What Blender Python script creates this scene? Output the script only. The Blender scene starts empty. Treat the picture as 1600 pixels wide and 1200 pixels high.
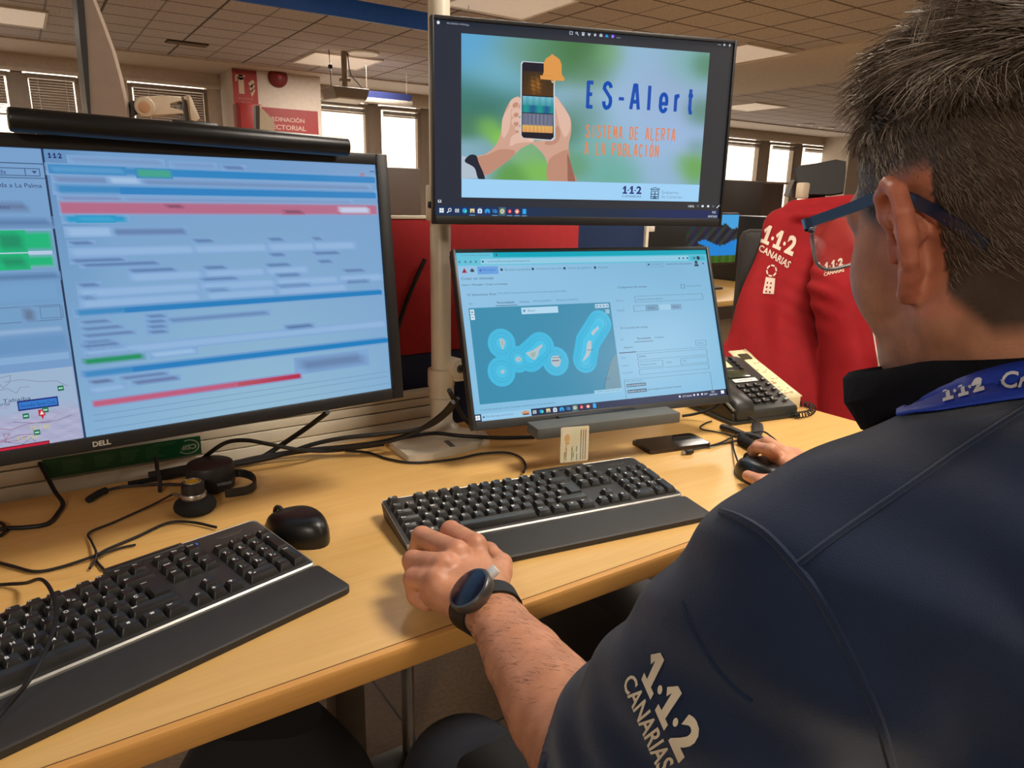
import bpy, bmesh, math, random
import numpy as np
from mathutils import Vector, Matrix, Euler
from mathutils.bvhtree import BVHTree

random.seed(11); np.random.seed(11)
SC = bpy.context.scene
COL = SC.collection
PI = math.pi
DESK = 0.74            # height of the desk top
CEIL = 2.32            # height of the ceiling

# ------------------------------------------------------------------ camera
YAW, FPX, PITCH, ROLL = 0.595, 1120.0, 0.253, 0.0191
CAM = Vector((0, 0, DESK + 0.4514))
_c, _s = math.cos(YAW), math.sin(YAW)
def _w(v): return Vector((v[0]*_c + v[1]*_s, -v[0]*_s + v[1]*_c, v[2]))
_f = Vector((0, math.cos(PITCH), -math.sin(PITCH))); _u = Vector((0, math.sin(PITCH), math.cos(PITCH))); _x = Vector((1, 0, 0))
RT = _w(math.cos(ROLL)*_x + math.sin(ROLL)*_u)
UP = _w(-math.sin(ROLL)*_x + math.cos(ROLL)*_u)
FW = _w(_f)
cam_data = bpy.data.cameras.new('camera'); cam = bpy.data.objects.new('camera', cam_data); COL.objects.link(cam)
cam_data.sensor_width = 36.0; cam_data.lens = FPX/1600*36.0; cam_data.clip_start = 0.02; cam_data.clip_end = 200
m3 = Matrix((RT, UP, -FW)).transposed()
cam.matrix_world = Matrix.Translation(CAM) @ m3.to_4x4()
SC.camera = cam
# measuring helpers: the ray of a photo point met with a real plane of the room
def ray(px, py): return FW + RT*((px-800)/FPX) + UP*((600-py)/FPX)
def on_z(px, py, z): d = ray(px, py); return CAM + d*((z-CAM.z)/d.z)
def on_y(px, py, y): d = ray(px, py); return CAM + d*((y-CAM.y)/d.y)
def at(px, py, t): return CAM + ray(px, py)*t
def pix(P):
    q = Vector(P)-CAM; z = q.dot(FW); return (800+FPX*q.dot(RT)/z, 600-FPX*q.dot(UP)/z, z)

# ------------------------------------------------------------------ render look
SC.view_settings.view_transform = 'Standard'; SC.view_settings.look = 'None'
SC.view_settings.exposure = 0.0; SC.view_settings.gamma = 1.0; SC.view_settings.use_curve_mapping = False

# ------------------------------------------------------------------ world: pale hazy sky outside the windows
world = bpy.data.worlds.new('sky'); SC.world = world; world.use_nodes = True
_nt = world.node_tree; _nt.nodes.clear()
_o = _nt.nodes.new('ShaderNodeOutputWorld'); _b = _nt.nodes.new('ShaderNodeBackground')
_b.inputs[0].default_value = (1.0, 0.93, 0.84, 1); _b.inputs[1].default_value = 2.4
_nt.links.new(_b.outputs[0], _o.inputs[0])

# ------------------------------------------------------------------ lights: the ceiling luminaires of the room
def area(name, loc, size, power, col, rot=(0, 0, 0)):
    l = bpy.data.lights.new(name, 'AREA'); l.shape = 'RECTANGLE'; l.size, l.size_y = size; l.energy = power; l.color = col
    o = bpy.data.objects.new(name, l); COL.objects.link(o); o.location = loc; o.rotation_euler = rot
    return o
WARM = (1.0, 0.90, 0.78)
for _x, _y, _p in ((1.25, 0.30, 36), (1.25, 2.10, 20), (3.65, 1.20, 26), (-1.5, -1.6, 58), (2.40, -2.0, 24), (-1.6, 3.2, 28), (2.63, 6.35, 30), (4.55, 3.55, 30), (8.05, 5.9, 40), (0.1, 6.2, 24), (6.5, 1.2, 30)):
    area('luminaire_light', (_x, _y, CEIL-0.03), (0.56, 0.56), _p, WARM)

# ------------------------------------------------------------------ colours and materials
def lin(c):
    r = []
    for v in c[:3]:
        v = v/255.0
        r.append(v/12.92 if v <= 0.04045 else ((v+0.055)/1.055)**2.4)
    return tuple(r)
MATS = {}
def mat(name, rgb, rough=0.5, metal=0.0, var=0.06, vscale=30.0, bump=0.0, bscale=200.0, coat=0.0, spec=0.5, trans=0.0, sub=0.0, emit=None, estr=0.0, stretch=None, sheen=0.0):
    if name in MATS: return MATS[name]
    m = bpy.data.materials.new(name); m.use_nodes = True
    nt = m.node_tree; p = nt.nodes['Principled BSDF']
    c = lin(rgb)
    tc = nt.nodes.new('ShaderNodeTexCoord'); mp = nt.nodes.new('ShaderNodeMapping')
    nt.links.new(tc.outputs['Object'], mp.inputs[0])
    if stretch: mp.inputs['Scale'].default_value = stretch
    nz = nt.nodes.new('ShaderNodeTexNoise'); nz.inputs['Scale'].default_value = vscale; nz.inputs['Detail'].default_value = 4
    nt.links.new(mp.outputs[0], nz.inputs['Vector'])
    rp = nt.nodes.new('ShaderNodeValToRGB')
    rp.color_ramp.elements[0].position = 0.3; rp.color_ramp.elements[1].position = 0.7
    rp.color_ramp.elements[0].color = (*[max(0, x*(1-var)) for x in c], 1); rp.color_ramp.elements[1].color = (*[min(1, x*(1+var)) for x in c], 1)
    nt.links.new(nz.outputs['Fac'], rp.inputs[0]); nt.links.new(rp.outputs[0], p.inputs['Base Color'])
    p.inputs['Roughness'].default_value = rough; p.inputs['Metallic'].default_value = metal
    p.inputs['Specular IOR Level'].default_value = spec
    if coat: p.inputs['Coat Weight'].default_value = coat; p.inputs['Coat Roughness'].default_value = 0.08
    if trans: p.inputs['Transmission Weight'].default_value = trans
    if sub:
        p.inputs['Subsurface Weight'].default_value = sub; p.inputs['Subsurface Radius'].default_value = (0.012, 0.005, 0.003); p.inputs['Subsurface Scale'].default_value = 0.6
    if sheen: p.inputs['Sheen Weight'].default_value = sheen; p.inputs['Sheen Roughness'].default_value = 0.4
    if emit: p.inputs['Emission Color'].default_value = (*lin(emit), 1); p.inputs['Emission Strength'].default_value = estr
    if bump:
        bn = nt.nodes.new('ShaderNodeTexNoise'); bn.inputs['Scale'].default_value = bscale; bn.inputs['Detail'].default_value = 3
        nt.links.new(mp.outputs[0], bn.inputs['Vector'])
        b = nt.nodes.new('ShaderNodeBump'); b.inputs['Strength'].default_value = bump; b.inputs['Distance'].default_value = 0.002
        nt.links.new(bn.outputs['Fac'], b.inputs['Height']); nt.links.new(b.outputs[0], p.inputs['Normal'])
    MATS[name] = m
    return m

# ------------------------------------------------------------------ mesh building
def text_em(s, em, bold=0.0, res=2):
    """text at a given letter size, lower left of its line at 0,0"""
    V, F, (x0, y0, x1, y1) = text_geo(s, bold, res); return [((x-x0)*em, y*em) for x, y in V], F
class MB:
    """collects shapes into one mesh"""
    def __init__(s): s.bm = bmesh.new(); s.mats = []
    def mi(s, m):
        if m not in s.mats: s.mats.append(m)
        return s.mats.index(m)
    def _fin(s, faces, m, smooth):
        i = s.mi(m)
        for f in faces: f.material_index = i; f.smooth = smooth
    def box(s, c, size, m, bev=0.0, M=None, seg=2, smooth=False, taper=None):
        r = bmesh.ops.create_cube(s.bm, size=1.0)
        vs = r['verts']
        for v in vs:
            top = v.co.z > 0
            v.co = Vector((v.co.x*size[0], v.co.y*size[1], v.co.z*size[2]))
            if taper and top: v.co.x *= taper[0]; v.co.y *= taper[1]
        if bev > 0:
            es = list({e for v in vs for e in v.link_edges})
            rr = bmesh.ops.bevel(s.bm, geom=es, offset=bev, segments=seg, affect='EDGES', profile=0.5)
            vs = list({v for f in rr['faces'] for v in f.verts} | {v for v in vs if v.is_valid})
        T = Matrix.Translation(Vector(c))
        if M is not None: T = M @ T
        fs = list({f for v in vs for f in v.link_faces})
        for v in vs: v.co = T @ v.co
        s._fin(fs, m, smooth or bev > 0)
        return vs
    def loft(s, rings, m, closed=True, cap=True, smooth=True, loop=False):
        """rings: list of equally long point lists"""
        R = [[s.bm.verts.new(p) for p in ring] for ring in rings]
        fs = []; n = len(R[0])
        rng = range(len(R)) if loop else range(len(R)-1)
        for i in rng:
            a, b = R[i], R[(i+1) % len(R)]
            for j in range(n if closed else n-1):
                k = (j+1) % n
                try: fs.append(s.bm.faces.new((a[j], a[k], b[k], b[j])))
                except ValueError: pass
        if cap and closed and not loop:
            for rr, rev in ((R[0], True), (R[-1], False)):
                try: fs.append(s.bm.faces.new(rr[::-1] if rev else rr))
                except ValueError: pass
        s._fin(fs, m, smooth)
        return R
    def tube(s, pts, r, m, seg=8, closed=False, radii=None, flat=None):
        pts = [Vector(p) for p in pts]; n = len(pts); rings = []
        nrm = None
        for i, p in enumerate(pts):
            if closed: t = pts[(i+1) % n]-pts[i-1]
            else: t = pts[min(i+1, n-1)]-pts[max(i-1, 0)]
            if t.length < 1e-9: t = Vector((0, 0, 1))
            t.normalize()
            if nrm is None:
                nrm = t.cross(Vector((0, 0, 1)))
                if nrm.length < 0.05: nrm = t.cross(Vector((0, 1, 0)))
            nrm = (nrm - t*nrm.dot(t))
            if nrm.length < 1e-6: nrm = t.orthogonal()
            nrm.normalize()
            bi = t.cross(nrm)
            rr = radii[i] if radii else r
            a, b = (rr, rr) if flat is None else flat
            rings.append([p + nrm*(a*math.cos(2*PI*k/seg)) + bi*(b*math.sin(2*PI*k/seg)) for k in range(seg)])
        s.loft(rings, m, loop=closed)
    def cyl(s, a, b, r, m, seg=24, r2=None, bev=0.0):
        a, b = Vector(a), Vector(b); r2 = r if r2 is None else r2
        d = (b-a); L = d.length; d.normalize(); n = d.orthogonal().normalized(); k = d.cross(n)
        prof = [(0, r-bev), (bev*0.3, r-bev*0.3), (bev, r), (L-bev, r2), (L-bev*0.3, r2-bev*0.3), (L, r2-bev)] if bev else [(0, r), (L, r2)]
        rings = [[a + d*h + n*(q*math.cos(2*PI*i/seg)) + k*(q*math.sin(2*PI*i/seg)) for i in range(seg)] for h, q in prof]
        R = s.loft(rings, m, smooth=True)
        for ring in (R[0], R[-1]):
            for f in ring[0].link_faces:
                if len(f.verts) == seg: f.smooth = False
    def lathe(s, prof, m, c=(0, 0, 0), seg=32, M=None, sx=1.0, sy=1.0):
        T = Matrix.Translation(Vector(c));  T = T if M is None else T @ M
        rings = [[T @ Vector((r*sx*math.cos(2*PI*i/seg), r*sy*math.sin(2*PI*i/seg), z)) for i in range(seg)] for r, z in prof]
        s.loft(rings, m)
    def prism(s, poly, z0, z1, m, M=None, bev=0.0, smooth=False):
        M = M or Matrix.Identity(4)
        a = [s.bm.verts.new(Vector((x, y, z0))) for x, y in poly]; b = [s.bm.verts.new(Vector((x, y, z1))) for x, y in poly]
        n = len(poly); fs = [s.bm.faces.new(a[::-1]), s.bm.faces.new(b)]
        for i in range(n): fs.append(s.bm.faces.new((a[i], a[(i+1) % n], b[(i+1) % n], b[i])))
        vs = a+b
        if bev:
            es = [e for e in fs[1].edges]
            rr = bmesh.ops.bevel(s.bm, geom=es, offset=bev, segments=2, affect='EDGES', profile=0.5)
            vs = list({v for f in rr['faces'] for v in f.verts} | {v for v in vs if v.is_valid})
            fs = list({f for v in vs for f in v.link_faces})
        for v in vs: v.co = M @ v.co
        s._fin(fs, m, smooth or bev > 0)
    def poly(s, pts, m, smooth=False):
        f = s.bm.faces.new([s.bm.verts.new(p) for p in pts]); s._fin([f], m, smooth)
    def raw(s, verts, faces, m, smooth=True, T=None):
        vs = [s.bm.verts.new(T @ Vector(v) if T is not None else v) for v in verts]; fs = []
        for f in faces:
            try: fs.append(s.bm.faces.new([vs[i] for i in f]))
            except ValueError: pass
        s._fin(fs, m, smooth)
    def build(s, name, parent=None, normals=True, sharp=0.6):
        me = bpy.data.meshes.new(name)
        if normals: bmesh.ops.recalc_face_normals(s.bm, faces=s.bm.faces[:])
        s.bm.to_mesh(me); s.bm.free()
        for m in s.mats: me.materials.append(m)
        try: me.set_sharp_from_angle(angle=sharp)
        except Exception: pass
        o = bpy.data.objects.new(name, me); COL.objects.link(o)
        if parent is not None: o.parent = parent
        return o

def tag(o, label=None, cat=None, group=None, kind=None):
    if label: o['label'] = label
    if cat: o['category'] = cat
    if group: o['group'] = group
    if kind: o['kind'] = kind
    return o
def thing(name, label, cat, loc=(0, 0, 0), rot=(0, 0, 0), group=None):
    o = bpy.data.objects.new(name, None); COL.objects.link(o); o.location = loc; o.rotation_euler = rot
    o.empty_display_size = 0.05
    return tag(o, label, cat, group)
def struct(mb, name): return tag(mb.build(name), kind='structure')

def smooth_path(pts, n=10):
    """Catmull-Rom through the points"""
    P = [Vector(p) for p in pts]; P = [2*P[0]-P[1]]+P+[2*P[-1]-P[-2]]; out = []
    for i in range(1, len(P)-2):
        for k in range(n):
            t = k/n; a, b, c, d = P[i-1:i+3]
            out.append(0.5*((2*b)+(c-a)*t+(2*a-5*b+4*c-d)*t*t+(3*b-a-3*c+d)*t**3))
    out.append(P[-2]); return out

# ------------------------------------------------------------------ text as mesh data
_TXT = {}
def text_geo(s, bold=0.0, res=3):
    k = (s, bold, res)
    if k in _TXT: return _TXT[k]
    cu = bpy.data.curves.new('t', 'FONT'); cu.body = s; cu.offset = bold; cu.resolution_u = res; cu.size = 1.0
    o = bpy.data.objects.new('t', cu); COL.objects.link(o)
    dg = bpy.context.evaluated_depsgraph_get(); dg.update()
    me = bpy.data.meshes.new_from_object(o.evaluated_get(dg))
    V = [(v.co.x, v.co.y) for v in me.vertices]; F = [tuple(p.vertices) for p in me.polygons]
    bpy.data.objects.remove(o); bpy.data.curves.remove(cu); bpy.data.meshes.remove(me)
    if V:
        x0 = min(v[0] for v in V); x1 = max(v[0] for v in V); y0 = min(v[1] for v in V); y1 = max(v[1] for v in V)
    else: x0 = x1 = y0 = y1 = 0
    _TXT[k] = (V, F, (x0, y0, x1, y1)); return _TXT[k]
def text_fit(s, w=None, h=None, bold=0.0, res=3):
    """text verts scaled so that its box is w x h with lower left at 0,0"""
    V, F, (x0, y0, x1, y1) = text_geo(s, bold, res)
    sy = (h/(y1-y0)) if h else (w/(x1-x0)); sx = (w/(x1-x0)) if w else sy
    return [((x-x0)*sx, (y-y0)*sy) for x, y in V], F

# ------------------------------------------------------------------ a lit flat picture (screen content), every colour per vertex
def emit_mat(name, strength=1.0, rough=0.25):
    if name in MATS: return MATS[name]
    m = bpy.data.materials.new(name); m.use_nodes = True; nt = m.node_tree; p = nt.nodes['Principled BSDF']
    a = nt.nodes.new('ShaderNodeAttribute'); a.attribute_name = 'Col'
    p.inputs['Base Color'].default_value = (0.01, 0.01, 0.012, 1); p.inputs['Roughness'].default_value = rough; p.inputs['Specular IOR Level'].default_value = 0.3
    nt.links.new(a.outputs['Color'], p.inputs['Emission Color']); p.inputs['Emission Strength'].default_value = strength
    MATS[name] = m; return m
def print_mat(name, rough=0.6):
    if name in MATS: return MATS[name]
    m = bpy.data.materials.new(name); m.use_nodes = True; nt = m.node_tree; p = nt.nodes['Principled BSDF']
    a = nt.nodes.new('ShaderNodeAttribute'); a.attribute_name = 'Col'
    nz = nt.nodes.new('ShaderNodeTexNoise'); nz.inputs['Scale'].default_value = 60
    mx = nt.nodes.new('ShaderNodeMix'); mx.data_type = 'RGBA'; mx.blend_type = 'MULTIPLY'; mx.inputs[0].default_value = 0.12
    nt.links.new(a.outputs['Color'], mx.inputs[6]); nt.links.new(nz.outputs['Color'], mx.inputs[7])
    nt.links.new(mx.outputs[2], p.inputs['Base Color']); p.inputs['Roughness'].default_value = rough
    MATS[name] = m; return m
class Canvas:
    """u right 0..W, v down 0..H; mapped to local x,z of size (w,h), facing -y, top-left at (x0,z1)"""
    def __init__(s, W, H, w, h, x0, z1, y0, step=0.00006):
        s.W, s.H, s.w, s.h, s.x0, s.z1, s.y0, s.step = W, H, w, h, x0, z1, y0, step
        s.V, s.F, s.C = [], [], []
    def p(s, u, v, k): return (s.x0+u/s.W*s.w, s.y0-k*s.step, s.z1-v/s.H*s.h)
    def add(s, pts, faces, cols, k):
        b = len(s.V); s.V += [s.p(u, v, k) for u, v in pts]; s.F += [tuple(i+b for i in f) for f in faces]; s.C += list(cols)
    def rect(s, u0, v0, u1, v1, c, k=1): s.add([(u0, v0), (u0, v1), (u1, v1), (u1, v0)], [(0, 1, 2, 3)], [lin(c)]*4, k)
    def frame(s, u0, v0, u1, v1, t, c, k=2):
        s.rect(u0, v0, u1, v0+t, c, k); s.rect(u0, v1-t, u1, v1, c, k); s.rect(u0, v0+t, u0+t, v1-t, c, k); s.rect(u1-t, v0+t, u1, v1-t, c, k)
    def soft(s, u0, v0, u1, v1, c, bg, f=8, k=1, fu=None):
        """a blurred bar: colour inside fading to bg over f"""
        fu = f if fu is None else fu
        us = [u0-fu, u0+fu, u1-fu, u1+fu]; vs = [v0-f, v0+f, v1-f, v1+f]; P = []; C = []
        if us[1] > us[2]: us[1] = us[2] = (u0+u1)/2
        if vs[1] > vs[2]: vs[1] = vs[2] = (v0+v1)/2
        for j in range(4):
            for i in range(4): P.append((us[i], vs[j])); C.append(lin(c) if (0 < i < 3 and 0 < j < 3) else lin(bg))
        F = [(j*4+i, (j+1)*4+i, (j+1)*4+i+1, j*4+i+1) for j in range(3) for i in range(3)]
        s.add(P, F, C, k)
    def poly(s, pts, c, k=2): s.add(pts, [tuple(range(len(pts)))[::-1]], [lin(c)]*len(pts), k)
    def disc(s, u, v, r, c, k=2, n=20, ry=None):
        ry = r if ry is None else ry
        s.poly([(u+r*math.cos(2*PI*i/n), v+ry*math.sin(2*PI*i/n)) for i in range(n)], c, k)
    def line(s, pts, t, c, k=3):
        for (a, b), (d, e) in zip(pts, pts[1:]):
            L = math.hypot(d-a, e-b) or 1; nx, ny = -(e-b)/L*t/2, (d-a)/L*t/2
            s.add([(a+nx, b+ny), (d+nx, e+ny), (d-nx, e-ny), (a-nx, b-ny)], [(0, 1, 2, 3)], [lin(c)]*4, k)
    def text(s, st, u, v, h=None, c=(0, 0, 0), k=4, w=None, bold=0.0):
        """v is the bottom of the text box"""
        V, F = text_fit(st, w, h, bold); s.add([(u+x, v-y) for x, y in V], F, [lin(c)]*len(V), k)
    def grid(s, u0, v0, u1, v1, nu, nv, fn, k=1):
        P = []; C = []
        for j in range(nv+1):
            for i in range(nu+1):
                a, b = i/nu, j/nv; P.append((u0+(u1-u0)*a, v0+(v1-v0)*b)); C.append(lin(fn(a, b)))
        F = [(j*(nu+1)+i, (j+1)*(nu+1)+i, (j+1)*(nu+1)+i+1, j*(nu+1)+i+1) for j in range(nv) for i in range(nu)]
        s.add(P, F, C, k)
    def build(s, name, m, parent=None):
        me = bpy.data.meshes.new(name); me.from_pydata(s.V, [], s.F); me.materials.append(m)
        at_ = me.color_attributes.new('Col', 'FLOAT_COLOR', 'POINT')
        at_.data.foreach_set('color', np.array([(*c, 1.0) for c in s.C], dtype=np.float32).ravel())
        o = bpy.data.objects.new(name, me); COL.objects.link(o)
        if parent is not None: o.parent = parent
        return o

def one_geo(x=0.0, k=1.0, h=1.0):
    """the digit 1 of the emergency number: slanted flag, thick stem, slab foot, in a 25 x 40 box"""
    V = [(.5, 27), (10.5, 40), (18.5, 40), (18.5, 7.5), (25.5, 7.5), (25.5, 0), (1.5, 0), (1.5, 7.5), (9, 7.5), (9, 29), (5.5, 21)]
    F = [(9, 1, 0, 10), (8, 3, 2, 1, 9), (6, 5, 4, 7)]
    return [((a+x)*k, b*h) for a, b in V], [tuple(reversed(f)) for f in F]

# ================================================================== THE SETTING
sun_l = bpy.data.lights.new('sun', 'SUN'); sun_l.energy = 7.0; sun_l.angle = 0.01; sun_l.color = (1, .93, .82)
sun = bpy.data.objects.new('sun', sun_l); COL.objects.link(sun); sun.rotation_euler = (math.radians(48), 0, math.radians(-12))

M_WALL = mat('wall_paint', (208, 194, 178), 0.9, bump=0.05)
M_PLASTER = mat('ceiling_plaster', (216, 202, 188), 0.9, bump=0.05)
M_FRAME = mat('window_frame_metal', (146, 130, 114), 0.5)
M_BLIND = mat('blind_slat', (140, 125, 112), 0.6)
M_WHITE = mat('white_plastic', (226, 218, 205), 0.45)
M_CREAM = mat('cream_metal', (220, 211, 190), 0.38, var=0.03)
M_BLACK = mat('black_plastic', (22, 22, 23), 0.42)
M_DARK = mat('dark_grey_plastic', (40, 39, 39), 0.5)
M_GREY = mat('grey_plastic', (96, 95, 92), 0.5)
M_RUBBER = mat('black_rubber', (14, 14, 15), 0.6)
M_RED = mat('red_paint', (176, 40, 42), 0.45)
M_STEEL = mat('brushed_steel', (190, 188, 184), 0.3, metal=0.9)

# floor
def tile_mat(name, rgb, line, size, lw, rough, size2=None, weak=0.5):
    m = bpy.data.materials.new(name); m.use_nodes = True; nt = m.node_tree; p = nt.nodes['Principled BSDF']
    tc = nt.nodes.new('ShaderNodeTexCoord'); sx = nt.nodes.new('ShaderNodeSeparateXYZ'); nt.links.new(tc.outputs['Object'], sx.inputs[0])
    def mth(op, a, b=None):
        n = nt.nodes.new('ShaderNodeMath'); n.operation = op
        for i, q in enumerate((a, b)):
            if q is None: continue
            if isinstance(q, (int, float)): n.inputs[i].default_value = q
            else: nt.links.new(q, n.inputs[i])
        return n.outputs[0]
    def grid(out, s, w):
        f = mth('FRACT', mth('DIVIDE', out, s)); d = mth('MINIMUM', f, mth('SUBTRACT', 1.0, f))
        return mth('LESS_THAN', d, w/s/2)
    g = mth('MAXIMUM', grid(sx.outputs[0], size[0], lw), grid(sx.outputs[1], size[1], lw))
    if size2:
        g2 = mth('MAXIMUM', grid(sx.outputs[0], size2[0], lw*0.8), grid(sx.outputs[1], size2[1], lw*0.8))
        g = mth('MAXIMUM', g, mth('MULTIPLY', g2, weak))
    nz = nt.nodes.new('ShaderNodeTexNoise'); nz.inputs['Scale'].default_value = 90; nz.inputs['Detail'].default_value = 6
    nt.links.new(tc.outputs['Object'], nz.inputs['Vector'])
    rp = nt.nodes.new('ShaderNodeValToRGB'); c = lin(rgb)
    rp.color_ramp.elements[0].position = .35; rp.color_ramp.elements[1].position = .65
    rp.color_ramp.elements[0].color = (*[x*.8 for x in c], 1); rp.color_ramp.elements[1].color = (*[x*1.12 for x in c], 1)
    nt.links.new(nz.outputs['Fac'], rp.inputs[0])
    mx = nt.nodes.new('ShaderNodeMix'); mx.data_type = 'RGBA'; nt.links.new(g, mx.inputs[0]); nt.links.new(rp.outputs[0], mx.inputs[6]); mx.inputs[7].default_value = (*lin(line), 1)
    nt.links.new(mx.outputs[2], p.inputs['Base Color']); p.inputs['Roughness'].default_value = rough
    return m
M_CEIL = tile_mat('ceiling_tiles', (200, 189, 185), (98, 84, 78), (0.61, 0.305), 0.017, 0.95, (0.305, 0.305), 0.6)
M_FLOOR = tile_mat('floor_tiles', (128, 108, 82), (40, 32, 24), (0.6, 0.6), 0.006, 0.45)
XL, XR, YB, YW = -3.6, 12.35, -3.6, 7.80
mb = MB(); mb.box(((XL+XR)/2, (YB+YW)/2+.1, -0.05), (XR-XL+.4, YW-YB+.6, 0.1), M_FLOOR); struct(mb, 'floor')
mb = MB(); mb.box(((XL+XR)/2, (YB+YW)/2+.1, CEIL+0.05), (XR-XL+.4, YW-YB+.6, 0.1), M_CEIL); struct(mb, 'ceiling')
mb = MB(); mb.box((XL-.05, (YB+YW)/2, CEIL/2), (0.1, YW-YB, CEIL), M_WALL); struct(mb, 'wall_left')
mb = MB(); mb.box((XR+.05, (YB+YW)/2, CEIL/2), (0.1, YW-YB, CEIL), M_WALL); struct(mb, 'wall_right')
mb = MB(); mb.box(((XL+XR)/2, YB-.05, CEIL/2), (XR-XL, 0.1, CEIL), M_WALL); struct(mb, 'wall_back')

# window wall at the far side: sill wall, lintel, mullions
YG = YW+0.10
LIN = on_y(200, 122, YW).z            # underside of the beam above the windows
SILL = 0.86
def wx(px, py): return on_y(px, py, YG).x
WIN = []                              # (x0, x1, blind: 'closed' / 'up')
edges = [(-1.55, -0.75, 'up'), (-0.68, wx(18, 130), 'half'), (wx(38, 140), wx(124, 140), 'closed'), (wx(200, 150), wx(324, 165), 'closed'),
         (2.35, wx(574, 200), 'up'), (wx(590, 215), wx(655, 215), 'up'), (4.12, 4.78, 'up'), (4.90, 5.6, 'up'), (6.2, 6.9, 'up'), (7.0, 7.7, 'up'), (7.85, 8.55, 'up'),
         (8.65, wx(1182, 270), 'up'), (wx(1195, 270), wx(1236, 270), 'up'), (wx(1247, 260), wx(1290, 260), 'up')]
WTOP = LIN-0.03
mb = MB(); mb.box(((XL+XR)/2, YW+0.1, SILL/2), (XR-XL, 0.2, SILL), M_WALL)
mb.box(((XL+XR)/2, YW+0.1, (LIN+CEIL)/2), (XR-XL, 0.2, CEIL-LIN), M_WALL)
xs = [XL] + [v for a, b, _ in edges for v in (a, b)] + [XR]
for i in range(0, len(xs), 2):
    if xs[i+1]-xs[i] > 0.02: mb.box(((xs[i]+xs[i+1])/2, YW+0.12, (SILL+LIN)/2), (xs[i+1]-xs[i], 0.12, LIN-SILL), M_FRAME if xs[i+1]-xs[i] < 0.3 else M_WALL)
struct(mb, 'wall_window_side')
m_glass = bpy.data.materials.new('window_glass'); m_glass.use_nodes = True
nt = m_glass.node_tree; nt.nodes.clear()
o_ = nt.nodes.new('ShaderNodeOutputMaterial'); t_ = nt.nodes.new('ShaderNodeBsdfTransparent'); g_ = nt.nodes.new('ShaderNodeBsdfGlossy'); x_ = nt.nodes.new('ShaderNodeMixShader')
t_.inputs[0].default_value = (.97, .95, .92, 1); g_.inputs['Roughness'].default_value = 0.02; x_.inputs[0].default_value = 0.06
nt.links.new(t_.outputs[0], x_.inputs[1]); nt.links.new(g_.outputs[0], x_.inputs[2]); nt.links.new(x_.outputs[0], o_.inputs[0])
NB = 0
for i, (a, b, st) in enumerate(edges):
    mb = MB(); w = 0.035
    for xx in (a+w/2, b-w/2): mb.box((xx, YG, (SILL+WTOP)/2), (w, 0.06, WTOP-SILL), M_FRAME)
    for zz in (SILL+w/2, WTOP-w/2): mb.box(((a+b)/2, YG, zz), (b-a-2*w, 0.06, w), M_FRAME)
    fr = struct(mb, 'window_%d' % (i+1))
    mb = MB(); mb.box(((a+b)/2, YG, (SILL+WTOP)/2), (b-a-2*w, 0.008, WTOP-SILL-2*w), m_glass); mb.build('pane', fr)
    if i in (2, 3, 1, 4, 5, 11, 12, 13):
        bl = thing('venetian_blind', {1: 'venetian blind half lowered in the window at the far left edge', 2: 'closed venetian blind just left of the side-on monitor',
             3: 'closed venetian blind behind the pale monitor arm', 4: 'venetian blind drawn up in the window right of the red board', 5: 'venetian blind drawn up in the window beside the cream pole',
             11: 'venetian blind drawn up above the bright window right of the upper screen', 12: 'venetian blind drawn up above the middle of the three far right windows',
             13: 'venetian blind drawn up in the last far window above the chair headrest'}[i], 'blind', ((a+b)/2, YW+0.03, WTOP), group='blinds of the window wall')
        hw = (b-a)/2-0.02
        mb = MB(); mb.box((0, 0, -0.02), (2*hw, 0.035, 0.035), M_BLIND, bev=0.004); mb.build('head_rail', bl)
        drop = {'closed': 0.95, 'half': 0.30, 'up': 0.085}[st]; n = int(drop/0.022) if st != 'up' else 10
        mb = MB()
        for k in range(n):
            z = -0.055-(k*0.022 if st != 'up' else k*0.004)
            tl = math.radians(62) if k < n*.72 or st == 'up' else math.radians(15)
            if st == 'up': tl = 0
            mb.box((0, 0, 0), (2*hw-0.05, 0.025, 0.0012), M_BLIND, M=Matrix.Translation((-0.005, 0, z)) @ Matrix.Rotation(tl, 4, 'X'))
        mb.build('slats', bl)
        mb = MB(); mb.box((0, 0, -0.055-(n*0.022 if st != 'up' else n*0.004)-0.008), (2*hw-0.05, 0.026, 0.014), M_BLIND, bev=0.003); mb.build('bottom_rail', bl)
        for sx_ in (-hw*.55, hw*.55):
            mb = MB(); mb.tube([(sx_, -0.016, -0.03), (sx_, -0.016, -0.05-(n*0.022 if st != 'up' else n*0.004))], 0.0022, M_WHITE, 6); mb.build('cord', bl)
# plaster strip of the ceiling before the windows, soffit of the beam
YT = on_z(0, 55, CEIL).y
mb = MB(); mb.box(((XL+XR)/2, (YT+YW)/2, CEIL-0.008), (XR-XL, YW-YT, 0.016), M_PLASTER); struct(mb, 'trim_1')
mb = MB(); mb.box(((XL+XR)/2, YW-.012, LIN-0.012), (XR-XL, 0.05, 0.024), M_PLASTER); struct(mb, 'trim_2')
# plaster band crossing the ceiling on the right
pa, pb = on_z(1154, 100, CEIL), on_z(1154, 148, CEIL); pc = on_z(1344, 119, CEIL)
xA0 = on_z(1200, 88, CEIL).x; xA1 = on_z(1250, 133, CEIL).x
mb = MB(); mb.box(((xA0+xA1)/2, (YT-1.2)/2, CEIL-0.006), (xA1-xA0, YT+1.2, 0.012), M_PLASTER); struct(mb, 'trim_3')
# white pillar with its left flank lit
px0, px1 = on_y(362, 108, 7.3).x, on_y(500, 118, 7.3).x
mb = MB(); mb.box(((px0+px1)/2, 7.3+0.25, CEIL/2), (px1-px0, 0.5, CEIL-0.002), M_PLASTER, bev=0.006); struct(mb, 'wall_pillar')
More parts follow.
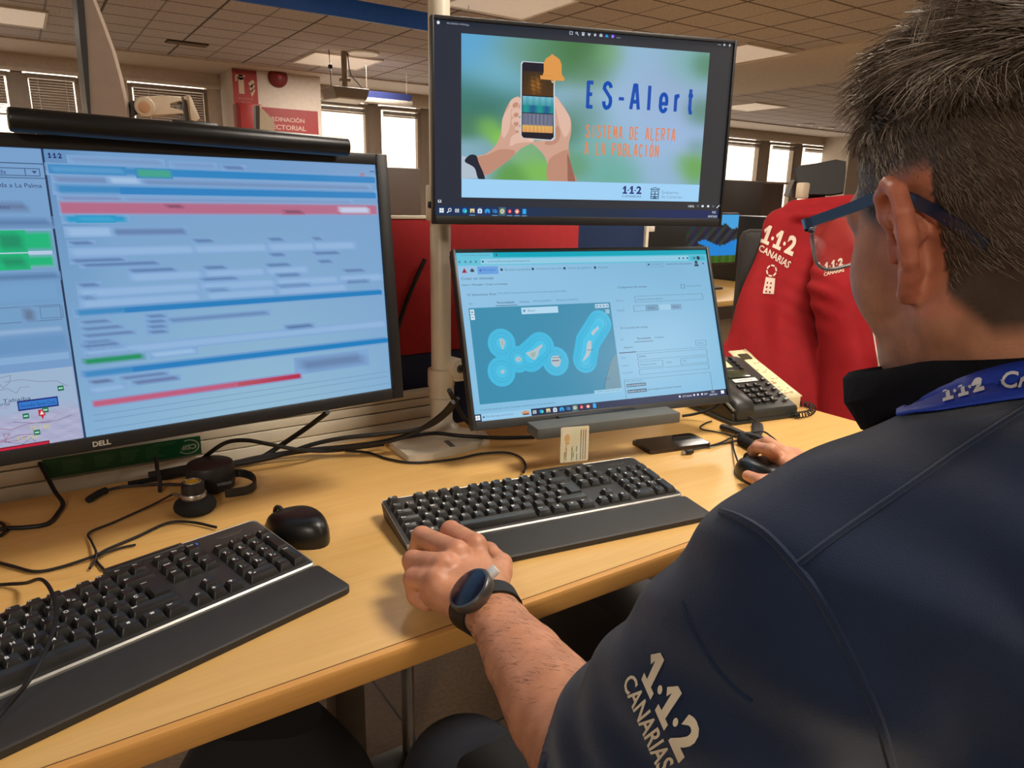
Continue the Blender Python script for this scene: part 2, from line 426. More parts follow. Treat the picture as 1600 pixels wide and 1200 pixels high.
# partition wall of the far right corner
mb = MB(); mb.box((XR-0.35, YW-0.25, CEIL/2), (0.7, 0.5, CEIL-0.002), M_WALL); struct(mb, 'wall_corner')

# hillside outside
m_hill = bpy.data.materials.new('hillside'); m_hill.use_nodes = True; nt = m_hill.node_tree; p = nt.nodes['Principled BSDF']
nz = nt.nodes.new('ShaderNodeTexNoise'); nz.inputs['Scale'].default_value = 0.9; nz.inputs['Detail'].default_value = 8
tc = nt.nodes.new('ShaderNodeTexCoord'); nt.links.new(tc.outputs['Object'], nz.inputs['Vector'])
rp = nt.nodes.new('ShaderNodeValToRGB'); rp.color_ramp.elements[0].position = .38; rp.color_ramp.elements[1].position = .6
rp.color_ramp.elements[0].color = (*lin((205, 180, 160)), 1); rp.color_ramp.elements[1].color = (*lin((246, 236, 222)), 1)
nt.links.new(nz.outputs['Fac'], rp.inputs[0]); nt.links.new(rp.outputs[0], p.inputs['Base Color']); p.inputs['Roughness'].default_value = 1.0
mb = MB(); rings = []
for j in range(14):
    t = j/13
    rings.append([(-30+130*i/30, 30+45*t+2*math.sin(i*.7+j), -6+22*t+1.2*math.sin(i*1.3)*t+.6*math.sin(j*2.1+i)) for i in range(31)])
mb.loft(rings, m_hill, closed=False, cap=False); tag(mb.build('hillside'), kind='structure')

# ------------------------------------------------------------------ ceiling fittings
M_PANEL = mat('luminaire_diffuser', (232, 214, 194), 0.6, emit=(255, 232, 205), estr=0.28)
M_PANEL_LIT = mat('luminaire_diffuser_lit', (240, 224, 204), 0.6, emit=(255, 232, 200), estr=1.6)
def luminaire(x, y, label, m=M_PANEL, s=0.6):
    t = thing('ceiling_light', label, 'ceiling light', (x, y, CEIL), group='square ceiling lights')
    mb = MB()
    for sx_ in (-1, 1):
        mb.box((sx_*(s/2-.0075), 0, -0.007), (0.015, s, 0.014), M_WHITE); mb.box((0, sx_*(s/2-.0075), -0.007), (s-.03, 0.015, 0.014), M_WHITE)
    mb.build('frame', t)
    mb = MB(); mb.box((0, 0, -0.005), (s-.03, s-.03, 0.008), m); mb.build('diffuser', t)
def zc(px, py): p = on_z(px, py, CEIL); return p.x, p.y
q = [zc(*a) for a in ((457.5, 95), (490, 79.5), (601, 94), (555, 108))]
luminaire(sum(a[0] for a in q)/4, sum(a[1] for a in q)/4, 'square ceiling light beside the round ceiling speaker')
q = zc(1248, 82.4); luminaire(q[0]-.3+.0, q[1]+.3, 'nearer square ceiling light right of the upper screen')
q = zc(1232, 166); luminaire(q[0]-.3, q[1]+.3, 'farther square ceiling light right of the upper screen')
q = zc(690, 4); luminaire(q[0]+.3, q[1]-.28, 'square ceiling light cut by the top edge above the upper screen')
q = zc(70, 45); luminaire(q[0]-.3, q[1]-.35, 'dim ceiling light in the top left corner')
for x, y in ((1.25, .30), (1.25, 2.10), (3.65, 1.2), (-1.5, -1.6), (2.4, -2.0), (-1.6, 3.2), (6.5, 1.2)):
    luminaire(x, y, 'lit square ceiling light over the operators\' desks', M_PANEL_LIT)
def round_light(px, py, label):
    x, y = zc(px, py); t = thing('downlight', label, 'ceiling light', (x, y, CEIL), group='round downlights')
    mb = MB(); mb.lathe([(0.09, 0), (0.115, 0), (0.118, -0.01), (0.10, -0.018), (0.088, -0.008)], M_WHITE, seg=28); mb.build('rim', t)
    mb = MB(); mb.lathe([(0.001, -0.006), (0.088, -0.006), (0.088, -0.001), (0.001, -0.001)], M_PANEL_LIT, seg=28); mb.build('lens', t)
round_light(1259, 194, 'round bright downlight on the ceiling left of the man\'s head')
round_light(1292, 199, 'dimmer downlight nearest the man\'s forehead')
x, y = zc(568, 82); t = thing('ceiling_speaker', 'round pale speaker grille flush in the tiled ceiling', 'speaker', (x, y, CEIL))
mb = MB(); mb.lathe([(0.105, 0), (0.13, 0), (0.13, -0.008), (0.118, -0.016), (0.105, -0.010)], M_WHITE, seg=32); mb.build('rim', t)
mb = MB(); mb.lathe([(0.001, -0.008), (0.105, -0.010), (0.105, -0.002), (0.001, -0.002)], mat('speaker_grille', (190, 172, 150), .7, bump=.6, bscale=400), seg=32); mb.build('grille', t)
x, y = zc(292, 67); t = thing('ceiling_vent', 'dark slotted air vent in the tiled ceiling left of the blue sign', 'vent', (x, y, CEIL))
mb = MB(); mb.box((0, 0, -0.004), (0.30, 0.12, 0.008), mat('vent_dark', (66, 52, 42), .7)); mb.build('frame', t)
mb = MB()
for k in range(4): mb.box((0, -0.042+k*0.028, -0.010), (0.28, 0.012, 0.006), M_FRAME, M=None)
mb.build('louvres', t)
x, y = zc(1275, 190); t = thing('smoke_detector', 'small round detector on the ceiling near the man\'s forehead', 'smoke detector', (on_z(1320, 190, CEIL).x, on_z(1320, 190, CEIL).y, CEIL))
mb = MB(); mb.lathe([(0.055, 0), (0.055, -0.02), (0.04, -0.035), (0.001, -0.04)], M_WHITE, seg=24); mb.build('body', t)

# blue sign hung below the ceiling
a, b = on_z(377, 0, CEIL), on_z(671, 49, CEIL)
M_BLUE = mat('blue_sign_board', (16, 96, 205), 0.5)
yb = (a.y+b.y)/2; zt = on_y(671, 22, yb).z; zb = on_y(671, 49, yb).z
yb = 4.1; zt, zb = on_y(671, 21, yb).z, on_y(671, 49, yb).z; x0 = on_y(330, -6, yb).x; x1 = on_y(760, 60, yb).x
t = thing('hanging_sign', 'long plain blue board hung under the ceiling left of the upper screen', 'sign', ((x0+x1)/2, yb, zb))
mb = MB(); mb.box((0, 0, (zt-zb)/2), (x1-x0, 0.03, zt-zb), M_BLUE, bev=0.003); mb.build('board', t)
for sx_ in (-.42, .42):
    mb = MB(); mb.tube([(sx_*(x1-x0), 0, zt-zb-.002), (sx_*(x1-x0), 0, CEIL-zb)], 0.003, M_STEEL, 6); mb.build('rod', t)
# smaller blue sign farther away, rounded end
yb = 6.3; A = on_y(565, 140, yb); B = on_y(643, 159, yb)
zt, zb = on_y(600, 144, yb).z, on_y(600, 155, yb).z
t = thing('hanging_sign', 'short dark blue sign with a rounded end hung beside the projector', 'sign', ((A.x+B.x)/2, yb, zb))
L_ = B.x-A.x; h_ = zt-zb; poly = [(-L_/2, 0), (L_/2-.03, 0), (L_/2-.008, .012), (L_/2, .04), (L_/2, h_), (-L_/2, h_)]
mb = MB(); mb.prism(poly, -.012, .012, mat('navy_sign', (52, 62, 120), .5), M=Matrix.Rotation(PI/2, 4, 'X')); mb.build('board', t)
mb = MB(); mb.box((0, 0, -.02), (L_, .05, .04), M_WHITE, bev=.004); mb.build('rail', t)
for sx_ in (-.4, .4):
    mb = MB(); mb.tube([(sx_*L_, 0, h_), (sx_*L_, 0, CEIL-zb)], 0.0016, M_FRAME, 6); mb.build('rod', t)
# projector on a ceiling post
yp = 6.0; P0 = on_y(540, 158, yp)
t = thing('projector', 'grey ceiling projector on a short post with a loose cable', 'projector', P0)
s_ = 0.1
W_ = (on_y(567, 155, yp).x-on_y(507, 150, yp).x)
mb = MB(); mb.prism([(-W_*.33, -.14), (W_*.36, -.14), (W_*.5, .14), (-W_*.5, .14)], 0.0, 0.012, M_WHITE, bev=.004)
mb.box((0, 0, 0.05), (W_*.80, 0.28, 0.085), M_FRAME, taper=(1.22, 1.0), bev=.012); mb.build('housing', t)
mb = MB(); mb.cyl((0, 0, 0.09), (0, 0, CEIL-P0.z), 0.024, M_FRAME); mb.box((0, 0, 0.16), (.075, .07, .03), M_FRAME, bev=.005); mb.build('post', t)
mb = MB(); mb.tube(smooth_path([(.03, 0, CEIL-P0.z-.005), (.05, 0, .22), (.11, 0, .15), (.16, 0, .10)]), 0.005, M_BLACK, 6); mb.build('cable', t)
mb = MB(); mb.tube([(-W_*.36, 0, .09), (-W_*.36, 0, .27), (-W_*.37, .01, CEIL-P0.z)], 0.004, M_BLACK, 6); mb.box((-W_*.36, 0, .25), (.03, .03, .03), M_BLACK, bev=.006); mb.build('safety_wire', t)

# ------------------------------------------------------------------ things on the pillar
def yface(px, py): p = on_y(px, py, 7.297); return p.x, p.z
(sx0, sz1), (sx1, sz0) = yface(362, 108), yface(404, 166)
sz1 = yface(383, 109)[1]; sz0 = yface(383, 166)[1]
M_SIGN = print_mat('printed_sign')
cv = Canvas(40, 60, sx1-sx0, sz1-sz0, -(sx1-sx0)/2, (sz1-sz0), -0.004, 0.0006)
RD = (166, 52, 48); CR = (206, 180, 150)
cv.rect(0, 0, 40, 60, RD, 0); cv.rect(0, 0, 40, 6, (140, 40, 38), 1)
cv.rect(9, 13, 18, 40, CR, 1); cv.rect(5, 9, 21, 12, CR, 1); cv.rect(4, 12, 7, 20, CR, 1); cv.disc(13.5, 13, 4.5, CR, 1)
for k in range(3): cv.poly([(25+k*1.5, 22+k*7), (32, 15+k*7), (36, 18+k*7), (30, 30+k*7)][::1], CR, 1)
cv.text('EXTINTOR', 8, 49, 3, (200, 140, 120), 2, w=24); cv.text('DE CO2', 12, 55, 3, (200, 140, 120), 2, w=16)
t = thing('fire_sign', 'red fire extinguisher sign with pale symbols on the white pillar', 'sign', ((sx0+sx1)/2, 7.297, sz0))
mb = MB(); mb.box((0, 0, (sz1-sz0)/2), (sx1-sx0, 0.006, sz1-sz0), M_RED); mb.build('plate', t)
cv.build('print', M_SIGN, t)
x, z = yface(434, 121); t = thing('alarm_bell', 'dark red round fire alarm on the white pillar', 'alarm', (x, 7.30, z))
mb = MB(); R90 = Matrix.Rotation(PI/2, 4, 'X'); mb.lathe([(0.001, .06), (.05, .055), (.085, .035), (.092, .005), (.092, 0)], mat('alarm_red', (120, 30, 26), .5), M=R90, seg=32); mb.build('gong', t)
mb = MB(); mb.lathe([(0.001, .015), (.02, .012), (.022, 0)], M_RED, c=(0, -.055, 0), M=R90, seg=16); mb.build('boss', t)
# red extinguisher cabinet
A, B = yface(366, 163), yface(402, 222)
t = thing('extinguisher_cabinet', 'red extinguisher cabinet fixed to the pillar under the fire sign', 'cabinet', ((A[0]+B[0])/2, 7.30, B[1]))
w_, h_ = B[0]-A[0]+.03, A[1]-B[1]
mb = MB(); mb.box((0, -.09, h_/2), (w_, .18, h_), mat('cabinet_red', (150, 44, 40), .4), bev=.008); mb.build('body', t)
mb = MB(); mb.box((0.0, -.184, h_/2), (w_*.86, .008, h_*.86), mat('cabinet_red', (150, 44, 40), .4), bev=.003); d = mb.build('door', t)
mb = MB(); mb.box((w_*.3, -.194, h_*.5), (.012, .012, .05), M_STEEL, bev=.002); mb.build('handle', d)
# red board with white letters
A, B = yface(394, 167), yface(499, 240)
zt = yface(456, 171)[1]; w_ = B[0]-A[0]; h_ = zt-B[1]
t = thing('wall_sign', 'red board with white capital letters on the white pillar', 'sign', (A[0], 7.298, B[1]))
mb = MB(); mb.box((w_/2, -.004, h_/2), (w_, .008, h_), mat('board_red', (150, 44, 44), .5)); mb.build('board', t)
cv = Canvas(105, 80, w_, h_, 0, h_, -.0085, .0005)
cv.text('COORDINACI\u00d3N', 6, 24, 10, (206, 172, 160), 1, w=76, bold=.02); cv.build('print', M_SIGN, t)
cv = Canvas(105, 80, w_, h_, 0, h_, -.0085, .0005); cv.text('SECTORIAL', 24, 39, 9, (206, 172, 160), 1, w=60, bold=.02)
cv.build('print', M_SIGN, t)

# ================================================================== THE DESK
def wood_mat():
    m = bpy.data.materials.new('beech_laminate'); m.use_nodes = True; nt = m.node_tree; p = nt.nodes['Principled BSDF']
    tc = nt.nodes.new('ShaderNodeTexCoord'); mp = nt.nodes.new('ShaderNodeMapping'); mp.inputs['Scale'].default_value = (1.6, 26, 26)
    nt.links.new(tc.outputs['Object'], mp.inputs[0])
    n1 = nt.nodes.new('ShaderNodeTexNoise'); n1.inputs['Scale'].default_value = 3.2; n1.inputs['Detail'].default_value = 8; n1.inputs['Roughness'].default_value = .62; n1.inputs['Distortion'].default_value = .25
    nt.links.new(mp.outputs[0], n1.inputs['Vector'])
    rp = nt.nodes.new('ShaderNodeValToRGB'); e = rp.color_ramp.elements
    e[0].position = .25; e[0].color = (*lin((216, 170, 100)), 1); e[1].position = .8; e[1].color = (*lin((229, 187, 116)), 1)
    nt.links.new(n1.outputs['Fac'], rp.inputs[0])
    mp2 = nt.nodes.new('ShaderNodeMapping'); mp2.inputs['Scale'].default_value = (12, 300, 300); nt.links.new(tc.outputs['Object'], mp2.inputs[0])
    n2 = nt.nodes.new('ShaderNodeTexNoise'); n2.inputs['Scale'].default_value = 2.5; n2.inputs['Detail'].default_value = 2; nt.links.new(mp2.outputs[0], n2.inputs['Vector'])
    mx = nt.nodes.new('ShaderNodeMix'); mx.data_type = 'RGBA'; mx.blend_type = 'MULTIPLY'; mx.inputs[0].default_value = .16
    nt.links.new(rp.outputs[0], mx.inputs[6]); nt.links.new(n2.outputs['Color'], mx.inputs[7]); nt.links.new(mx.outputs[2], p.inputs['Base Color'])
    p.inputs['Roughness'].default_value = .36; p.inputs['Specular IOR Level'].default_value = .45
    return m
M_WOOD = wood_mat()
M_EDGE = mat('beech_edge_band', (204, 150, 80), .48, var=.05, vscale=20, stretch=(1, 20, 20))
EDGE_Y = 0.603; BACK_Y = 1.235; DX0, DX1 = -1.1, 1.445
TH = 0.028
desk = thing('desk', 'long light beech desk carrying the screens, keyboards and telephone', 'desk', (0.3, 0.9, 0))
mb = MB()
mb.box(((DX0+DX1)/2-.3, (EDGE_Y+.004+BACK_Y)/2-.9, DESK-TH/2), (DX1-DX0, BACK_Y-EDGE_Y-.004, TH), M_WOOD)
mb.build('desktop', desk)
mb = MB(); rings = []
for x in (DX0-.3, DX1-.3):
    prof = [(0.0036, 0), (-.0020, -.0002), (-.0040, -.0010), (-.0050, -.0030), (-.0053, -.007), (-.0053, -.024), (-.0046, -.0268), (-.003, -.028), (0.0036, -.028)]
    rings.append([(x, EDGE_Y-.9+a, DESK+b) for a, b in prof])
mb.loft(rings, M_EDGE); mb.build('edge_band', desk)
mb = MB(); mb.box(((DX0+DX1)/2-.3, EDGE_Y+.0040-.9, DESK+.00005), (DX1-DX0, .0011, .0003), mat('edge_joint', (92, 60, 28), .6)); mb.build('edge_joint', desk)
M_LEG = mat('grey_desk_leg', (120, 116, 108), .4, metal=.3)
_lg = on_z(505, 1150, 0)
for x in (DX0+.25, DX1-.12):
    mb = MB(); mb.box((x-.3, 1.12-.9, (DESK-TH)/2), (.06, .05, DESK-TH), M_LEG, bev=.004)
    mb.box((x-.3, .92-.9, .02), (.06, .56, .04), M_LEG, bev=.006); mb.build('leg', desk)
mb = MB(); mb.box((.42-.3, 1.19-.9, (DESK-TH)/2), (.06, .06, DESK-TH), M_LEG, bev=.004); mb.build('leg', desk)
mb = MB(); mb.cyl((.56-.3, 1.20-.9, .03), (.56-.3, 1.20-.9, DESK-TH), .014, M_STEEL, 16); mb.box((.52-.3, 1.19-.9, .018), (.20, .06, .03), M_BLACK, bev=.006); mb.build('support_rod', desk)

# cream rail along the back edge of the desk, with its lines
rail = thing('cable_rail', 'cream metal rail along the back edge of the desk', 'cable rail', (0.2, 1.262, DESK))
mb = MB()
RX0, RX1 = -1.2, .66
for z0, z1, dy in ((-.02, .016, .0), (.018, .040, .002), (.042, .058, .004), (.060, .074, .003)):
    mb.box(((RX0+RX1)/2-.2, dy, (z0+z1)/2), (RX1-RX0, .02, z1-z0), M_CREAM, bev=.001)
mb.box(((RX0+RX1)/2-.2, .006, .027), (RX1-RX0, .014, .09), mat('rail_groove', (70, 62, 50), .6)); mb.build('rail', rail)

# divider screens behind the desk
M_FELT_R = mat('red_fabric', (172, 34, 40), .85, var=.08, vscale=60, bump=.3, bscale=900)
M_FELT_B = mat('navy_fabric', (16, 26, 62), .85, var=.08, vscale=60, bump=.3, bscale=900)
M_FELT_U = mat('blue_fabric', (8, 38, 78), .85, var=.08, vscale=60, bump=.3, bscale=900)
YP = 1.300
zt = on_y(620, 342, YP).z; zm = on_y(640, 555, YP).z
xr = on_y(905, 370, YP).x
div = thing('desk_divider', 'red fabric divider with a navy lower band behind the cream pole', 'divider', (xr-.6, YP, DESK-.06))
mb = MB()
mb.box((-.75, 0.012, (zt+zm)/2-DESK+.06), (2.7, .024, zt-zm), M_FELT_R, bev=.004); mb.build('red_panel', div)
mb = MB(); mb.box((-.75, 0.012, (zm)/2-(DESK)/2+.03), (2.7, .024, zm-DESK+.06), M_FELT_B, bev=.003); mb.build('navy_panel', div)
mb = MB(); mb.box((-.75, 0.012, zt-DESK+.063), (2.7, .028, .006), M_CREAM, bev=.001); mb.build('top_trim', div)
mb = MB(); mb.box((.61, .012, (zt-DESK)/2), (.016, .03, zt-DESK-.03), M_STEEL, bev=.002)
for z in (.30, ): mb.box((.622, .0, zt-DESK-.03), (.016, .02, .02), M_STEEL, bev=.002)
mb.build('end_bracket', div)
x0, x1 = xr+.012, on_y(1000, 370, YP+.04).x
zt2 = on_y(950, 350, YP+.04).z
div2 = thing('desk_divider', 'dark blue fabric divider right of the red one, under the upper screen', 'divider', (x0, YP+.04, .5))
mb = MB(); mb.box(((x1-x0)/2, 0, (zt2-.5)/2), (x1-x0, .03, zt2-.5), M_FELT_U, bev=.004); mb.build('panel', div2)
mb = MB(); mb.box((x1-x0+.005, -.004, (zt2-.5)/2), (.010, .034, zt2-.5), M_CREAM, bev=.002); mb.box((x1-x0+.02, -.006, zt2-.51), (.02, .03, .018), M_WHITE, bev=.003); mb.build('end_post', div2)

# ================================================================== MONITORS
M_BEZEL = mat('monitor_bezel', (30, 29, 30), .42)
M_BEZEL2 = mat('monitor_bezel_grey', (52, 53, 53), .4)
M_SCREEN = emit_mat('lit_screen', 1.0)
def monitor(name, label, loc, yaw, tilt, w, h, side, top, bot, M_B, depth=.045, depth_in=.016):
    t = thing(name, label, 'monitor', loc, (0, 0, 0))
    t.rotation_euler = (Matrix.Rotation(yaw, 3, 'Z') @ Matrix.Rotation(-tilt, 3, 'X')).to_euler()
    mb = MB()
    # frame as four bars round the display, slim back shell swelling at the middle
    mb.box((-(w-side)/2, .008, h/2), (side, .018, h), M_B, bev=.0015); mb.box(((w-side)/2, .008, h/2), (side, .018, h), M_B, bev=.0015)
    mb.box((0, .008, h-top/2), (w-2*side, .018, top), M_B, bev=.0012); mb.box((0, .008, bot/2), (w-2*side, .018, bot), M_B, bev=.0012)
    mb.build('bezel', t)
    mb = MB(); mb.box((0, .022, h/2), (w-.004, .014, h-.004), M_BLACK, bev=.004)
    mb.box((0, .022+depth/2, h/2), (w*.62, depth, h*.62), M_BLACK, bev=.012); mb.build('back_shell', t)
    return t
UW, UH = .54, .319
mon_u = monitor('monitor', 'upper monitor showing a phone held in two hands and a big blue title', (.827, 1.002, 1.148), -.3252, .005, UW, UH, .005, .006, .0145, M_BEZEL)
LW, LH = .542, .315
mon_l = monitor('monitor', 'tilted lower monitor showing a map of islands, behind the right keyboard', (.858, .937, .811), -.1895, .3624, LW, LH, .006, .006, .0145, M_BEZEL2)
MW, MH = .82, .36
_ax = Vector((math.cos(.0724), math.sin(.0724), 0))
mon_m = monitor('monitor', 'large wide monitor at the left edge showing blurred blue forms', Vector((.154, .952, .892))-_ax*.105, .0724, .0984, MW, MH, .018, .015, .0165, M_BEZEL)

# ---- upper screen: fractions of the outer frame
cv = Canvas(1000, 1000, UW, UH, -UW/2, UH, .004)
def R_(u0, v0, u1, v1, c, k=1): cv.rect(u0*1000, v0*1000, u1*1000, v1*1000, c, k)
def bgfn(a, b):
    return (34+14*a, 42+6*a-6*b*0, 54+2*(1-a)-4*a)
cv.grid(8, 16, 992, 955, 12, 6, bgfn, 0)
cv.grid(8, 908, 992, 955, 14, 2, lambda a, b: (16+14*a, 46-4*a, 78-2*a+12*math.sin(a*9)), 1)
blobs = []
rr = random.Random(5)
for (a, b, r, c) in ((.05, .05, .22, (86, 160, 205)), (.07, .45, .16, (52, 110, 96)), (.12, .25, .13, (120, 180, 200)), (.2, .08, .12, (110, 150, 130)), (.3, .1, .12, (80, 130, 92)), (.45, .05, .14, (64, 112, 62)), (.57, .08, .08, (110, 160, 96)), (.52, .2, .1, (86, 130, 88)),
    (.68, .12, .16, (140, 178, 205)), (.62, .4, .2, (150, 182, 212)), (.8, .3, .2, (148, 170, 206)), (.9, .12, .12, (120, 170, 170)), (.97, .1, .07, (70, 120, 80)), (.97, .45, .08, (80, 126, 100)), (.9, .6, .15, (150, 178, 215)), (.72, .65, .2, (150, 180, 214)), (.55, .72, .14, (110, 168, 160)), (.62, .88, .12, (100, 168, 150)),
    (.10, .62, .06, (128, 186, 80)), (.15, .70, .05, (130, 196, 70)), (.3, .92, .08, (120, 182, 80)), (.20, .98, .07, (90, 150, 70)), (.27, .80, .07, (120, 170, 120)), (.22, .55, .08, (96, 140, 126)), (.42, .62, .09, (78, 124, 96)), (.08, .8, .07, (120, 160, 170)), (.36, .78, .06, (110, 150, 140)), (.46, .86, .07, (96, 150, 110)), (.95, .85, .08, (100, 160, 70)), (.85, .9, .1, (140, 176, 206)), (.03, .85, .1, (130, 170, 190)), (.02, .62, .07, (70, 120, 90)), (.5, .5, .1, (96, 140, 130)), (.97, .7, .05, (110, 150, 150))):
    blobs.append((a, b, r, np.array(c, float)))
def photo(a, b):
    tot = np.array([120, 165, 185.])*.05; w = .05
    for x, y, r, c in blobs:
        g = math.exp(-(((a-x)*1.25)**2+((b-y)*.85)**2)/(2*(r*.62)**2)); tot = tot+c*g; w += g
    return tuple(np.clip(tot/w*1.02, 0, 255))
cv.grid(91, 72, 908, 768, 48, 30, photo, 1)
R_(.0915, .768, .908, .862, (158, 208, 244), 9)
SK, SK2, SK3, SKD = (205, 160, 140), (188, 138, 116), (222, 182, 164), (150, 100, 84)
def hand_px(pts, c, k, sm=False):
    P = []
    if sm:
        q = [Vector((x, y)) for x, y in pts]; n_ = len(q); pts = []
        for i in range(n_):
            a_, b_, c_, d_ = q[i-1], q[i], q[(i+1) % n_], q[(i+2) % n_]
            for j in range(5):
                t_ = j/5; r_ = .5*((2*b_)+(c_-a_)*t_+(2*a_-5*b_+4*c_-d_)*t_*t_+(3*b_-a_-3*c_+d_)*t_**3); pts.append((r_.x, r_.y))
    for x, y in pts:
        # photo point to the plane of the upper monitor
        n_ = Vector((math.sin(-.3252), -math.cos(-.3252), 0)); ax_ = Vector((math.cos(-.3252), math.sin(-.3252), 0)); c0 = Vector((.827, 1.002, 1.148))
        d = ray(x, y); t_ = (c0-CAM).dot(n_)/d.dot(n_); p_ = CAM+d*t_-c0
        P.append(((p_.dot(ax_)/UW+.5)*1000, (1-p_.z/UH)*1000))
    cv.poly(P, c, k)
# left hand and forearm, with cuff and watch strap
hand_px([(722, 243), (735, 246), (752, 262), (760, 278), (722, 279)], (176, 190, 204), 3)
hand_px([(744, 246), (760, 240), (776, 226), (784, 205), (788, 180), (797, 160), (810, 150), (816, 158), (812, 175), (812, 196), (822, 207), (835, 214), (832, 223), (815, 232), (800, 246), (780, 262), (758, 274), (750, 268)], SK, 3, True)
hand_px([(746, 248), (764, 241), (784, 233), (806, 236), (796, 250), (778, 263), (759, 273)], SK2, 3.4, True)
for q_ in ([(797, 160), (805, 152), (813, 152), (815, 159), (808, 166), (800, 170)], [(801, 172), (808, 168), (815, 170), (815, 179), (808, 184), (801, 180)], [(801, 186), (808, 183), (815, 185), (815, 194), (807, 197), (801, 193)], [(806, 199), (812, 197), (816, 201), (813, 206), (808, 205)]): hand_px(q_, SK3, 4.4, True); hand_px([(x*.5+809*.5-1, y*.45+sum(p[1] for p in q_)/len(q_)*.55+3.5) for x, y in q_], SK2, 4.7, True)
hand_px([(786, 186), (793, 172), (799, 166), (799, 182), (797, 200), (790, 214), (785, 210)], SK3, 4, True)
hand_px([(800, 214), (812, 207), (826, 209), (835, 214), (834, 222), (822, 222), (808, 224), (798, 228)], SK3, 5, True); hand_px([(826, 211), (834, 213), (834, 219), (828, 219)], (232, 200, 186), 5.3, True)
hand_px([(727, 252), (735, 242), (745, 243), (749, 254), (757, 272), (758, 281), (748, 279), (742, 262)], (28, 34, 50), 5.6, True)
# right hand and forearm
hand_px([(832, 222), (850, 218), (864, 206), (868, 180), (866, 156), (870, 150), (878, 160), (886, 172), (893, 186), (894, 205), (890, 226), (891, 245), (896, 265), (900, 284), (880, 284), (859, 283), (858, 262), (852, 244), (842, 232)], SK, 3, True)
hand_px([(867, 152), (872, 152), (880, 164), (888, 176), (893, 188), (891, 204), (884, 214), (877, 200), (872, 180)], SK3, 4, True)
hand_px([(866, 206), (872, 196), (877, 206), (874, 220), (864, 226), (852, 224)], SK2, 4.2, True)
hand_px([(858, 252), (872, 240), (889, 234), (892, 250), (897, 268), (900, 284), (859, 283)], SK2, 4, True)
hand_px([(888, 240), (894, 258), (900, 284), (889, 284), (888, 262)], SKD, 5, True)
# the phone
hand_px([(817.5, 94.6), (864, 97.6), (868, 102), (869, 216), (864, 220), (818, 217), (814, 212), (815, 98)], (196, 204, 214), 5)
hand_px([(819, 96), (863, 99), (866, 103), (866.5, 214), (862, 218), (819, 215), (816, 211), (817, 100)], (24, 22, 36), 6)
def pic(u0, v0, u1, v1, fn, k=7): cv.grid(u0*1000, v0*1000, u1*1000, v1*1000, 16, 12, fn, k)
def fire(a, b): g = math.exp(-((a-.42)**2/.03+(b-.55)**2/.12)); h = .5+.5*math.sin(a*23+b*17)*math.cos(b*21-a*9); return (50+150*g*h+26*b, 36+90*g*h+14*b, 18+26*g*h)
def wave(a, b): h = .5+.5*math.sin(a*31); return (90-70*b+40*h*(1-b), 170-60*b+20*h, 190-60*b+12*h*(1-b)) if b < .55 else (20+60*h*(b > .8)*0, 120+30*math.sin(a*14), 140)
def forest(a, b): h = .5+.5*math.sin(a*47); return ((120-30*h, 128-36*h, 150-36*h) if b < .62 else (226-20*h, 150+46*h-60*(b-.62), 70+40*h))
pic(.2815, .226, .3805, .342, fire); pic(.282, .347, .381, .427, wave); pic(.2825, .431, .382, .524, forest)
# bell
OR = (220, 150, 74)
hand_px([(851, 112), (851, 98), (854, 91), (860, 87), (862, 86), (863, 84), (866, 84), (867, 86), (870, 87.5), (876, 92), (879, 100), (879, 114)], OR, 8)
hand_px([(845, 117), (882, 119), (884, 123), (882, 126), (846, 123)], OR, 8); hand_px([(851, 112), (879, 114), (881, 119), (849, 117)], OR, 8)
hand_px([(862, 125), (870, 125.5), (868, 129), (864, 129)], (205, 170, 130), 8)
# writing on the picture
BL_ = (14, 76, 172)
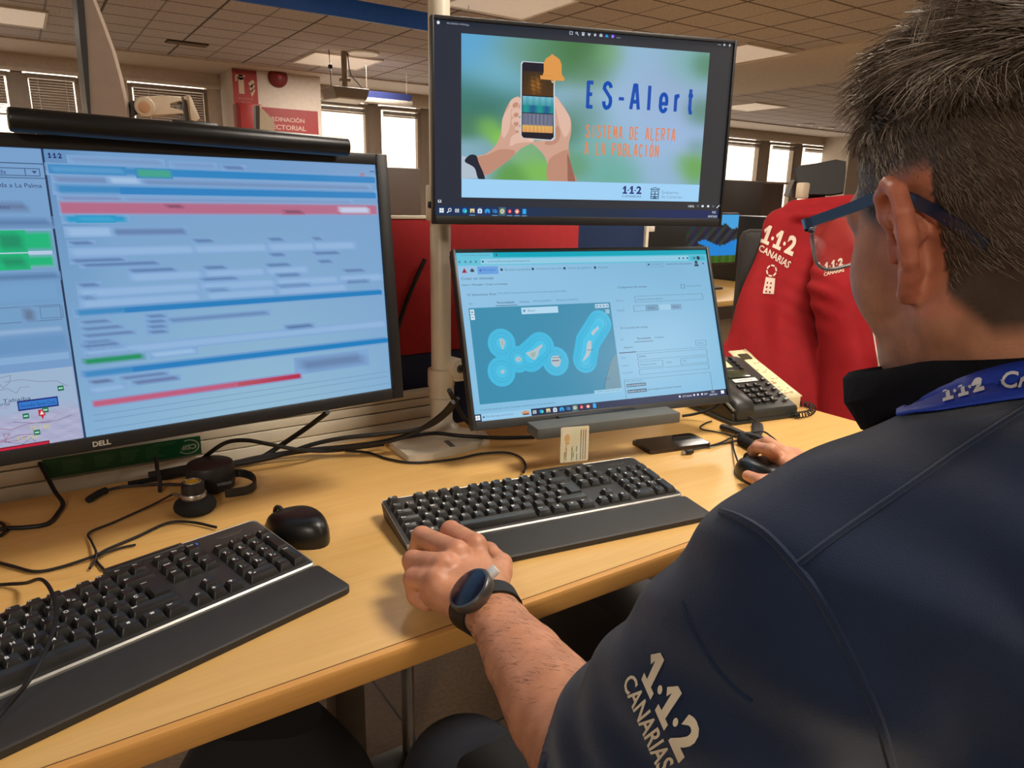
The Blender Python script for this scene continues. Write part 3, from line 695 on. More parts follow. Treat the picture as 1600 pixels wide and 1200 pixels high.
# condensed block letters drawn as strokes of even weight
ARC = lambda cx, cy, rx, ry, a0, a1, n=10: [(cx+rx*math.cos(math.radians(a0+(a1-a0)*i/n)), cy+ry*math.sin(math.radians(a0+(a1-a0)*i/n))) for i in range(n+1)]
GL = {'E': [[(1, 0), (0, 0), (0, 1), (1, 1)], [(0, .48), (.85, .48)]],
    'S': [ARC(.5, .22, .5, .22, -10, -180)+ARC(.5, .72, .5, .26, -65, 90)[2:]+ARC(.5, .76, .5, .24, 90, 185)[1:]],
    'A': [[(0, 1), (.38, 0), (.62, 0), (1, 1)], [(.2, .68), (.8, .68)]], 'l': [[(.5, 0), (.5, 1)]], 'I': [[(.5, 0), (.5, 1)]],
    'e': [[(0, .55), (1, .55)]+ARC(.5, .38, .5, .38, 0, -180)+[(0, .62)]+ARC(.5, .66, .5, .34, 180, 20)], 'r': [[(.1, 0), (.1, 1)], [(.1, .3), (.35, .06), (.95, .04)]],
    't': [[(.45, 0), (.45, .82), (.6, 1), (1, .97)], [(0, .28), (1, .28)]],
    'T': [[(0, 0), (1, 0)], [(.5, 0), (.5, 1)]], 'M': [[(0, 1), (0, 0), (.5, .7), (1, 0), (1, 1)]], 'D': [[(0, 0), (0, 1), (.5, 1)]+ARC(.5, .5, .5, .5, 90, -90)+[(0, 0)]],
    'L': [[(0, 0), (0, 1), (1, 1)]], 'P': [[(0, 1), (0, 0), (.6, 0)]+ARC(.6, .27, .4, .27, -90, 90)+[(0, .54)]], 'R': [[(0, 1), (0, 0), (.6, 0)]+ARC(.6, .26, .4, .26, -90, 90)+[(0, .52)], [(.5, .52), (1, 1)]],
    'O': [ARC(.5, .5, .5, .5, 0, 360, 20)], 'B': [[(0, 0), (0, 1), (.6, 1)]+ARC(.6, .74, .4, .26, 90, -90)+[(0, .48), (.55, .48)]+ARC(.55, .24, .38, .24, 90, -90)+[(0, 0)]],
    'C': [ARC(.5, .5, .5, .5, -40, -320, 18)], 'N': [[(0, 1), (0, 0), (1, 1), (1, 0)]], '\u00d3': [ARC(.5, .5, .5, .5, 0, 360, 20), [(.45, -.07), (.7, -.17)]]}
KU, KV = UW/1000, UH/1000
def glyph(cv, ch, u0, v0, u1, v1, t, c, k):
    """t: stroke weight in metres"""
    h = t/2
    for pl_ in GL[ch]:
        pts = [((u0+x*(u1-u0))*KU+(h*(1-2*x) if 0 <= x <= 1 and u1-u0 > t/KU else 0), (v0+y*(v1-v0))*KV+(h*(1-2*y) if 0 <= y <= 1 else 0)) for x, y in pl_]
        for i, ((a, b), (d, e)) in enumerate(zip(pts, pts[1:])):
            L = math.hypot(d-a, e-b)
            if L < 1e-9: continue
            ux, uy = (d-a)/L*h*.6, (e-b)/L*h*.6; nx, ny = -(e-b)/L*h, (d-a)/L*h
            if i > 0: a, b = a-ux, b-uy
            if i < len(pts)-2: d, e = d+ux, e+uy
            cv.add([((a+nx)/KU, (b+ny)/KV), ((d+nx)/KU, (e+ny)/KV), ((d-nx)/KU, (e-ny)/KV), ((a-nx)/KU, (b-ny)/KV)], [(0, 1, 2, 3)], [lin(c)]*4, k)
for ch, u, w_, v0, v1 in (('E', .489, .028, .252, .392), ('S', .543, .034, .250, .394), ('A', .636, .038, .252, .393), ('l', .698, .012, .249, .393), ('e', .739, .033, .288, .395), ('r', .791, .026, .288, .393), ('t', .837, .028, .254, .395)):
    glyph(cv, ch, u*1000, v0*1000, (u+w_)*1000, v1*1000, .0062, BL_, 6)
cv.rect(599, 325, 617, 342, BL_, 6)
OG = (224, 132, 88)
def spaced(st, u, v, h, w, c, k, t):
    p = w/len(st)
    for i, ch in enumerate(st):
        if ch != ' ': glyph(cv, ch, u+i*p, v-h, u+i*p+p*.76, v, t, c, k)
spaced('SISTEMA DE ALERTA', 492, 540, 68, 318, OG, 6, .0023)
spaced('A LA POBLACI\u00d3N', 490, 628, 68, 264, OG, 6, .0023)
NV = (30, 46, 120)
def logo112(cv, u, v, h, w, c, k, sub='CANARIAS', subc=None, bold=.035):
    """1-1-2 with the small word under it; v is the top"""
    g = w/100
    for x in (0, 36):
        V, F = one_geo(x, g, h/40); cv.add([(u+a, v+h-b) for a, b in V], F, [lin(c)]*len(V), k)
    cv.text('2', u+73*g, v+h, h, c, k, w=27*g, bold=bold)
    cv.disc(u+30*g, v+h*.55, 3.6*g, c, k, 12, ry=h*.09); cv.disc(u+67*g, v+h*.55, 3.6*g, c, k, 12, ry=h*.09)
    if sub: cv.text(sub, u, v+h*1.48, h*.34, subc or c, k, w=w)
logo112(cv, 628, 784, 42, 68, NV, 10, subc=(90, 120, 165))
GRY = (70, 100, 130)
for k in range(5): cv.disc(731+k*7, 790+abs(k-2)*3, 2.5, GRY, 10, 8, ry=5)
cv.rect(729, 799, 761, 804, GRY, 10); cv.frame(730, 808, 760, 851, 3.5, GRY, 10); cv.rect(743, 810, 747, 848, GRY, 11); cv.rect(733, 822, 757, 827, GRY, 11); cv.rect(733, 835, 757, 840, GRY, 11); cv.disc(745, 846, 8, GRY, 11, 12, ry=6)
cv.text('Gobierno', 769, 822, 17, (120, 152, 182), 10, w=62); cv.text('de Canarias', 769, 845, 16, (120, 152, 182), 10, w=76)
# window title, tool icons, task bar
cv.disc(23, 32, 4.5, (220, 225, 230), 4, 12, ry=8); cv.text('IMG-20230201-WA0018.jpg', 48, 38, 10, (170, 180, 195), 4, w=66)
IC = (186, 196, 208)
for k in range(9):
    u = 432+k*19.5; v = 30
    if k == 0: cv.frame(u-5, v-8, u+5, v+8, 2, IC, 4)
    elif k == 1: cv.frame(u-5, v-7, u+2, v+3, 2, IC, 4); cv.line([(u+1, v+3), (u+5, v+9)], 2.5, IC, 4)
    elif k == 2: cv.rect(u-4, v-4, u+4, v+8, IC, 4); cv.rect(u-5, v-8, u+5, v-5, IC, 4)
    elif k == 3: cv.poly([(u, v+9), (u-5, v-1), (u-3, v-7), (u, v-4), (u+3, v-7), (u+5, v-1)], IC, 4)
    elif k == 4: cv.disc(u, v, 4, IC, 4, 10, ry=7)
    elif k == 5: cv.rect(u-5, v-4, u+5, v+6, IC, 4); cv.rect(u-3, v-8, u+3, v-5, IC, 4)
    elif k == 6: cv.poly([(u-6, v+6), (u-4, v-3), (u, v-7), (u+4, v-2), (u+6, v+6)], (30, 150, 220), 4)
    elif k == 7: cv.disc(u, v, 5.5, (120, 80, 230), 4, 14, ry=9); cv.disc(u, v, 2, (220, 210, 250), 5, 8, ry=3)
    else: [cv.disc(u-5+5*j, v+4, 1.3, IC, 4, 6, ry=2.2) for j in range(3)]
cv.rect(934, 26, 946, 28, IC, 4); cv.disc(958, 26, 3.5, IC, 4, 10, ry=6); cv.poly([(975, 22), (980, 18), (980, 32), (975, 32)], IC, 4)
WH = (232, 240, 246)
def taskbar_icons(cv, u0, du, v, k, ry=15):
    r = 7.5
    for i in range(12):
        u = u0+du*i
        if i == 0:
            for a in (-1, 1):
                for b in (-1, 1): cv.rect(u+(a-1)*3.6+.5, v+(b-1)*6+.8, u+(a+1)*3.6-.5, v+(b+1)*6-.8, WH, k)
        elif i == 1: cv.disc(u+1.5, v-3, 5.5, WH, k, 14, ry=9.5); cv.disc(u+1.5, v-3, 3.4, (20, 52, 84), k+1, 14, ry=6); cv.line([(u-3, v+5), (u-7, v+12)], 3.5, WH, k)
        elif i == 2: cv.frame(u-6, v-9, u-1, v+9, 1.6, WH, k); cv.frame(u+1, v-9, u+6, v+9, 1.6, WH, k)
        elif i == 3: cv.disc(u, v, r, (30, 150, 220), k, 16, ry=ry-2); cv.disc(u+3, v+3, 4, (70, 220, 170), k+1, 12, ry=7)
        elif i == 4: cv.rect(u-7, v-11, u+7, v+10, (226, 206, 150), k); cv.rect(u-4, v+2, u+4, v+10, (120, 130, 140), k+1)
        elif i == 5: cv.rect(u-7, v-9, u+7, v+12, (214, 226, 236), k); cv.frame(u-3.5, v-14, u+3.5, v-6, 1.5, (214, 226, 236), k); cv.disc(u, v+2, 3, (60, 130, 200), k+1, 10, ry=5)
        elif i == 6: cv.poly([(u-8, v+11), (u-8, v-6), (u, v-13), (u+8, v-6), (u+8, v+11)], (36, 160, 226), k); cv.poly([(u-5, v+11), (u, v-1), (u+5, v+11)], (20, 90, 160), k+1)
        elif i == 7: cv.frame(u-7, v-9, u+4, v+6, 2, (60, 150, 220), k); cv.frame(u-2, v-4, u+7, v+9, 2, (60, 150, 220), k)
        elif i == 8: cv.rect(u-11, v-21, u+11, v+23, (60, 100, 112), k-1); cv.disc(u, v, r, (196, 186, 120), k, 16, ry=ry-1); cv.disc(u, v, 4.2, (220, 226, 232), k+1, 12, ry=7); cv.disc(u, v, 2.6, (50, 110, 200), k+2, 10, ry=4.4)
        elif i == 9: cv.disc(u, v, 6, (214, 46, 66), k, 14, ry=11); cv.poly([(u-3, v+5), (u, v-7), (u+4, v+3)], (240, 190, 200), k+1)
        elif i == 10: cv.disc(u, v, r, (226, 120, 92), k, 16, ry=ry-2); cv.disc(u, v+1, 3.6, (240, 232, 232), k+1, 12, ry=6)
        elif i == 11: cv.rect(u-6, v-13, u+6, v+13, (40, 166, 236), k)
        if i in (4, 7, 9, 10, 11): cv.rect(u-9, v+21, u+9, v+24, (120, 180, 220), k)
taskbar_icons(cv, 29, 24.2, 930, 4)
cv.frame(18, 877, 28, 890, 2, WH, 4); cv.rect(20, 886, 26, 889, WH, 4)
cv.text('100%', 872, 893, 12, WH, 4, w=22)
for u, c in ((908, (90, 100, 112)), (926, WH), (947, WH), (966, (90, 100, 112))): cv.rect(u-4, 880, u+4, 891, c, 4)
cv.line([(980, 894), (990, 878)], 3, WH, 4)
cv.text('9:52', 964, 925, 12, WH, 4, w=14); cv.text('05/07/2023', 950, 948, 11, WH, 4, w=34)
cv.build('screen', M_SCREEN, mon_u)

# ---- lower screen
cv = Canvas(1000, 1000, LW, LH, -LW/2, LH, .004)
def scrl(a, b):
    e = 1-.10*max(0, 1-abs(a-.5)*2)*.6
    return (122+22*(1-a)*(1-b)+8*b, 178+14*(1-a)*(1-b)+10*b, 212+14*(1-a)*(1-b)+10*b)
cv.grid(11, 18, 989, 953, 16, 10, scrl, 0)
TEAL, TEAL2 = (14, 164, 186), (92, 190, 214)
cv.rect(11, 18, 989, 47, TEAL, 1); cv.rect(11, 18, 140, 50, TEAL2, 2); cv.rect(11, 47, 989, 92, TEAL2, 1); cv.rect(95, 54, 905, 86, (142, 200, 226), 2)
DK = (40, 66, 92); MD = (84, 124, 156)
cv.text('Crear un mensaje - Envio de avisos', 32, 40, 12, MD, 3, w=96); cv.rect(150, 26, 154, 40, DK, 3)
for u in (22, 42, 60, 78): cv.disc(u, 70, 4, MD, 3, 8, ry=7)
cv.disc(102, 70, 3.5, DK, 3, 8, ry=6); cv.text('es.alertspublicwarning.es/#/mensajes/crear', 118, 77, 13, MD, 3, w=152)
for u in (866, 884, 902): cv.disc(u, 70, 3.5, DK, 3, 8, ry=6)
cv.rect(915, 55, 980, 86, (70, 176, 200), 3); cv.disc(950, 70, 7, (24, 40, 60), 4, 14, ry=12); cv.disc(932, 70, 4, DK, 4, 8, ry=6); cv.text('Error', 960, 77, 11, MD, 4, w=18)
cv.poly([(26, 132), (36, 104), (44, 132)], (170, 40, 60), 3); cv.disc(35, 120, 4, (120, 30, 60), 4, 8, ry=7); cv.poly([(54, 120), (62, 106), (70, 120), (66, 128), (58, 128)], DK, 3)
cv.rect(80, 98, 152, 142, (98, 156, 220), 2); cv.text('Mensajes', 98, 126, 14, (54, 96, 190), 3, w=44); cv.disc(90, 119, 4, (54, 96, 190), 3, 8, ry=7)
for u, st, w_ in ((172, 'Envios recibidos', 92), (284, 'Campanas en desarrollo', 96), (402, 'Avisos geograficos', 92), (520, 'Ayuda', 40)):
    cv.disc(u-8, 118, 5, DK, 3, 8, ry=8); cv.text(st, u+4, 125, 13, MD, 3, w=w_)
cv.frame(722, 90, 792, 122, 1.5, (100, 140, 170), 2); cv.disc(732, 106, 4, DK, 3, 8, ry=6); cv.text('Descripcion', 742, 112, 12, MD, 3, w=42)
cv.text('Usuario de la sala operativa', 806, 112, 12, DK, 3, w=112); cv.disc(938, 98, 7, DK, 3, 14, ry=11); cv.rect(929, 110, 947, 124, DK, 3); cv.disc(968, 106, 3, DK, 3, 8, ry=6)
cv.text('Crear un mensaje', 22, 176, 20, (60, 92, 124), 3, w=110); cv.text('Inicio > Mensajes > Crear un mensaje', 22, 208, 14, DK, 3, w=156)
cv.text('01 Seleccionar \u00c1rea', 36, 262, 17, (60, 92, 124), 3, w=98); cv.text('Pulsa sobre el mapa para marcar el area de la alerta que quieres emitir', 140, 260, 13, MD, 3, w=250)
cv.text('Tipo', 36, 312, 12, MD, 3, w=14); cv.text('Personalizado', 134, 312, 14, DK, 3, w=62); cv.text('Provincia', 214, 312, 13, MD, 3, w=34); cv.text('Areas guardadas', 262, 312, 13, MD, 3, w=66); cv.text('Espacio predefinido', 348, 312, 13, MD, 3, w=82)
cv.rect(128, 322, 204, 325, DK, 3)
# map
SEA = (54, 138, 172); AQ, AQ2, AQ3 = (66, 182, 220), (58, 170, 210), (72, 190, 226)
cv.rect(34, 330, 553, 862, SEA, 1)
isl = {1: (133, 536), 2: (121, 692), 3: (184, 631), 4: (245, 599), 5: (317, 658), 6: (437, 612), 7: (485, 481)}
def blob(c, rx, ry, col, k): cv.disc(c[0], c[1], rx, col, k, 36, ry=ry)
def capsule(c, d, rx, ry, col, k):
    pts = []
    dx, dy = d[0]-c[0], d[1]-c[1]
    for i in range(11): 
        t = i/10; blob((c[0]+dx*t, c[1]+dy*t), rx, ry, col, k)
rings_ = ((48, 84, AQ, 2), (34, 61, (52, 152, 190), 3), (33, 59, AQ, 3.4), (22, 40, (52, 152, 190), 3.8), (21, 38, AQ3, 4.2))
for rx, ry, col, k in rings_:
    for i in (1, 2, 3, 5): blob(isl[i], rx*(1.0 if i != 3 else .9), ry*(1.0 if i != 3 else .9), col, k)
    capsule((228, 620), (268, 572), rx*1.05, ry*1.05, col, k)
    capsule((427, 660), (446, 560), rx*.95, ry*.95, col, k); capsule((446, 560), (500, 455), rx*.95, ry*.95, col, k)
LAND = (176, 190, 200); GRN = (150, 180, 170)
cv.poly([(126, 512), (138, 508), (146, 530), (138, 560), (134, 574), (128, 545)], LAND, 5); cv.poly([(132, 520), (138, 520), (138, 550), (133, 545)], GRN, 6)
cv.poly([(116, 692), (128, 680), (132, 690), (126, 706), (118, 702)], LAND, 5)
cv.disc(184, 631, 10, LAND, 5, 12, ry=15); cv.disc(185, 631, 4, GRN, 6, 8, ry=7)
cv.poly([(212, 598), (236, 588), (252, 574), (272, 556), (278, 564), (262, 590), (256, 616), (242, 642), (230, 632)], LAND, 5); cv.poly([(226, 606), (244, 594), (250, 604), (240, 630), (232, 624)], GRN, 6)
cv.poly([(300, 646), (306, 628), (330, 626), (336, 660), (328, 686), (314, 692), (302, 674)], LAND, 5); cv.rect(303, 652, 330, 657, (70, 80, 100), 6); cv.rect(306, 636, 342, 639, (90, 110, 130), 6)
cv.poly([(442, 566), (452, 550), (460, 556), (456, 604), (444, 640), (422, 668), (416, 668), (434, 622)], LAND, 5); cv.rect(438, 606, 462, 609, (70, 90, 110), 6)
cv.poly([(462, 508), (474, 490), (486, 480), (492, 466), (496, 484), (484, 500), (470, 524)], LAND, 5)
CO = (100, 144, 164)
cv.poly([(538, 660), (552, 640), (553, 862), (486, 862), (498, 780), (512, 712)], CO, 2); cv.line([(520, 700), (500, 770), (478, 862)], 3, (46, 122, 156), 2); cv.text('Laayoune', 490, 790, 9, DK, 3, w=22)
cv.rect(38, 338, 52, 366, (206, 226, 238), 3); cv.rect(38, 369, 52, 396, (206, 226, 238), 3); cv.rect(44, 346, 46, 360, DK, 4); cv.rect(41, 352, 49, 355, DK, 4); cv.rect(41, 381, 49, 384, DK, 4)
cv.rect(216, 340, 350, 378, (176, 214, 236), 3); cv.disc(226, 358, 4, MD, 4, 8, ry=7); cv.text('Buscar', 240, 364, 12, MD, 4, w=26)
cv.rect(492, 338, 546, 362, (176, 206, 226), 3); cv.rect(530, 372, 546, 398, (140, 186, 208), 3)
for k in range(4): cv.disc(500+k*13, 350, 3, MD, 4, 8, ry=5)
cv.rect(446, 846, 553, 866, (150, 200, 228), 4); cv.text('Leaflet | Datos del mapa', 456, 861, 11, MD, 5, w=92)
cv.text('Si necesitas ayuda para crear el mensaje, contacta con la sala de emergencias', 34, 900, 13, MD, 3, w=262)
# right column
cv.text('Configuraci\u00f3n del mensaje', 592, 252, 16, (60, 92, 124), 3, w=118); cv.frame(856, 236, 872, 262, 1.5, DK, 3); cv.text('Usuario guardado', 880, 256, 13, MD, 3, w=64)
cv.text('Expiraci\u00f3n', 578, 330, 12, MD, 3, w=30); cv.text('Duraci\u00f3n', 576, 388, 12, MD, 3, w=30)
LN = (66, 100, 128)
cv.frame(654, 300, 946, 338, 1.5, LN, 3); cv.text('Selecciona la duracion del aviso', 664, 326, 12, MD, 4, w=106)
cv.frame(644, 358, 746, 394, 1.5, LN, 3); cv.rect(694, 360, 744, 392, (104, 152, 186), 4); cv.text('Horas', 706, 382, 11, DK, 5, w=24); cv.rect(752, 360, 800, 392, (150, 196, 224), 3); cv.rect(800, 360, 846, 394, (110, 156, 190), 4); cv.text('Minutos', 808, 382, 11, DK, 5, w=28)
cv.text('02 Contenido del mensaje', 580, 500, 16, (60, 92, 124), 3, w=112)
cv.text('Tipo', 572, 566, 12, MD, 3, w=14); cv.text('Personalizado', 642, 566, 14, DK, 3, w=56); cv.text('Predefinido', 714, 566, 13, MD, 3, w=40); cv.rect(628, 578, 706, 581, DK, 3)
cv.frame(884, 596, 930, 628, 1.5, LN, 3); cv.text('Guardar', 892, 618, 11, MD, 4, w=28); cv.text('Espa\u00f1ol', 584, 616, 13, DK, 3, w=34); cv.line([(562, 640), (930, 640)], 1.5, LN, 3); cv.rect(562, 636, 630, 641, DK, 3)
cv.text('Titulo', 566, 674, 12, MD, 3, w=20); cv.frame(632, 652, 928, 690, 1.5, LN, 3); cv.text('ES-Alert', 640, 674, 12, DK, 4, w=28)
cv.text('Categoria', 566, 722, 12, MD, 3, w=28); cv.frame(632, 700, 734, 738, 1.5, LN, 3); cv.text('Proteccion civil aviso', 640, 724, 12, MD, 4, w=66); cv.text('Nivel', 750, 722, 12, MD, 3, w=20); cv.frame(808, 700, 928, 738, 1.5, LN, 3); cv.text('Test', 816, 722, 12, MD, 4, w=18)
cv.text('Descripcion', 566, 766, 12, MD, 3, w=40); cv.frame(632, 746, 928, 778, 1.5, LN, 3)
cv.text('Texto del mensaje', 570, 818, 12, MD, 3, w=68); cv.frame(566, 800, 930, 920, 1.5, LN, 3)
cv.rect(574, 826, 652, 846, (70, 110, 140), 4); cv.text('Aviso de Proteccion Civil', 577, 841, 11, (200, 224, 240), 5, w=70)
cv.rect(574, 862, 652, 882, (60, 98, 128), 4); cv.text('Simulacro de alerta', 577, 877, 11, (200, 224, 240), 5, w=70); cv.text('de emergencia en las islas Canarias', 656, 878, 13, DK, 4, w=140)
cv.frame(566, 922, 660, 948, 1.5, LN, 3); cv.text('Guardar mensaje nuevo', 574, 940, 12, MD, 4, w=76)
cv.text('Caracteres restantes: 15', 850, 932, 11, MD, 4, w=64); cv.text('de 400', 920, 932, 11, MD, 4, w=22)
# task bar
cv.grid(11, 914, 989, 953, 12, 2, lambda a, b: (16+10*a, 42-4*a, 74+6*a), 6)
cv.rect(11, 914, 34, 953, (20, 44, 72), 7)
for a in (-1, 1):
    for b in (-1, 1): cv.rect(22+(a-1)*4+.5, 933+(b-1)*6.6+.8, 22+(a+1)*4-.5, 933+(b+1)*6.6-.8, WH, 8)
cv.rect(34, 914, 205, 953, (150, 200, 232), 7); cv.text('Escribe aqui para buscar', 52, 938, 12, MD, 8, w=92); cv.disc(42, 932, 4, MD, 8, 10, ry=6)
cv.disc(186, 932, 14, (206, 150, 110), 8, 12, ry=12); cv.rect(176, 936, 198, 944, (120, 70, 50), 9)
taskbar_icons(cv, 218-24.6*2, 24.6, 933, 8, ry=12)
cv.rect(150, 915, 206, 952, (150, 200, 232), 11); cv.disc(186, 932, 14, (206, 150, 110), 12, 12, ry=12); cv.rect(176, 936, 198, 944, (120, 70, 50), 13)
for u in (784, 846, 862, 880): cv.disc(u, 932, 4, WH, 8, 8, ry=7)
cv.text('22\u00b0C Soleado', 796, 938, 11, WH, 8, w=40); cv.text('ESP', 890, 938, 10, WH, 8, w=14); cv.text('9:52', 922, 929, 10, WH, 8, w=14); cv.text('05/07/2023', 912, 946, 10, WH, 8, w=34); cv.rect(964, 922, 978, 942, WH, 8)
cv.build('screen', M_SCREEN, mon_l)

# ---- left wide screen: u measured on a frame 610 wide whose right edge is the monitor's, shifted by 210
cv = Canvas(820, 360, MW, MH, -MW/2, MH, .004)
def U_(u): return u*610+210
def V_(v): return v*360
B0, B1 = (112, 154, 200), (134, 172, 214)
cv.grid(18, 14, 802, 344, 20, 12, lambda a, b: (98+26*b*(a > .3)+20*math.exp(-((a-.75)**2)/.05)*b+14*(1-b)*(a > .5), 142+26*b*(a > .3)+16*math.exp(-((a-.75)**2)/.05)*b+12*(1-b)*(a > .5), 188+20*b*(a > .3)+12*(1-b)*(a > .5)), 0)
XD = U_(.3035)
# left window (calls)
cv.rect(18, 14, XD-2, 344, (112, 152, 196), 1)
cv.grid(18, 14, XD-2, 240, 6, 8, lambda a, b: (118-8*b, 158-4*b, 202-8*b), 2)
cv.rect(18, V_(.085), XD-2, V_(.088), (60, 92, 130), 3); cv.rect(18, V_(.128), XD-2, V_(.131), (70, 104, 140), 3)
cv.frame(18, V_(.100), XD-6, V_(.124), 1, (70, 100, 140), 3); cv.text('Motivo Llamada', U_(.17), V_(.119), 4.5, (50, 70, 110), 4, w=44); cv.poly([(XD-14, V_(.108)), (XD-9, V_(.108)), (XD-11.5, V_(.116))], (50, 70, 110), 4); cv.line([(XD-20, V_(.100)), (XD-20, V_(.124))], 1, (70, 100, 140), 4)
cv.text('Pasar Llamada a La Palma', U_(.175), V_(.158), 4.6, (40, 60, 100), 4, w=72)
cv.soft(U_(.12), V_(.205), U_(.265), V_(.225), (96, 118, 156), (114, 156, 200), 4, 4); cv.text('Incidentes', U_(.19), V_(.222), 4.4, (70, 90, 130), 5, w=30)
cv.soft(18, V_(.255), XD-4, V_(.27), (86, 124, 168), (112, 152, 196), 4, 4)
cv.rect(18, V_(.279), XD-4, V_(.292), (130, 168, 206), 3)
GN = (20, 178, 120)
cv.soft(18, V_(.293), U_(.294), V_(.342), GN, (100, 160, 180), 2.2, 4); cv.soft(U_(.215), V_(.296), U_(.25), V_(.34), (20, 140, 100), GN, 4, 5)
cv.rect(18, V_(.345), XD-6, V_(.36), (176, 200, 224), 3); cv.soft(18, V_(.365), U_(.293), V_(.394), GN, (120, 170, 190), 2.0, 4); cv.soft(U_(.215), V_(.366), U_(.25), V_(.393), (20, 140, 100), GN, 4, 5)
cv.soft(18, V_(.42), XD-4, V_(.432), (84, 124, 166), (108, 150, 194), 3, 4); cv.soft(18, V_(.445), XD-6, V_(.50), (110, 156, 198), (108, 150, 194), 3, 4)
cv.frame(18, V_(.515), XD-6, V_(.565), 1.2, (96, 130, 170), 4); cv.soft(U_(.235), V_(.525), U_(.25), V_(.56), (96, 120, 150), (112, 152, 196), 3, 5); cv.frame(U_(.26), V_(.52), U_(.297), V_(.558), 1, (96, 130, 170), 5)
cv.soft(18, V_(.585), XD-8, V_(.598), (140, 172, 208), (112, 152, 196), 2, 4); cv.soft(18, V_(.61), XD-5, V_(.66), (100, 144, 190), (112, 152, 196), 3, 4); cv.rect(18, V_(.665), XD-5, V_(.69), (128, 168, 208), 3)
# map in its lower corner
rr = random.Random(8)
def mapc(a, b):
    n = math.sin(a*61+b*13)*math.sin(b*47-a*29)+.6*math.sin(a*113+b*71)
    k = max(0, min(1, (b-.42)*6)); return (152+14*k+n*9*k, 176-8*k+n*7*k, 204-6*k+n*7*k)
cv.grid(18, V_(.716), XD-3, V_(.968), 60, 36, mapc, 3)
for k in range(26):
    x = rr.uniform(U_(-.05), XD-40); y = rr.uniform(V_(.74), V_(.93)); pts = [(x, y)]
    for j in range(5): x = min(XD-5, x+rr.uniform(-8, 20)); y = min(V_(.96), max(V_(.72), y+rr.uniform(-9, 9))); pts.append((x, y))
    cv.line(pts, .7, rr.choice(((120, 120, 150), (150, 110, 140), (130, 140, 160), (170, 150, 180))), 4)
cv.text('Puerto', U_(.165), V_(.815), 4, (60, 80, 110), 5, w=16); cv.text('Tabaiba', U_(.182), V_(.806), 4, (60, 80, 110), 5, w=26)
cv.rect(U_(.203), V_(.806), U_(.267), V_(.838), (26, 40, 120), 5); cv.rect(U_(.205), V_(.811), U_(.265), V_(.833), (44, 118, 200), 6); cv.text('Incendio Santa Cruz', U_(.208), V_(.828), 4, (20, 60, 130), 7, w=33)
cv.rect(U_(.233), V_(.842), U_(.2435), V_(.862), (190, 30, 50), 6); cv.poly([(U_(.235), V_(.858)), (U_(.238), V_(.845)), (U_(.2415), V_(.858))], (240, 220, 224), 7); cv.poly([(U_(.236), V_(.862)), (U_(.2385), V_(.875)), (U_(.241), V_(.862))], (190, 30, 50), 6)
for u, v in ((.274, .782), (.2445, .845), (.213, .856), (.226, .913)):
    cv.rect(U_(u)-3, V_(v)-3, U_(u)+3, V_(v)+3, (20, 110, 80), 6); cv.rect(U_(u)-2, V_(v)-.8, U_(u)+2, V_(v)+.8, (170, 220, 200), 7)
cv.text('TF-194', U_(.193), V_(.933), 5, (196, 190, 110), 6, w=20); cv.text('TF-180', U_(.215), V_(.905), 5, (196, 190, 110), 6, w=20)
cv.rect(18, V_(.944), U_(.243), V_(.968), (120, 20, 44), 6); cv.rect(18, V_(.948), U_(.241), V_(.966), (200, 26, 60), 7)
# right window: the blurred form
cv.rect(XD-2.2, 14, XD, 344, (36, 52, 84), 4)
cv.rect(XD, 14, U_(.9705), V_(.046), (22, 20, 26), 2) if False else None
logo112(cv, U_(.309), V_(.052), 5.6, 13.5, (30, 36, 100), 5, subc=(110, 140, 180))
cv.text('Sala', U_(.311), V_(.045), 2.6, (100, 120, 150), 5, w=7)
def soft(u0, v0, u1, v1, c, bg=(124, 164, 208), f=2.4, k=4, fu=4): cv.soft(U_(u0), V_(v0), U_(u1), V_(v1), c, bg, f, k, fu)
soft(.345, .062, .50, .075, (116, 150, 194)); soft(.52, .066, .60, .078, (116, 150, 196)); soft(.62, .07, .66, .08, (90, 120, 170)); cv.disc(U_(.935), V_(.085), 4, (160, 120, 150), 4, 12)
BB = (30, 124, 190); BBd = (58, 134, 190)
soft(.308, .088, .966, .112, BBd, k=4); cv.grid(U_(.45), V_(.09), U_(.967), V_(.112), 10, 1, lambda a, b: (50-24*a, 132-6*a, 192), 5)
soft(.312, .092, .43, .108, (84, 150, 200), BBd, 2, 6, 3); soft(.455, .092, .515, .116, (66, 160, 140), BBd, 1.5, 6, 2)
soft(.315, .122, .40, .14, (110, 138, 182)); soft(.405, .12, .455, .138, (160, 190, 224)); soft(.465, .126, .95, .14, (108, 140, 184), f=3)
soft(.315, .147, .965, .172, BBd, k=5); cv.grid(U_(.42), V_(.151), U_(.966), V_(.172), 8, 1, lambda a, b: (44-12*a, 126, 190), 6)
soft(.32, .184, .42, .192, (120, 140, 186)); soft(.43, .186, .90, .194, (118, 148, 192))
PK = (176, 104, 134)
soft(.317, .199, .966, .236, PK, k=5, f=2, fu=2); soft(.50, .207, .53, .214, (120, 70, 100), PK, 2, 6); soft(.74, .222, .78, .232, (120, 70, 100), PK, 2, 6); soft(.87, .208, .945, .23, (190, 200, 226), PK, 2, 6)
soft(.322, .242, .424, .262, (34, 150, 196), k=5, f=2); soft(.345, .246, .40, .258, (60, 160, 205), (34, 150, 196), 2, 6)
soft(.323, .28, .395, .305, (150, 184, 222), f=2); soft(.40, .284, .53, .304, (98, 128, 172))
WB = (142, 178, 218)
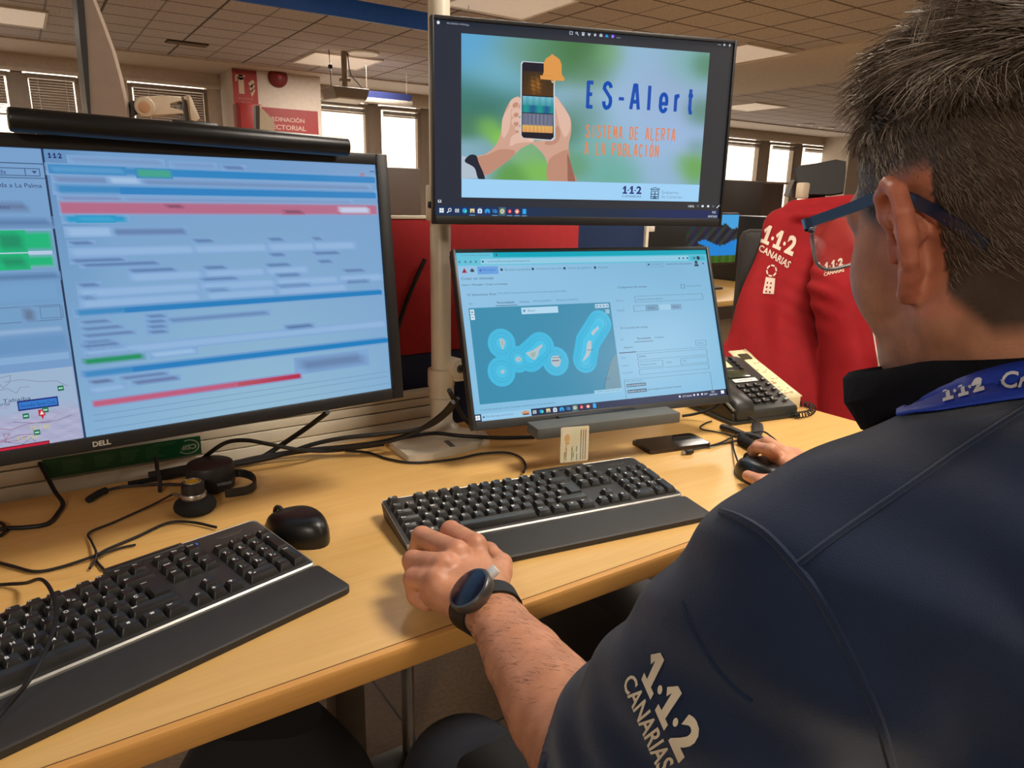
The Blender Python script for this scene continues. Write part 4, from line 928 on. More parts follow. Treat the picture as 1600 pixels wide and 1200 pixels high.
for (u0, u1, v) in ((.325, .54, .345), (.545, .69, .345), (.70, .80, .345), (.805, .90, .345), (.42, .55, .432), (.56, .68, .432), (.69, .78, .432), (.33, .54, .475), (.55, .70, .475), (.71, .85, .475), (.86, .965, .475), (.33, .54, .51), (.56, .70, .51), (.71, .87, .51)):
    soft(u0, v, u1, v+.022, WB, f=2)
for (u0, u1, v) in ((.325, .36, .322), (.545, .58, .322), (.70, .73, .322), (.80, .82, .322), (.325, .41, .378), (.34, .47, .392), (.70, .73, .378), (.80, .86, .378), (.42, .50, .416), (.56, .60, .416), (.69, .74, .416), (.81, .84, .41), (.33, .36, .455), (.55, .62, .455), (.71, .76, .455), (.87, .92, .45), (.33, .35, .495), (.56, .60, .495), (.71, .78, .495), (.87, .93, .495)):
    soft(u0, v, u1, v+.010, (88, 122, 168), f=2)
soft(.318, .537, .962, .557, BBd, k=5, f=2); cv.grid(U_(.40), V_(.541), U_(.963), V_(.557), 8, 1, lambda a, b: (40-20*a, 124, 188), 6)
for j in range(6): soft(.325, .575+.022*j, .37+.02*(j % 3), .583+.022*j, (92, 126, 170), f=2); soft(.44, .572+.018*(j % 4), .47, .58+.018*(j % 4), (92, 126, 170), f=2)
soft(.48, .59, .68, .60, (100, 134, 178)); soft(.325, .668, .965, .69, WB, f=2); soft(.32, .65, .38, .662, (84, 116, 160)); soft(.72, .652, .78, .664, (84, 116, 160))
soft(.318, .697, .422, .716, (28, 142, 96), k=5, f=2); soft(.44, .70, .52, .715, (150, 186, 222), f=2)
soft(.314, .737, .969, .758, BBd, k=5, f=2); cv.grid(U_(.40), V_(.741), U_(.97), V_(.757), 8, 1, lambda a, b: (40-22*a, 124, 188), 6)
soft(.325, .772, .36, .78, (90, 110, 150)); soft(.38, .772, .46, .778, (96, 124, 168)); soft(.325, .795, .38, .81, WB, f=2); soft(.40, .79, .48, .80, (96, 116, 160)); soft(.745, .79, .90, .83, (100, 130, 172), f=5, fu=10)
soft(.323, .838, .742, .858, (186, 92, 124), k=5, f=1.6, fu=2); cv.grid(U_(.60), V_(.841), U_(.74), V_(.856), 4, 1, lambda a, b: (176, 44+40*(1-a), 78+20*(1-a)), 6)
for v in (.885, .905, .935): cv.line([(U_(.32), V_(v)), (U_(.965), V_(v-.004))], .5, (96, 134, 180), 4)
cv.rect(U_(.955), V_(.066), U_(.968), V_(.07), (60, 90, 140), 5)
cv.build('screen', M_SCREEN, mon_m)
# maker's lettering on its lower bezel
V, F = text_fit('D\u20aclL' if False else 'DELL', .019, .0062, .03)
mb = MB(); mb.raw([(x+U_(.3115)/820*MW-MW/2, -.0013, y+.0045) for x, y in V], F, mat('silver_print', (188, 180, 160), .4), smooth=False); mb.build('maker_lettering', mon_m, normals=False)

# ================================================================== KEYBOARDS
M_KEY = mat('key_plastic', (40, 40, 38), .36, bump=.05, bscale=900)
M_LEGEND = mat('key_legend', (240, 240, 238), .5)
M_KBBASE = mat('keyboard_base', (46, 44, 42), .5, bump=.06, bscale=700)
M_PALM = mat('palm_rest_rubber', (44, 42, 40), .6, bump=.08, bscale=900)
M_SILVER = mat('silver_trim', (168, 166, 160), .4, metal=.4)
U1 = 0.019
def kz(y): return 0.0145 + 0.0125*(y/0.13)          # top of the sloping base
def key_rows():
    K = []
    def row(y, items, x=0.0, h=1.0):
        for it in items:
            w, leg = it if isinstance(it, tuple) else (1.0, it)
            if leg is not None: K.append((x+w/2, y, w, h, leg))
            x += w
    row(5.35, ['Esc', (1, None), 'F1', 'F2', 'F3', 'F4', (.5, None), 'F5', 'F6', 'F7', 'F8', (.5, None), 'F9', 'F10', 'F11', 'F12'])
    row(4, ['\u00ba', '1', '2', '3', '4', '5', '6', '7', '8', '9', '0', '?', '\u00a1', (2, '\u2190')])
    row(3, [(1.5, 'Tab')]+list('QWERTYUIOP')+['^', '*'])
    row(2, [(1.75, 'Bloq')]+list('ASDFGHJKL\u00d1')+['\u00a8', '\u00c7'])
    row(1, [(1.25, 'Shift'), '<']+list('ZXCVBNM')+[';', ':', '_', (2.75, 'Shift ')])
    row(0, [(1.25, 'Ctrl'), (1.25, 'win'), (1.25, 'Alt'), (6.25, ' '), (1.25, 'AltGr'), (1.25, 'win'), (1.25, 'menu'), (1.25, 'Ctrl')])
    nx = 15.35
    row(5.35, ['Impr', 'Bloq', 'Pausa'], nx); row(4, ['Insert', 'Inicio', 'Re'], nx); row(3, ['Supr', 'Fin', 'Av'], nx)
    row(1, [(1, None), '\u2191'], nx); row(0, ['\u2190', '\u2193', '\u2192'], nx)
    px = 18.7
    row(4, ['Num', '/', '*', '-'], px); row(3, ['7', '8', '9'], px); row(2, ['4', '5', '6'], px); row(1, ['1', '2', '3'], px); row(0, [(2, '0'), '.'], px)
    K.append((px+3.5, 2.5, 1, 2, '+')); K.append((px+3.5, .5, 1, 2, 'Intro'))
    return K
KEYM = {}
def key_mesh(w, h, leg):
    k = (w, h, leg)
    if k in KEYM: return KEYM[k]
    mb = MB(); W, H = w*U1-.0016, h*U1-.0016
    zt = .0082; i = .0030; tb = .0016
    def ring(a, b, dy, z, r, n=3):
        out = []
        for sx, sy, a0 in ((1, 1, 0), (-1, 1, 90), (-1, -1, 180), (1, -1, 270)):
            for j in range(n+1):
                t = math.radians(a0+90*j/n); out.append((sx*(a-r)+r*math.cos(t), dy+sy*(b-r)+r*math.sin(t), z))
        return out
    mb.loft([ring(W/2, H/2, 0, 0, .0008), ring(W/2-.0006, H/2-.0006, 0, .002, .001), ring(W/2-i+.0004, H/2-i*.8, tb*.6, zt-.0008, .0018), ring(W/2-i, H/2-i, tb*.6, zt, .0018), ring(W/2-i-.0012, H/2-i-.0012, tb*.6, zt-.0004, .0012)], M_KEY)
    s = leg.strip(); L = -W/2+i+.0008; T = H/2-i+tb*.6-.0008
    if s == 'win':
        for a in (0, 1):
            for b in (0, 1): mb.box((-.001+a*.0017+0, T-.0025+b*.0017-.002, zt-.0002), (.0014, .0014, .0004), M_LEGEND)
    elif s == 'menu':
        for b in range(3): mb.box((0, T-.0022-b*.0012, zt-.0002), (.004, .0005, .0004), M_LEGEND)
    elif s:
        em = .0062 if len(s) == 1 else .0032
        V, F = text_em(s, em, .022)
        vv = [(L+x, T-em*.72+y, zt+.00012) for x, y in V]
        mb.raw(vv, F, M_LEGEND, smooth=False)
        if len(s) == 1 and s.isdigit() and h == 1:
            V, F = text_fit({'1': '!', '2': '"', '3': '\u00b7', '4': '$', '5': '%', '6': '&', '7': '/', '8': '(', '9': ')', '0': '='}[s], None, .002, .01, 2)
            mb.raw([(L+x+.0042, T-.0062+y, zt+.00012) for x, y in V], F, M_LEGEND, smooth=False)
    o = mb.build('key'); me = o.data; bpy.data.objects.remove(o); KEYM[k] = me
    return me
def enter_mesh():
    mb = MB()
    a, b = -.75*U1+.0008, .75*U1-.0008; c = -.5*U1+.0008
    def P(ins): return [(c+ins, -U1+.0008+ins), (b-ins, -U1+.0008+ins), (b-ins, U1-.0008-ins), (a+ins, U1-.0008-ins), (a+ins, .0006+ins), (c+ins, .0006+ins)]
    mb.loft([[(x, y, 0) for x, y in P(0)], [(x, y, .0074) for x, y in P(.0026)], [(x, y, .0082) for x, y in P(.0031)]], M_KEY, smooth=False)
    V, F = text_fit('Intro', None, .0022, .015, 2); mb.raw([(a+.005+x, U1-.0068+y, .00832) for x, y in V], F, M_LEGEND, smooth=False)
    o = mb.build('key'); me = o.data; bpy.data.objects.remove(o); return me
ENTER = enter_mesh()
def rounded(pts_r, n=5):
    """outline with rounded corners: list of (x, y, r)"""
    out = []; N = len(pts_r)
    for i, (x, y, r) in enumerate(pts_r):
        p = Vector((x, y)); a = Vector(pts_r[i-1][:2])-p; b = Vector(pts_r[(i+1) % N][:2])-p
        if r <= 0: out.append((x, y)); continue
        a.normalize(); b.normalize(); ang = a.angle(b); d = r/math.tan(ang/2)
        s, e = p+a*d, p+b*d
        for j in range(n+1):
            t = j/n; q = s*(1-t)**2+p*2*t*(1-t)+e*t*t; out.append((q.x, q.y))
    return out
KW = .443
def keyboard(label, loc, yaw):
    t = thing('keyboard', label, 'keyboard', loc, (0, 0, yaw), 'smart card keyboards')
    ol = rounded([(-KW/2, 0, .004), (KW/2, 0, .004), (KW/2, .138, .010), (KW/2-.16, .141, .01), (KW/2-.195, .127, .01), (-KW/2, .126, .007)])
    ol.reverse() if False else None
    def slope(poly, ins, dz, base=None):
        cx, cy = 0, .063
        return [(x-math.copysign(ins, x), y-(ins if y > cy else -ins), (kz(y)+dz) if base is None else base) for x, y in poly]
    mb = MB(); mb.loft([slope(ol, .003, 0, .001), slope(ol, 0, -.004), slope(ol, .0015, -.0004), slope(ol, .0035, 0)], M_KBBASE)
    # raised margin between the key blocks is the base itself; lay a slot for the card
    body = mb.build('body', t)
    mb = MB(); mb.loft([slope(ol, -.0012, -.0070), slope(ol, -.0012, -.0016), slope(ol, .0008, .0002), slope(ol, .0016, -.0004), slope(ol, .0016, -.0070)], M_SILVER, cap=False, loop=True); mb.build('silver_rim', t)
    mb = MB(); mb.box((KW/2-.145, .1335, kz(.133)-.002), (.092, .012, .010), M_KBBASE, bev=.002); mb.build('card_reader', t)
    mb = MB(); mb.box((KW/2-.145, .1325, kz(.132)+.0031), (.078, .0022, .0006), M_RUBBER); mb.build('card_slot', t)
    mb = MB(); mb.disc if False else None
    for k, c in ((0, (40, 110, 220)),):
        mb.cyl((KW/2-.088, .126, kz(.126)-.001), (KW/2-.088, .126, kz(.126)+.0008), .0032, mat('blue_indicator', (20, 90, 220), .3, emit=(40, 120, 255), estr=.6), 14)
    mb.build('indicator', t)
    mb = MB()
    V, F = text_fit('DELL', .016, .005, .02); mb.raw([(x+KW/2-.052, y+.122, kz(.125)+.0003) for x, y in V], F, mat('dull_print', (86, 84, 80), .5), smooth=False)
    mb.tube([(KW/2-.044+.016*math.cos(a*PI/12), .1245+.0065*math.sin(a*PI/12), kz(.125)) for a in range(24)], .0005, mat('dull_print', (86, 84, 80), .5), 6, closed=True); mb.build('maker_print', t)
    # palm rest
    pr_ = rounded([(-KW/2-.004, -.070, .012), (KW/2+.004, -.070, .012), (KW/2+.002, -.0025, .006), (-KW/2-.002, -.0025, .006)])
    mb = MB(); mb.loft([[(x, y, .0005) for x, y in pr_], [(x, y, .0075 if y < -.04 else .0105) for x, y in pr_], [(x*.996, y*.97-.001, .0085 if y < -.04 else .0118) for x, y in pr_], [(x*.99, y*.93-.0025, .0092 if y < -.04 else .0124) for x, y in pr_]], M_PALM)
    mb.build('palm_rest', t)
    x0 = -KW/2+.0065; y0 = .0065
    sl = math.atan2(.0125, .13)
    for (u, r, w, h, leg) in key_rows():
        o = bpy.data.objects.new('key', key_mesh(w, h, leg)); COL.objects.link(o); o.parent = t
        y = y0+(r+.5)*U1*.985 if r < 5 else .1125; o.location = (x0+u*U1, y, kz(y)-.0006); o.rotation_euler = (sl, 0, 0)
    o = bpy.data.objects.new('key', ENTER); COL.objects.link(o); o.parent = t; y = y0+3*U1*.985; o.location = (x0+14.25*U1, y, kz(y)-.0006); o.rotation_euler = (sl, 0, 0)
    return t
kb_r = keyboard('black keyboard under the man\'s left hand, with a card standing in its slot', (.582, .740, DESK), -.154)
kb_l = keyboard('black keyboard at the lower left with a cable lying across its keys', (.036, .735, DESK), .2663)
kb_l.location = (.036, .735, DESK)

# the identity card in the slot
P = on_z(897, 718, DESK+.030); 
M_PRINT = print_mat('printed_paper')
card = thing('id_card', 'pale identity card standing upright in the slot of the right keyboard', 'card', (P.x, P.y, DESK+.026), (-.10, .05, -.154))
mb = MB(); mb.prism(rounded([(-.027, 0, .003), (.027, 0, .003), (.027, .060, .003), (-.027, .060, .003)]), -.0004, .0004, mat('card_plastic', (226, 216, 184), .4), M=Matrix.Rotation(PI/2, 4, 'X')); mb.build('card', card)
cv = Canvas(54, 60, .054, .060, -.027, .060, -.0006, .00008)
cv.grid(1.5, 1.5, 52.5, 58.5, 8, 8, lambda a, b: (222+6*math.sin(a*9), 212+5*math.sin(b*7+a*4), 178+10*math.sin(a*5+b*6)), 1)
cv.disc(12, 19, 6, (222, 184, 130), 2, 20, ry=8); cv.disc(12, 18, 4.2, (214, 168, 112), 3, 16, ry=5.5); cv.rect(9, 25, 16, 29, (206, 166, 120), 2)
rr = random.Random(3)
for u, v0, v1, n in ((37.5, 6, 57, 30), (42, 6, 57, 30), (46.5, 6, 57, 30)):
    for k in range(n): v = v0+(v1-v0)*k/n; cv.rect(u, v, u+2.2, v+.95, (92, 88, 72), 3)
for u, v0, v1 in ((10, 30, 56), (7, 42, 57), (21, 33, 56), (24, 40, 52), (30, 33, 42), (30.5, 46, 57)):
    v = v0
    while v < v1: d = rr.uniform(.6, 2); cv.rect(u+rr.uniform(-.3, .3), v, u+rr.uniform(.9, 2), v+d, (104, 98, 80), 3); v += d+.45
cv.build('print', M_PRINT, card)

# ================================================================== MICE
M_GLOSS = mat('black_gloss_plastic', (20, 20, 20), .36)
def mouse(label, loc, yaw, name='computer_mouse'):
    t = thing(name, label, 'mouse', loc, (0, 0, yaw))
    mb = MB(); rings = []; N = 28
    for k in range(15):
        s = k/14; z = .038*math.sin(s*PI/2)**.9 if k else .0
        sc = math.cos(s*PI/2)**.42 if k < 14 else .02
        rings.append([((.0315+.003*math.cos(2*a))*sc*math.cos(a), .0575*sc*math.sin(a)-(.006*s), z*(1-.28*max(0, math.sin(a))**2*sc)) for a in [2*PI*i/N for i in range(N)]])
    mb.loft(rings, M_GLOSS); body = mb.build('shell', t, sharp=1.5)
    mb = MB(); mb.tube([(.0035*math.cos(a)*0, .036+.009*math.cos(a), .0225+.009*math.sin(a)) for a in [2*PI*i/20 for i in range(20)]], .0032, M_RUBBER, 8, closed=True); mb.build('wheel', t)
    mb = MB(); mb.tube([(0, .055, .014), (0, .040, .0215), (0, .018, .0318), (0, .0, .0366)], .0006, M_BLACK, 6); mb.build('button_seam', t)
    return t
mouse('glossy black mouse lying right of the lower left keyboard', (.262, .905, DESK), .36)
mR = mouse('black mouse under the man\'s right hand', (.985, .705, DESK), -.32)

# ================================================================== POLE STAND
pole_x, pole_y = .640, 1.190
st = thing('monitor_pole', 'cream monitor pole standing on a flat base between the screens', 'monitor stand', (pole_x, pole_y, DESK))
bp = [on_z(x, y, DESK+.008) for x, y in ((606, 691), (637, 715), (650, 715), (705, 706), (745, 695), (765, 685), (757, 677), (735, 672), (700, 668), (650, 672))]
bp = rounded([(p.x-pole_x, p.y-pole_y, .006) for p in bp], 3)
mb = MB(); mb.prism(bp, 0, .012, M_CREAM, bev=.003); mb.build('base_plate', st)
a, b = on_z(697, 688, DESK+.013), on_z(708, 697, DESK+.013)
mb = MB(); mb.tube([(a.x-pole_x, a.y-pole_y, .0118), (b.x-pole_x, b.y-pole_y, .0118)], .002, M_GREY, 6, flat=(.006, .001)); mb.build('base_slot', st)
zq = lambda py: on_y(680, py, pole_y).z-DESK
mb = MB(); mb.lathe([(.034, .010), (.034, .016), (.026, .022), (.0215, .03), (.0215, zq(618)), (.019, zq(617)), (.019, zq(355)), (.0185, zq(354)), (.0185, zq(352)), (.019, zq(351)), (.019, .86), (.017, .864)], M_CREAM, seg=36); mb.build('pole', st)
mb = MB(); mb.lathe([(.0215, zq(622)), (.0245, zq(620)), (.0245, zq(604)), (.026, zq(602)), (.026, zq(582)), (.0255, zq(577)), (.019, zq(576))], M_CREAM, seg=36)
mb.box((.034, -.012, zq(585)), (.04, .03, .03), M_CREAM, bev=.008, M=None); mb.build('lower_clamp', st)
c0 = on_y(716, 575, pole_y-.03)-Vector((pole_x, pole_y, DESK))
mb = MB(); mb.cyl(c0+Vector((-.006, .03, 0)), c0+Vector((.0, -.008, 0)), .019, M_CREAM, 28, bev=.003); j = mb.build('arm_joint', st)
mb = MB(); mb.cyl(c0+Vector((.0, -.0075, 0)), c0+Vector((0, -.0105, 0)), .008, M_BLACK, 20, bev=.001); mb.tube([c0+Vector((.0055*math.cos(a), -.0108, .0055*math.sin(a))) for a in [2*PI*i/18 for i in range(18)]], .0008, M_GREY, 6, closed=True); mb.build('bolt', st)
mb = MB(); mb.tube(smooth_path([c0+Vector((0, .012, 0)), c0+Vector((.06, .0, 0)), Vector((.14, -.06, .16)), Vector((.20, -.075, .20))]), .014, M_CREAM, 12, flat=(.018, .012)); mb.build('lower_arm', st)
mb = MB(); mb.lathe([(.0245, zq(345)), (.026, zq(343)), (.026, zq(330)), (.0258, zq(329)), (.026, zq(328)), (.026, zq(292)), (.0245, zq(289)), (.019, zq(289))], M_CREAM, seg=36)
mb.box((-.024, -.006, zq(320)), (.006, .01, .012), M_BLACK, bev=.002); mb.build('upper_clamp', st)
mb = MB(); mb.tube(smooth_path([Vector((.02, -.01, zq(310))), Vector((.08, -.02, zq(305))), Vector((.17, -.07, zq(270))), Vector((.196, -.115, zq(250)))]), .014, M_CREAM, 12, flat=(.018, .012)); mb.build('upper_arm', st)

# grey speaker bar hung under the lower monitor
a, b = on_y(840, 676, .915), on_y(1063, 652, .862)
zc_ = (a.z+b.z)/2; dv = b-a; yaw_ = math.atan2(dv.y, dv.x)
sb = thing('soundbar', 'grey speaker bar hung under the lower monitor', 'speaker', (a+b)/2-Vector((0, 0, .002)), (0, 0, yaw_))
mb = MB(); mb.box((0, .022, 0), (dv.length, .044, .0195), mat('grey_fabric_plastic', (92, 94, 90), .7, bump=.3, bscale=900), bev=.002); mb.build('body', sb)
mb = MB()
mb.box((0, .052, .004), (.16, .014, .012), M_BLACK, bev=.002)
mb.build('mount_clip', sb)

# light bar on top of the left monitor
_R = Matrix.Rotation(.0724, 3, 'Z') @ Matrix.Rotation(-.0984, 3, 'X'); _o = Vector((.154, .952, .892))-_ax*.105
def on_mon(x, z, y=0): return _o + _R @ Vector((x, y, z))
def mon_xz(px, py, y=0):
    n = _R @ Vector((0, -1, 0)); d = ray(px, py); t = ((_o+_R @ Vector((0, y, 0))-CAM).dot(n))/d.dot(n); q = _R.transposed() @ (CAM+d*t-_o); return q.x, q.z
(xa, za), (xb, zb) = mon_xz(12, 186, -.02), mon_xz(543, 230, -.02)
lb = thing('monitor_light_bar', 'slim black light bar fixed along the top of the left monitor', 'lamp', _o, _R.to_euler())
mb = MB(); mb.cyl((xa, -.02, za), (xb, -.02, zb), .0128, mat('black_anodised', (30, 30, 31), .34, metal=.4), 28, bev=.003); mb.build('tube', lb)
xc = mon_xz(300, 225, 0)[0]
mb = MB(); mb.box((xc, -.006, MH+.010), (.055, .040, .024), M_BLACK, bev=.004); mb.box((xc, .028, MH-.016), (.045, .03, .06), M_BLACK, bev=.006); mb.build('clip', lb)

# ================================================================== GREEN STICKER on the rail (it hangs upside down)
ys = 1.2455
p0, p1 = on_y(68, 735, ys), on_y(314, 695, ys); sw = p1.x-p0.x
zt_ = on_y(300, 683, ys).z; zb_ = on_y(300, 711, ys).z; sh = zt_-zb_
sk = thing('sticker', 'green union sticker stuck upside down on the cream rail under the left monitor', 'sticker', ((p0.x+p1.x)/2, ys, (zt_+zb_)/2))
M_STK = print_mat('sticker_print', .35)
cv = Canvas(240, 40, sw, sh, -sw/2, sh/2, 0, .00025)
GR = (10, 84, 52)
cv.rect(0, 0, 240, 40, GR, 1)
LT = (176, 192, 168)
def up_text(st, u, v, w, h, c, k, bold=0):
    V, F = text_fit(st, w, h, bold); cv.add([(u-x, v+y) for x, y in V], F, [lin(c)]*len(V), k)
up_text('CSIF', 232, 15, 25, 11, LT, 3, .03)
ring = [(219+17*math.cos(a), 20+15*math.sin(a)) for a in [PI*(-.62+1.45*i/20) for i in range(21)]]
cv.line(ring, 2.2, LT, 3)
rr = random.Random(4)
for u0 in (150, 112, 72, 26):
    for k in range(7): cv.rect(u0, 8+k*3.6, u0+rr.uniform(18, 32), 9.3+k*3.6, (70, 128, 92), 3)
cv.rect(160, 4, 200, 5.2, (90, 140, 104), 3); cv.rect(164, 8, 196, 9, (90, 140, 104), 3)
o = cv.build('print', M_STK, sk)
mb = MB(); mb.box((0, .0006, 0), (sw, .0008, sh), mat('sticker_green', GR, .4)); mb.build('backing', sk)

# ================================================================== HEADSET
M_FOAM = mat('black_foam', (20, 20, 20), .9, bump=.5, bscale=600)
M_SATIN = mat('satin_black', (30, 30, 32), .5)
hp = on_z(325, 774, DESK)+Vector((.012, .030, 0))
hs = thing('headset', 'black operator headset lying on the desk under the left monitor', 'headset', hp)
mb = MB(); mb.lathe([(.001, 0), (.030, 0), (.0345, .003), (.036, .010), (.036, .036), (.034, .041), (.030, .043), (.001, .0435)], M_SATIN, seg=40); ec = mb.build('ear_cup', hs)
mb = MB(); mb.box((.012, -.0352, .016), (.022, .003, .005), M_GREY, bev=.001, M=None); mb.build('cup_mark', ec)
pp = on_z(305, 789, DESK+.01)-hp; pp.z = 0
mb = MB(); mb.lathe([(.001, .0005), (.024, .001), (.0285, .006), (.0295, .011), (.027, .017), (.021, .0205), (.001, .021)], M_FOAM, c=pp, seg=36); mb.build('ear_cushion', hs)
mb = MB(); mb.lathe([(.0165, .018), (.0178, .020), (.0178, .0275), (.0168, .029), (.001, .0292)], M_STEEL, c=pp+Vector((0, .004, 0)), seg=32); mb.build('silver_band', hs)
mb = MB(); mb.lathe([(.016, .028), (.0158, .042), (.014, .0445), (.001, .0445)], M_SATIN, c=pp+Vector((0, .006, 0)), seg=32); hb = mb.build('speaker_housing', hs)
mb = MB(); mb.tube([pp+Vector((.0115*math.cos(a), .006+.0115*math.sin(a), .0448)) for a in [2*PI*i/24 for i in range(24)]], .0009, M_STEEL, 6, closed=True)
mb.lathe([(.0045, .0446), (.0095, .0449), (.0045, .0452)], mat('gold_print', (206, 176, 40), .35, metal=.4), c=pp+Vector((0, .006, 0)), seg=24); mb.build('ring_print', hb)
def dk(px, py, z): return on_z(px, py, DESK+z)-hp
def ribbon(mb, pts, hgt, th, m):
    pts = smooth_path(pts, 8); rings = []
    for i, p in enumerate(pts):
        t = (pts[min(i+1, len(pts)-1)]-pts[max(i-1, 0)]); t.z = 0; t.normalize(); n = Vector((-t.y, t.x, 0))*th/2; u = Vector((0, 0, hgt/2))
        rings.append([p+n+u, p-n+u, p-n-u, p+n-u])
    mb.loft(rings, m, smooth=False)
mb = MB(); ribbon(mb, [dk(350, 742, .018), dk(375, 739, .016), dk(394, 745, .014), dk(399, 756, .012), dk(388, 765, .010), dk(368, 769, .010), dk(352, 771, .012)], .013, .003, M_SATIN); mb.build('headband', hs)
mb = MB(); ribbon(mb, [dk(232, 742, .02), dk(255, 738, .022), dk(290, 731, .026), dk(318, 728, .03)], .009, .003, M_SATIN); mb.tube([dk(244, 716, .040), dk(246, 735, .032), dk(250, 752, .014), dk(250, 768, .003)], .0032, M_SATIN, 8); mb.build('side_arm', hs)
mb = MB(); mb.tube(smooth_path([dk(292, 757, .012), dk(240, 757, .010), dk(190, 761, .008), dk(160, 768, .007)]), .0024, M_SATIN, 8); bo = mb.build('microphone_boom', hs)
mb = MB(); mb.tube(smooth_path([dk(166, 766, .007), dk(156, 770, .007), dk(147, 775, .006), dk(138, 781, .006)]), .0052, M_FOAM, 10, radii=None); mb.build('microphone', bo)
mb = MB(); mb.tube(smooth_path([pp+Vector((-.015, .004, .024)), dk(272, 772, .018), dk(240, 788, .006), dk(180, 815, .003), dk(140, 832, .004), dk(143, 846, .005), dk(150, 862, .008), dk(148, 876, .005), dk(140, 888, .004)], 12), .0016, M_RUBBER, 8)
mb.tube([pp+Vector((-.014, .004, .024)), dk(272, 772, .018)], .003, M_STEEL, 8); mb.build('cord', hs)

# ================================================================== CABLES
def cable(label, pts, r=.0022, name='cable', m=None, n=10, group=None):
    P = [on_z(x, y, DESK+z) for x, y, z in pts]; o = P[0].copy()
    mb = MB(); mb.tube(smooth_path([p-o for p in P], n), r, m or M_RUBBER, 8); ob = mb.build(name); ob.location = o
    return tag(ob, label, 'cable', group)
cable('thin black cable curling behind the lower left keyboard to the left edge', [(338, 824, .004), (300, 816, .004), (262, 817, .003), (215, 838, .003), (170, 857, .004), (146, 869, .006), (95, 886, .003), (55, 893, .003), (20, 885, .003), (-30, 872, .003)], .0020)
cable('short cable end tucked behind the lower left keyboard', [(212, 851, .003), (185, 857, .003), (160, 866, .006), (150, 874, .003), (162, 890, .003)], .0016)
cable('cable hanging from the left monitor and bending over the desk to the left', [(58, 716, .05), (72, 742, .035), (86, 768, .015), (98, 786, .004), (92, 800, .003), (75, 818, .003), (40, 824, .003), (5, 826, .003), (-30, 836, .003)], .0032)
cable('cable loop cut by the left edge of the picture', [(-20, 812, .003), (2, 818, .003), (8, 826, .004), (2, 836, .003), (-20, 842, .003)], .0024)
cable('thin black cable lying across the keys of the lower left keyboard', [(-30, 916, .003), (10, 913, .004), (40, 911, .012), (62, 905, .034), (76, 916, .040), (86, 940, .041), (88, 965, .041), (78, 1000, .041), (62, 1035, .040), (40, 1070, .034), (10, 1105, .022), (-30, 1150, .016)], .0021)
cable('thin black cable from the right keyboard curving past the pole base', [(818, 738, .012), (821, 727, .010), (812, 714, .004), (790, 707, .003), (750, 709, .003), (712, 717, .003), (650, 723, .003), (606, 717, .003), (575, 707, .003), (540, 704, .003)], .0022)
for pts, r, lb_ in (
    ([(708, 628, .115), (690, 648, .085), (655, 672, .05), (610, 688, .03), (550, 697, .02), (470, 705, .012), (400, 716, .008), (330, 732, .006), (240, 746, .004)], .0046, 'thick black cable swept down from the pole joint along the rail'),
    ([(716, 622, .12), (700, 645, .09), (664, 668, .055), (600, 678, .045), (540, 684, .04), (490, 694, .03), (420, 716, .010), (300, 738, .006), (200, 756, .004)], .0038, 'second black cable running beside the thick one from the pole joint'),
    ([(835, 683, .012), (780, 684, .015), (720, 681, .018), (680, 677, .02), (640, 682, .03), (560, 696, .02), (480, 704, .010), (380, 722, .006)], .0038, 'black cable passing over the pole base from under the lower monitor'),
    ([(512, 644, .10), (480, 668, .06), (440, 695, .025), (410, 714, .008), (385, 722, .006)], .0046, 'thick cable dropping from behind the left monitor to the rail'),
    ([(306, 726, .02), (330, 706, .05), (355, 691, .06), (385, 688, .06), (420, 694, .05), (470, 703, .03), (520, 704, .012), (600, 694, .012)], .0036, 'cable arched over the desk in front of the cream rail'),
    ([(702, 610, .14), (712, 630, .10), (724, 652, .06), (742, 668, .03)], .0042, 'short black cable crossing behind the lower monitor edge'),
    ):
    cable(lb_, pts, r)
P = [on_y(x, y, 1.285) for x, y in ((664, 405), (648, 440), (632, 480), (618, 525), (606, 560))]
mb = MB(); mb.tube(smooth_path([p-P[0] for p in P], 6), .0045, M_RUBBER, 8); o = mb.build('cable'); o.location = P[0]; tag(o, 'dark cable strung slantwise before the red divider', 'cable')
P = [on_y(x, y, 1.285) for x, y in ((692, 365), (692, 430), (693, 500), (697, 540), (704, 570))]
mb = MB(); mb.tube(smooth_path([p-P[0] for p in P], 6), .004, M_RUBBER, 8); o = mb.build('cable'); o.location = P[0]; tag(o, 'dark cable running straight down behind the right edge of the pole', 'cable')
cable('white charging plug cord at the foot of the pole', [(658, 668, .02), (650, 672, .018), (640, 676, .015), (620, 684, .012)], .003, m=M_WHITE)

# ================================================================== SMARTPHONE and its cables
cell = thing('smartphone', 'black smartphone lying on the desk right of the keyboard', 'phone', (.984, .906, DESK), (0, 0, -.205))
ol = rounded([(-.069, -.0335, .009), (.069, -.0335, .009), (.069, .0335, .009), (-.069, .0335, .009)])
mb = MB(); mb.prism(ol, .0, .0072, mat('phone_body', (70, 58, 50), .3, metal=.6), bev=.0015); mb.build('body', cell)
mb = MB(); mb.prism([(x*.965, y*.94) for x, y in ol], .0072, .0077, mat('phone_glass', (9, 9, 10), .06, coat=.6)); mb.build('glass', cell)
cable('charging cable ending in a flat plug in front of the smartphone', [(1066, 706, .004), (1080, 703, .004), (1100, 699, .003), (1125, 694, .003), (1155, 688, .003), (1168, 686, .003)], .0016)
o = thing('usb_plug', 'small flat black plug lying in front of the smartphone', 'plug', on_z(1075, 706, DESK+.005), (0, 0, -.15))
mb = MB(); mb.box((.002, 0, 0), (.018, .009, .006), M_BLACK, bev=.0015); mb.build('grip', o); mb = MB(); mb.box((-.010, 0, 0), (.007, .006, .003), M_STEEL, bev=.0004); mb.build('tip', o)
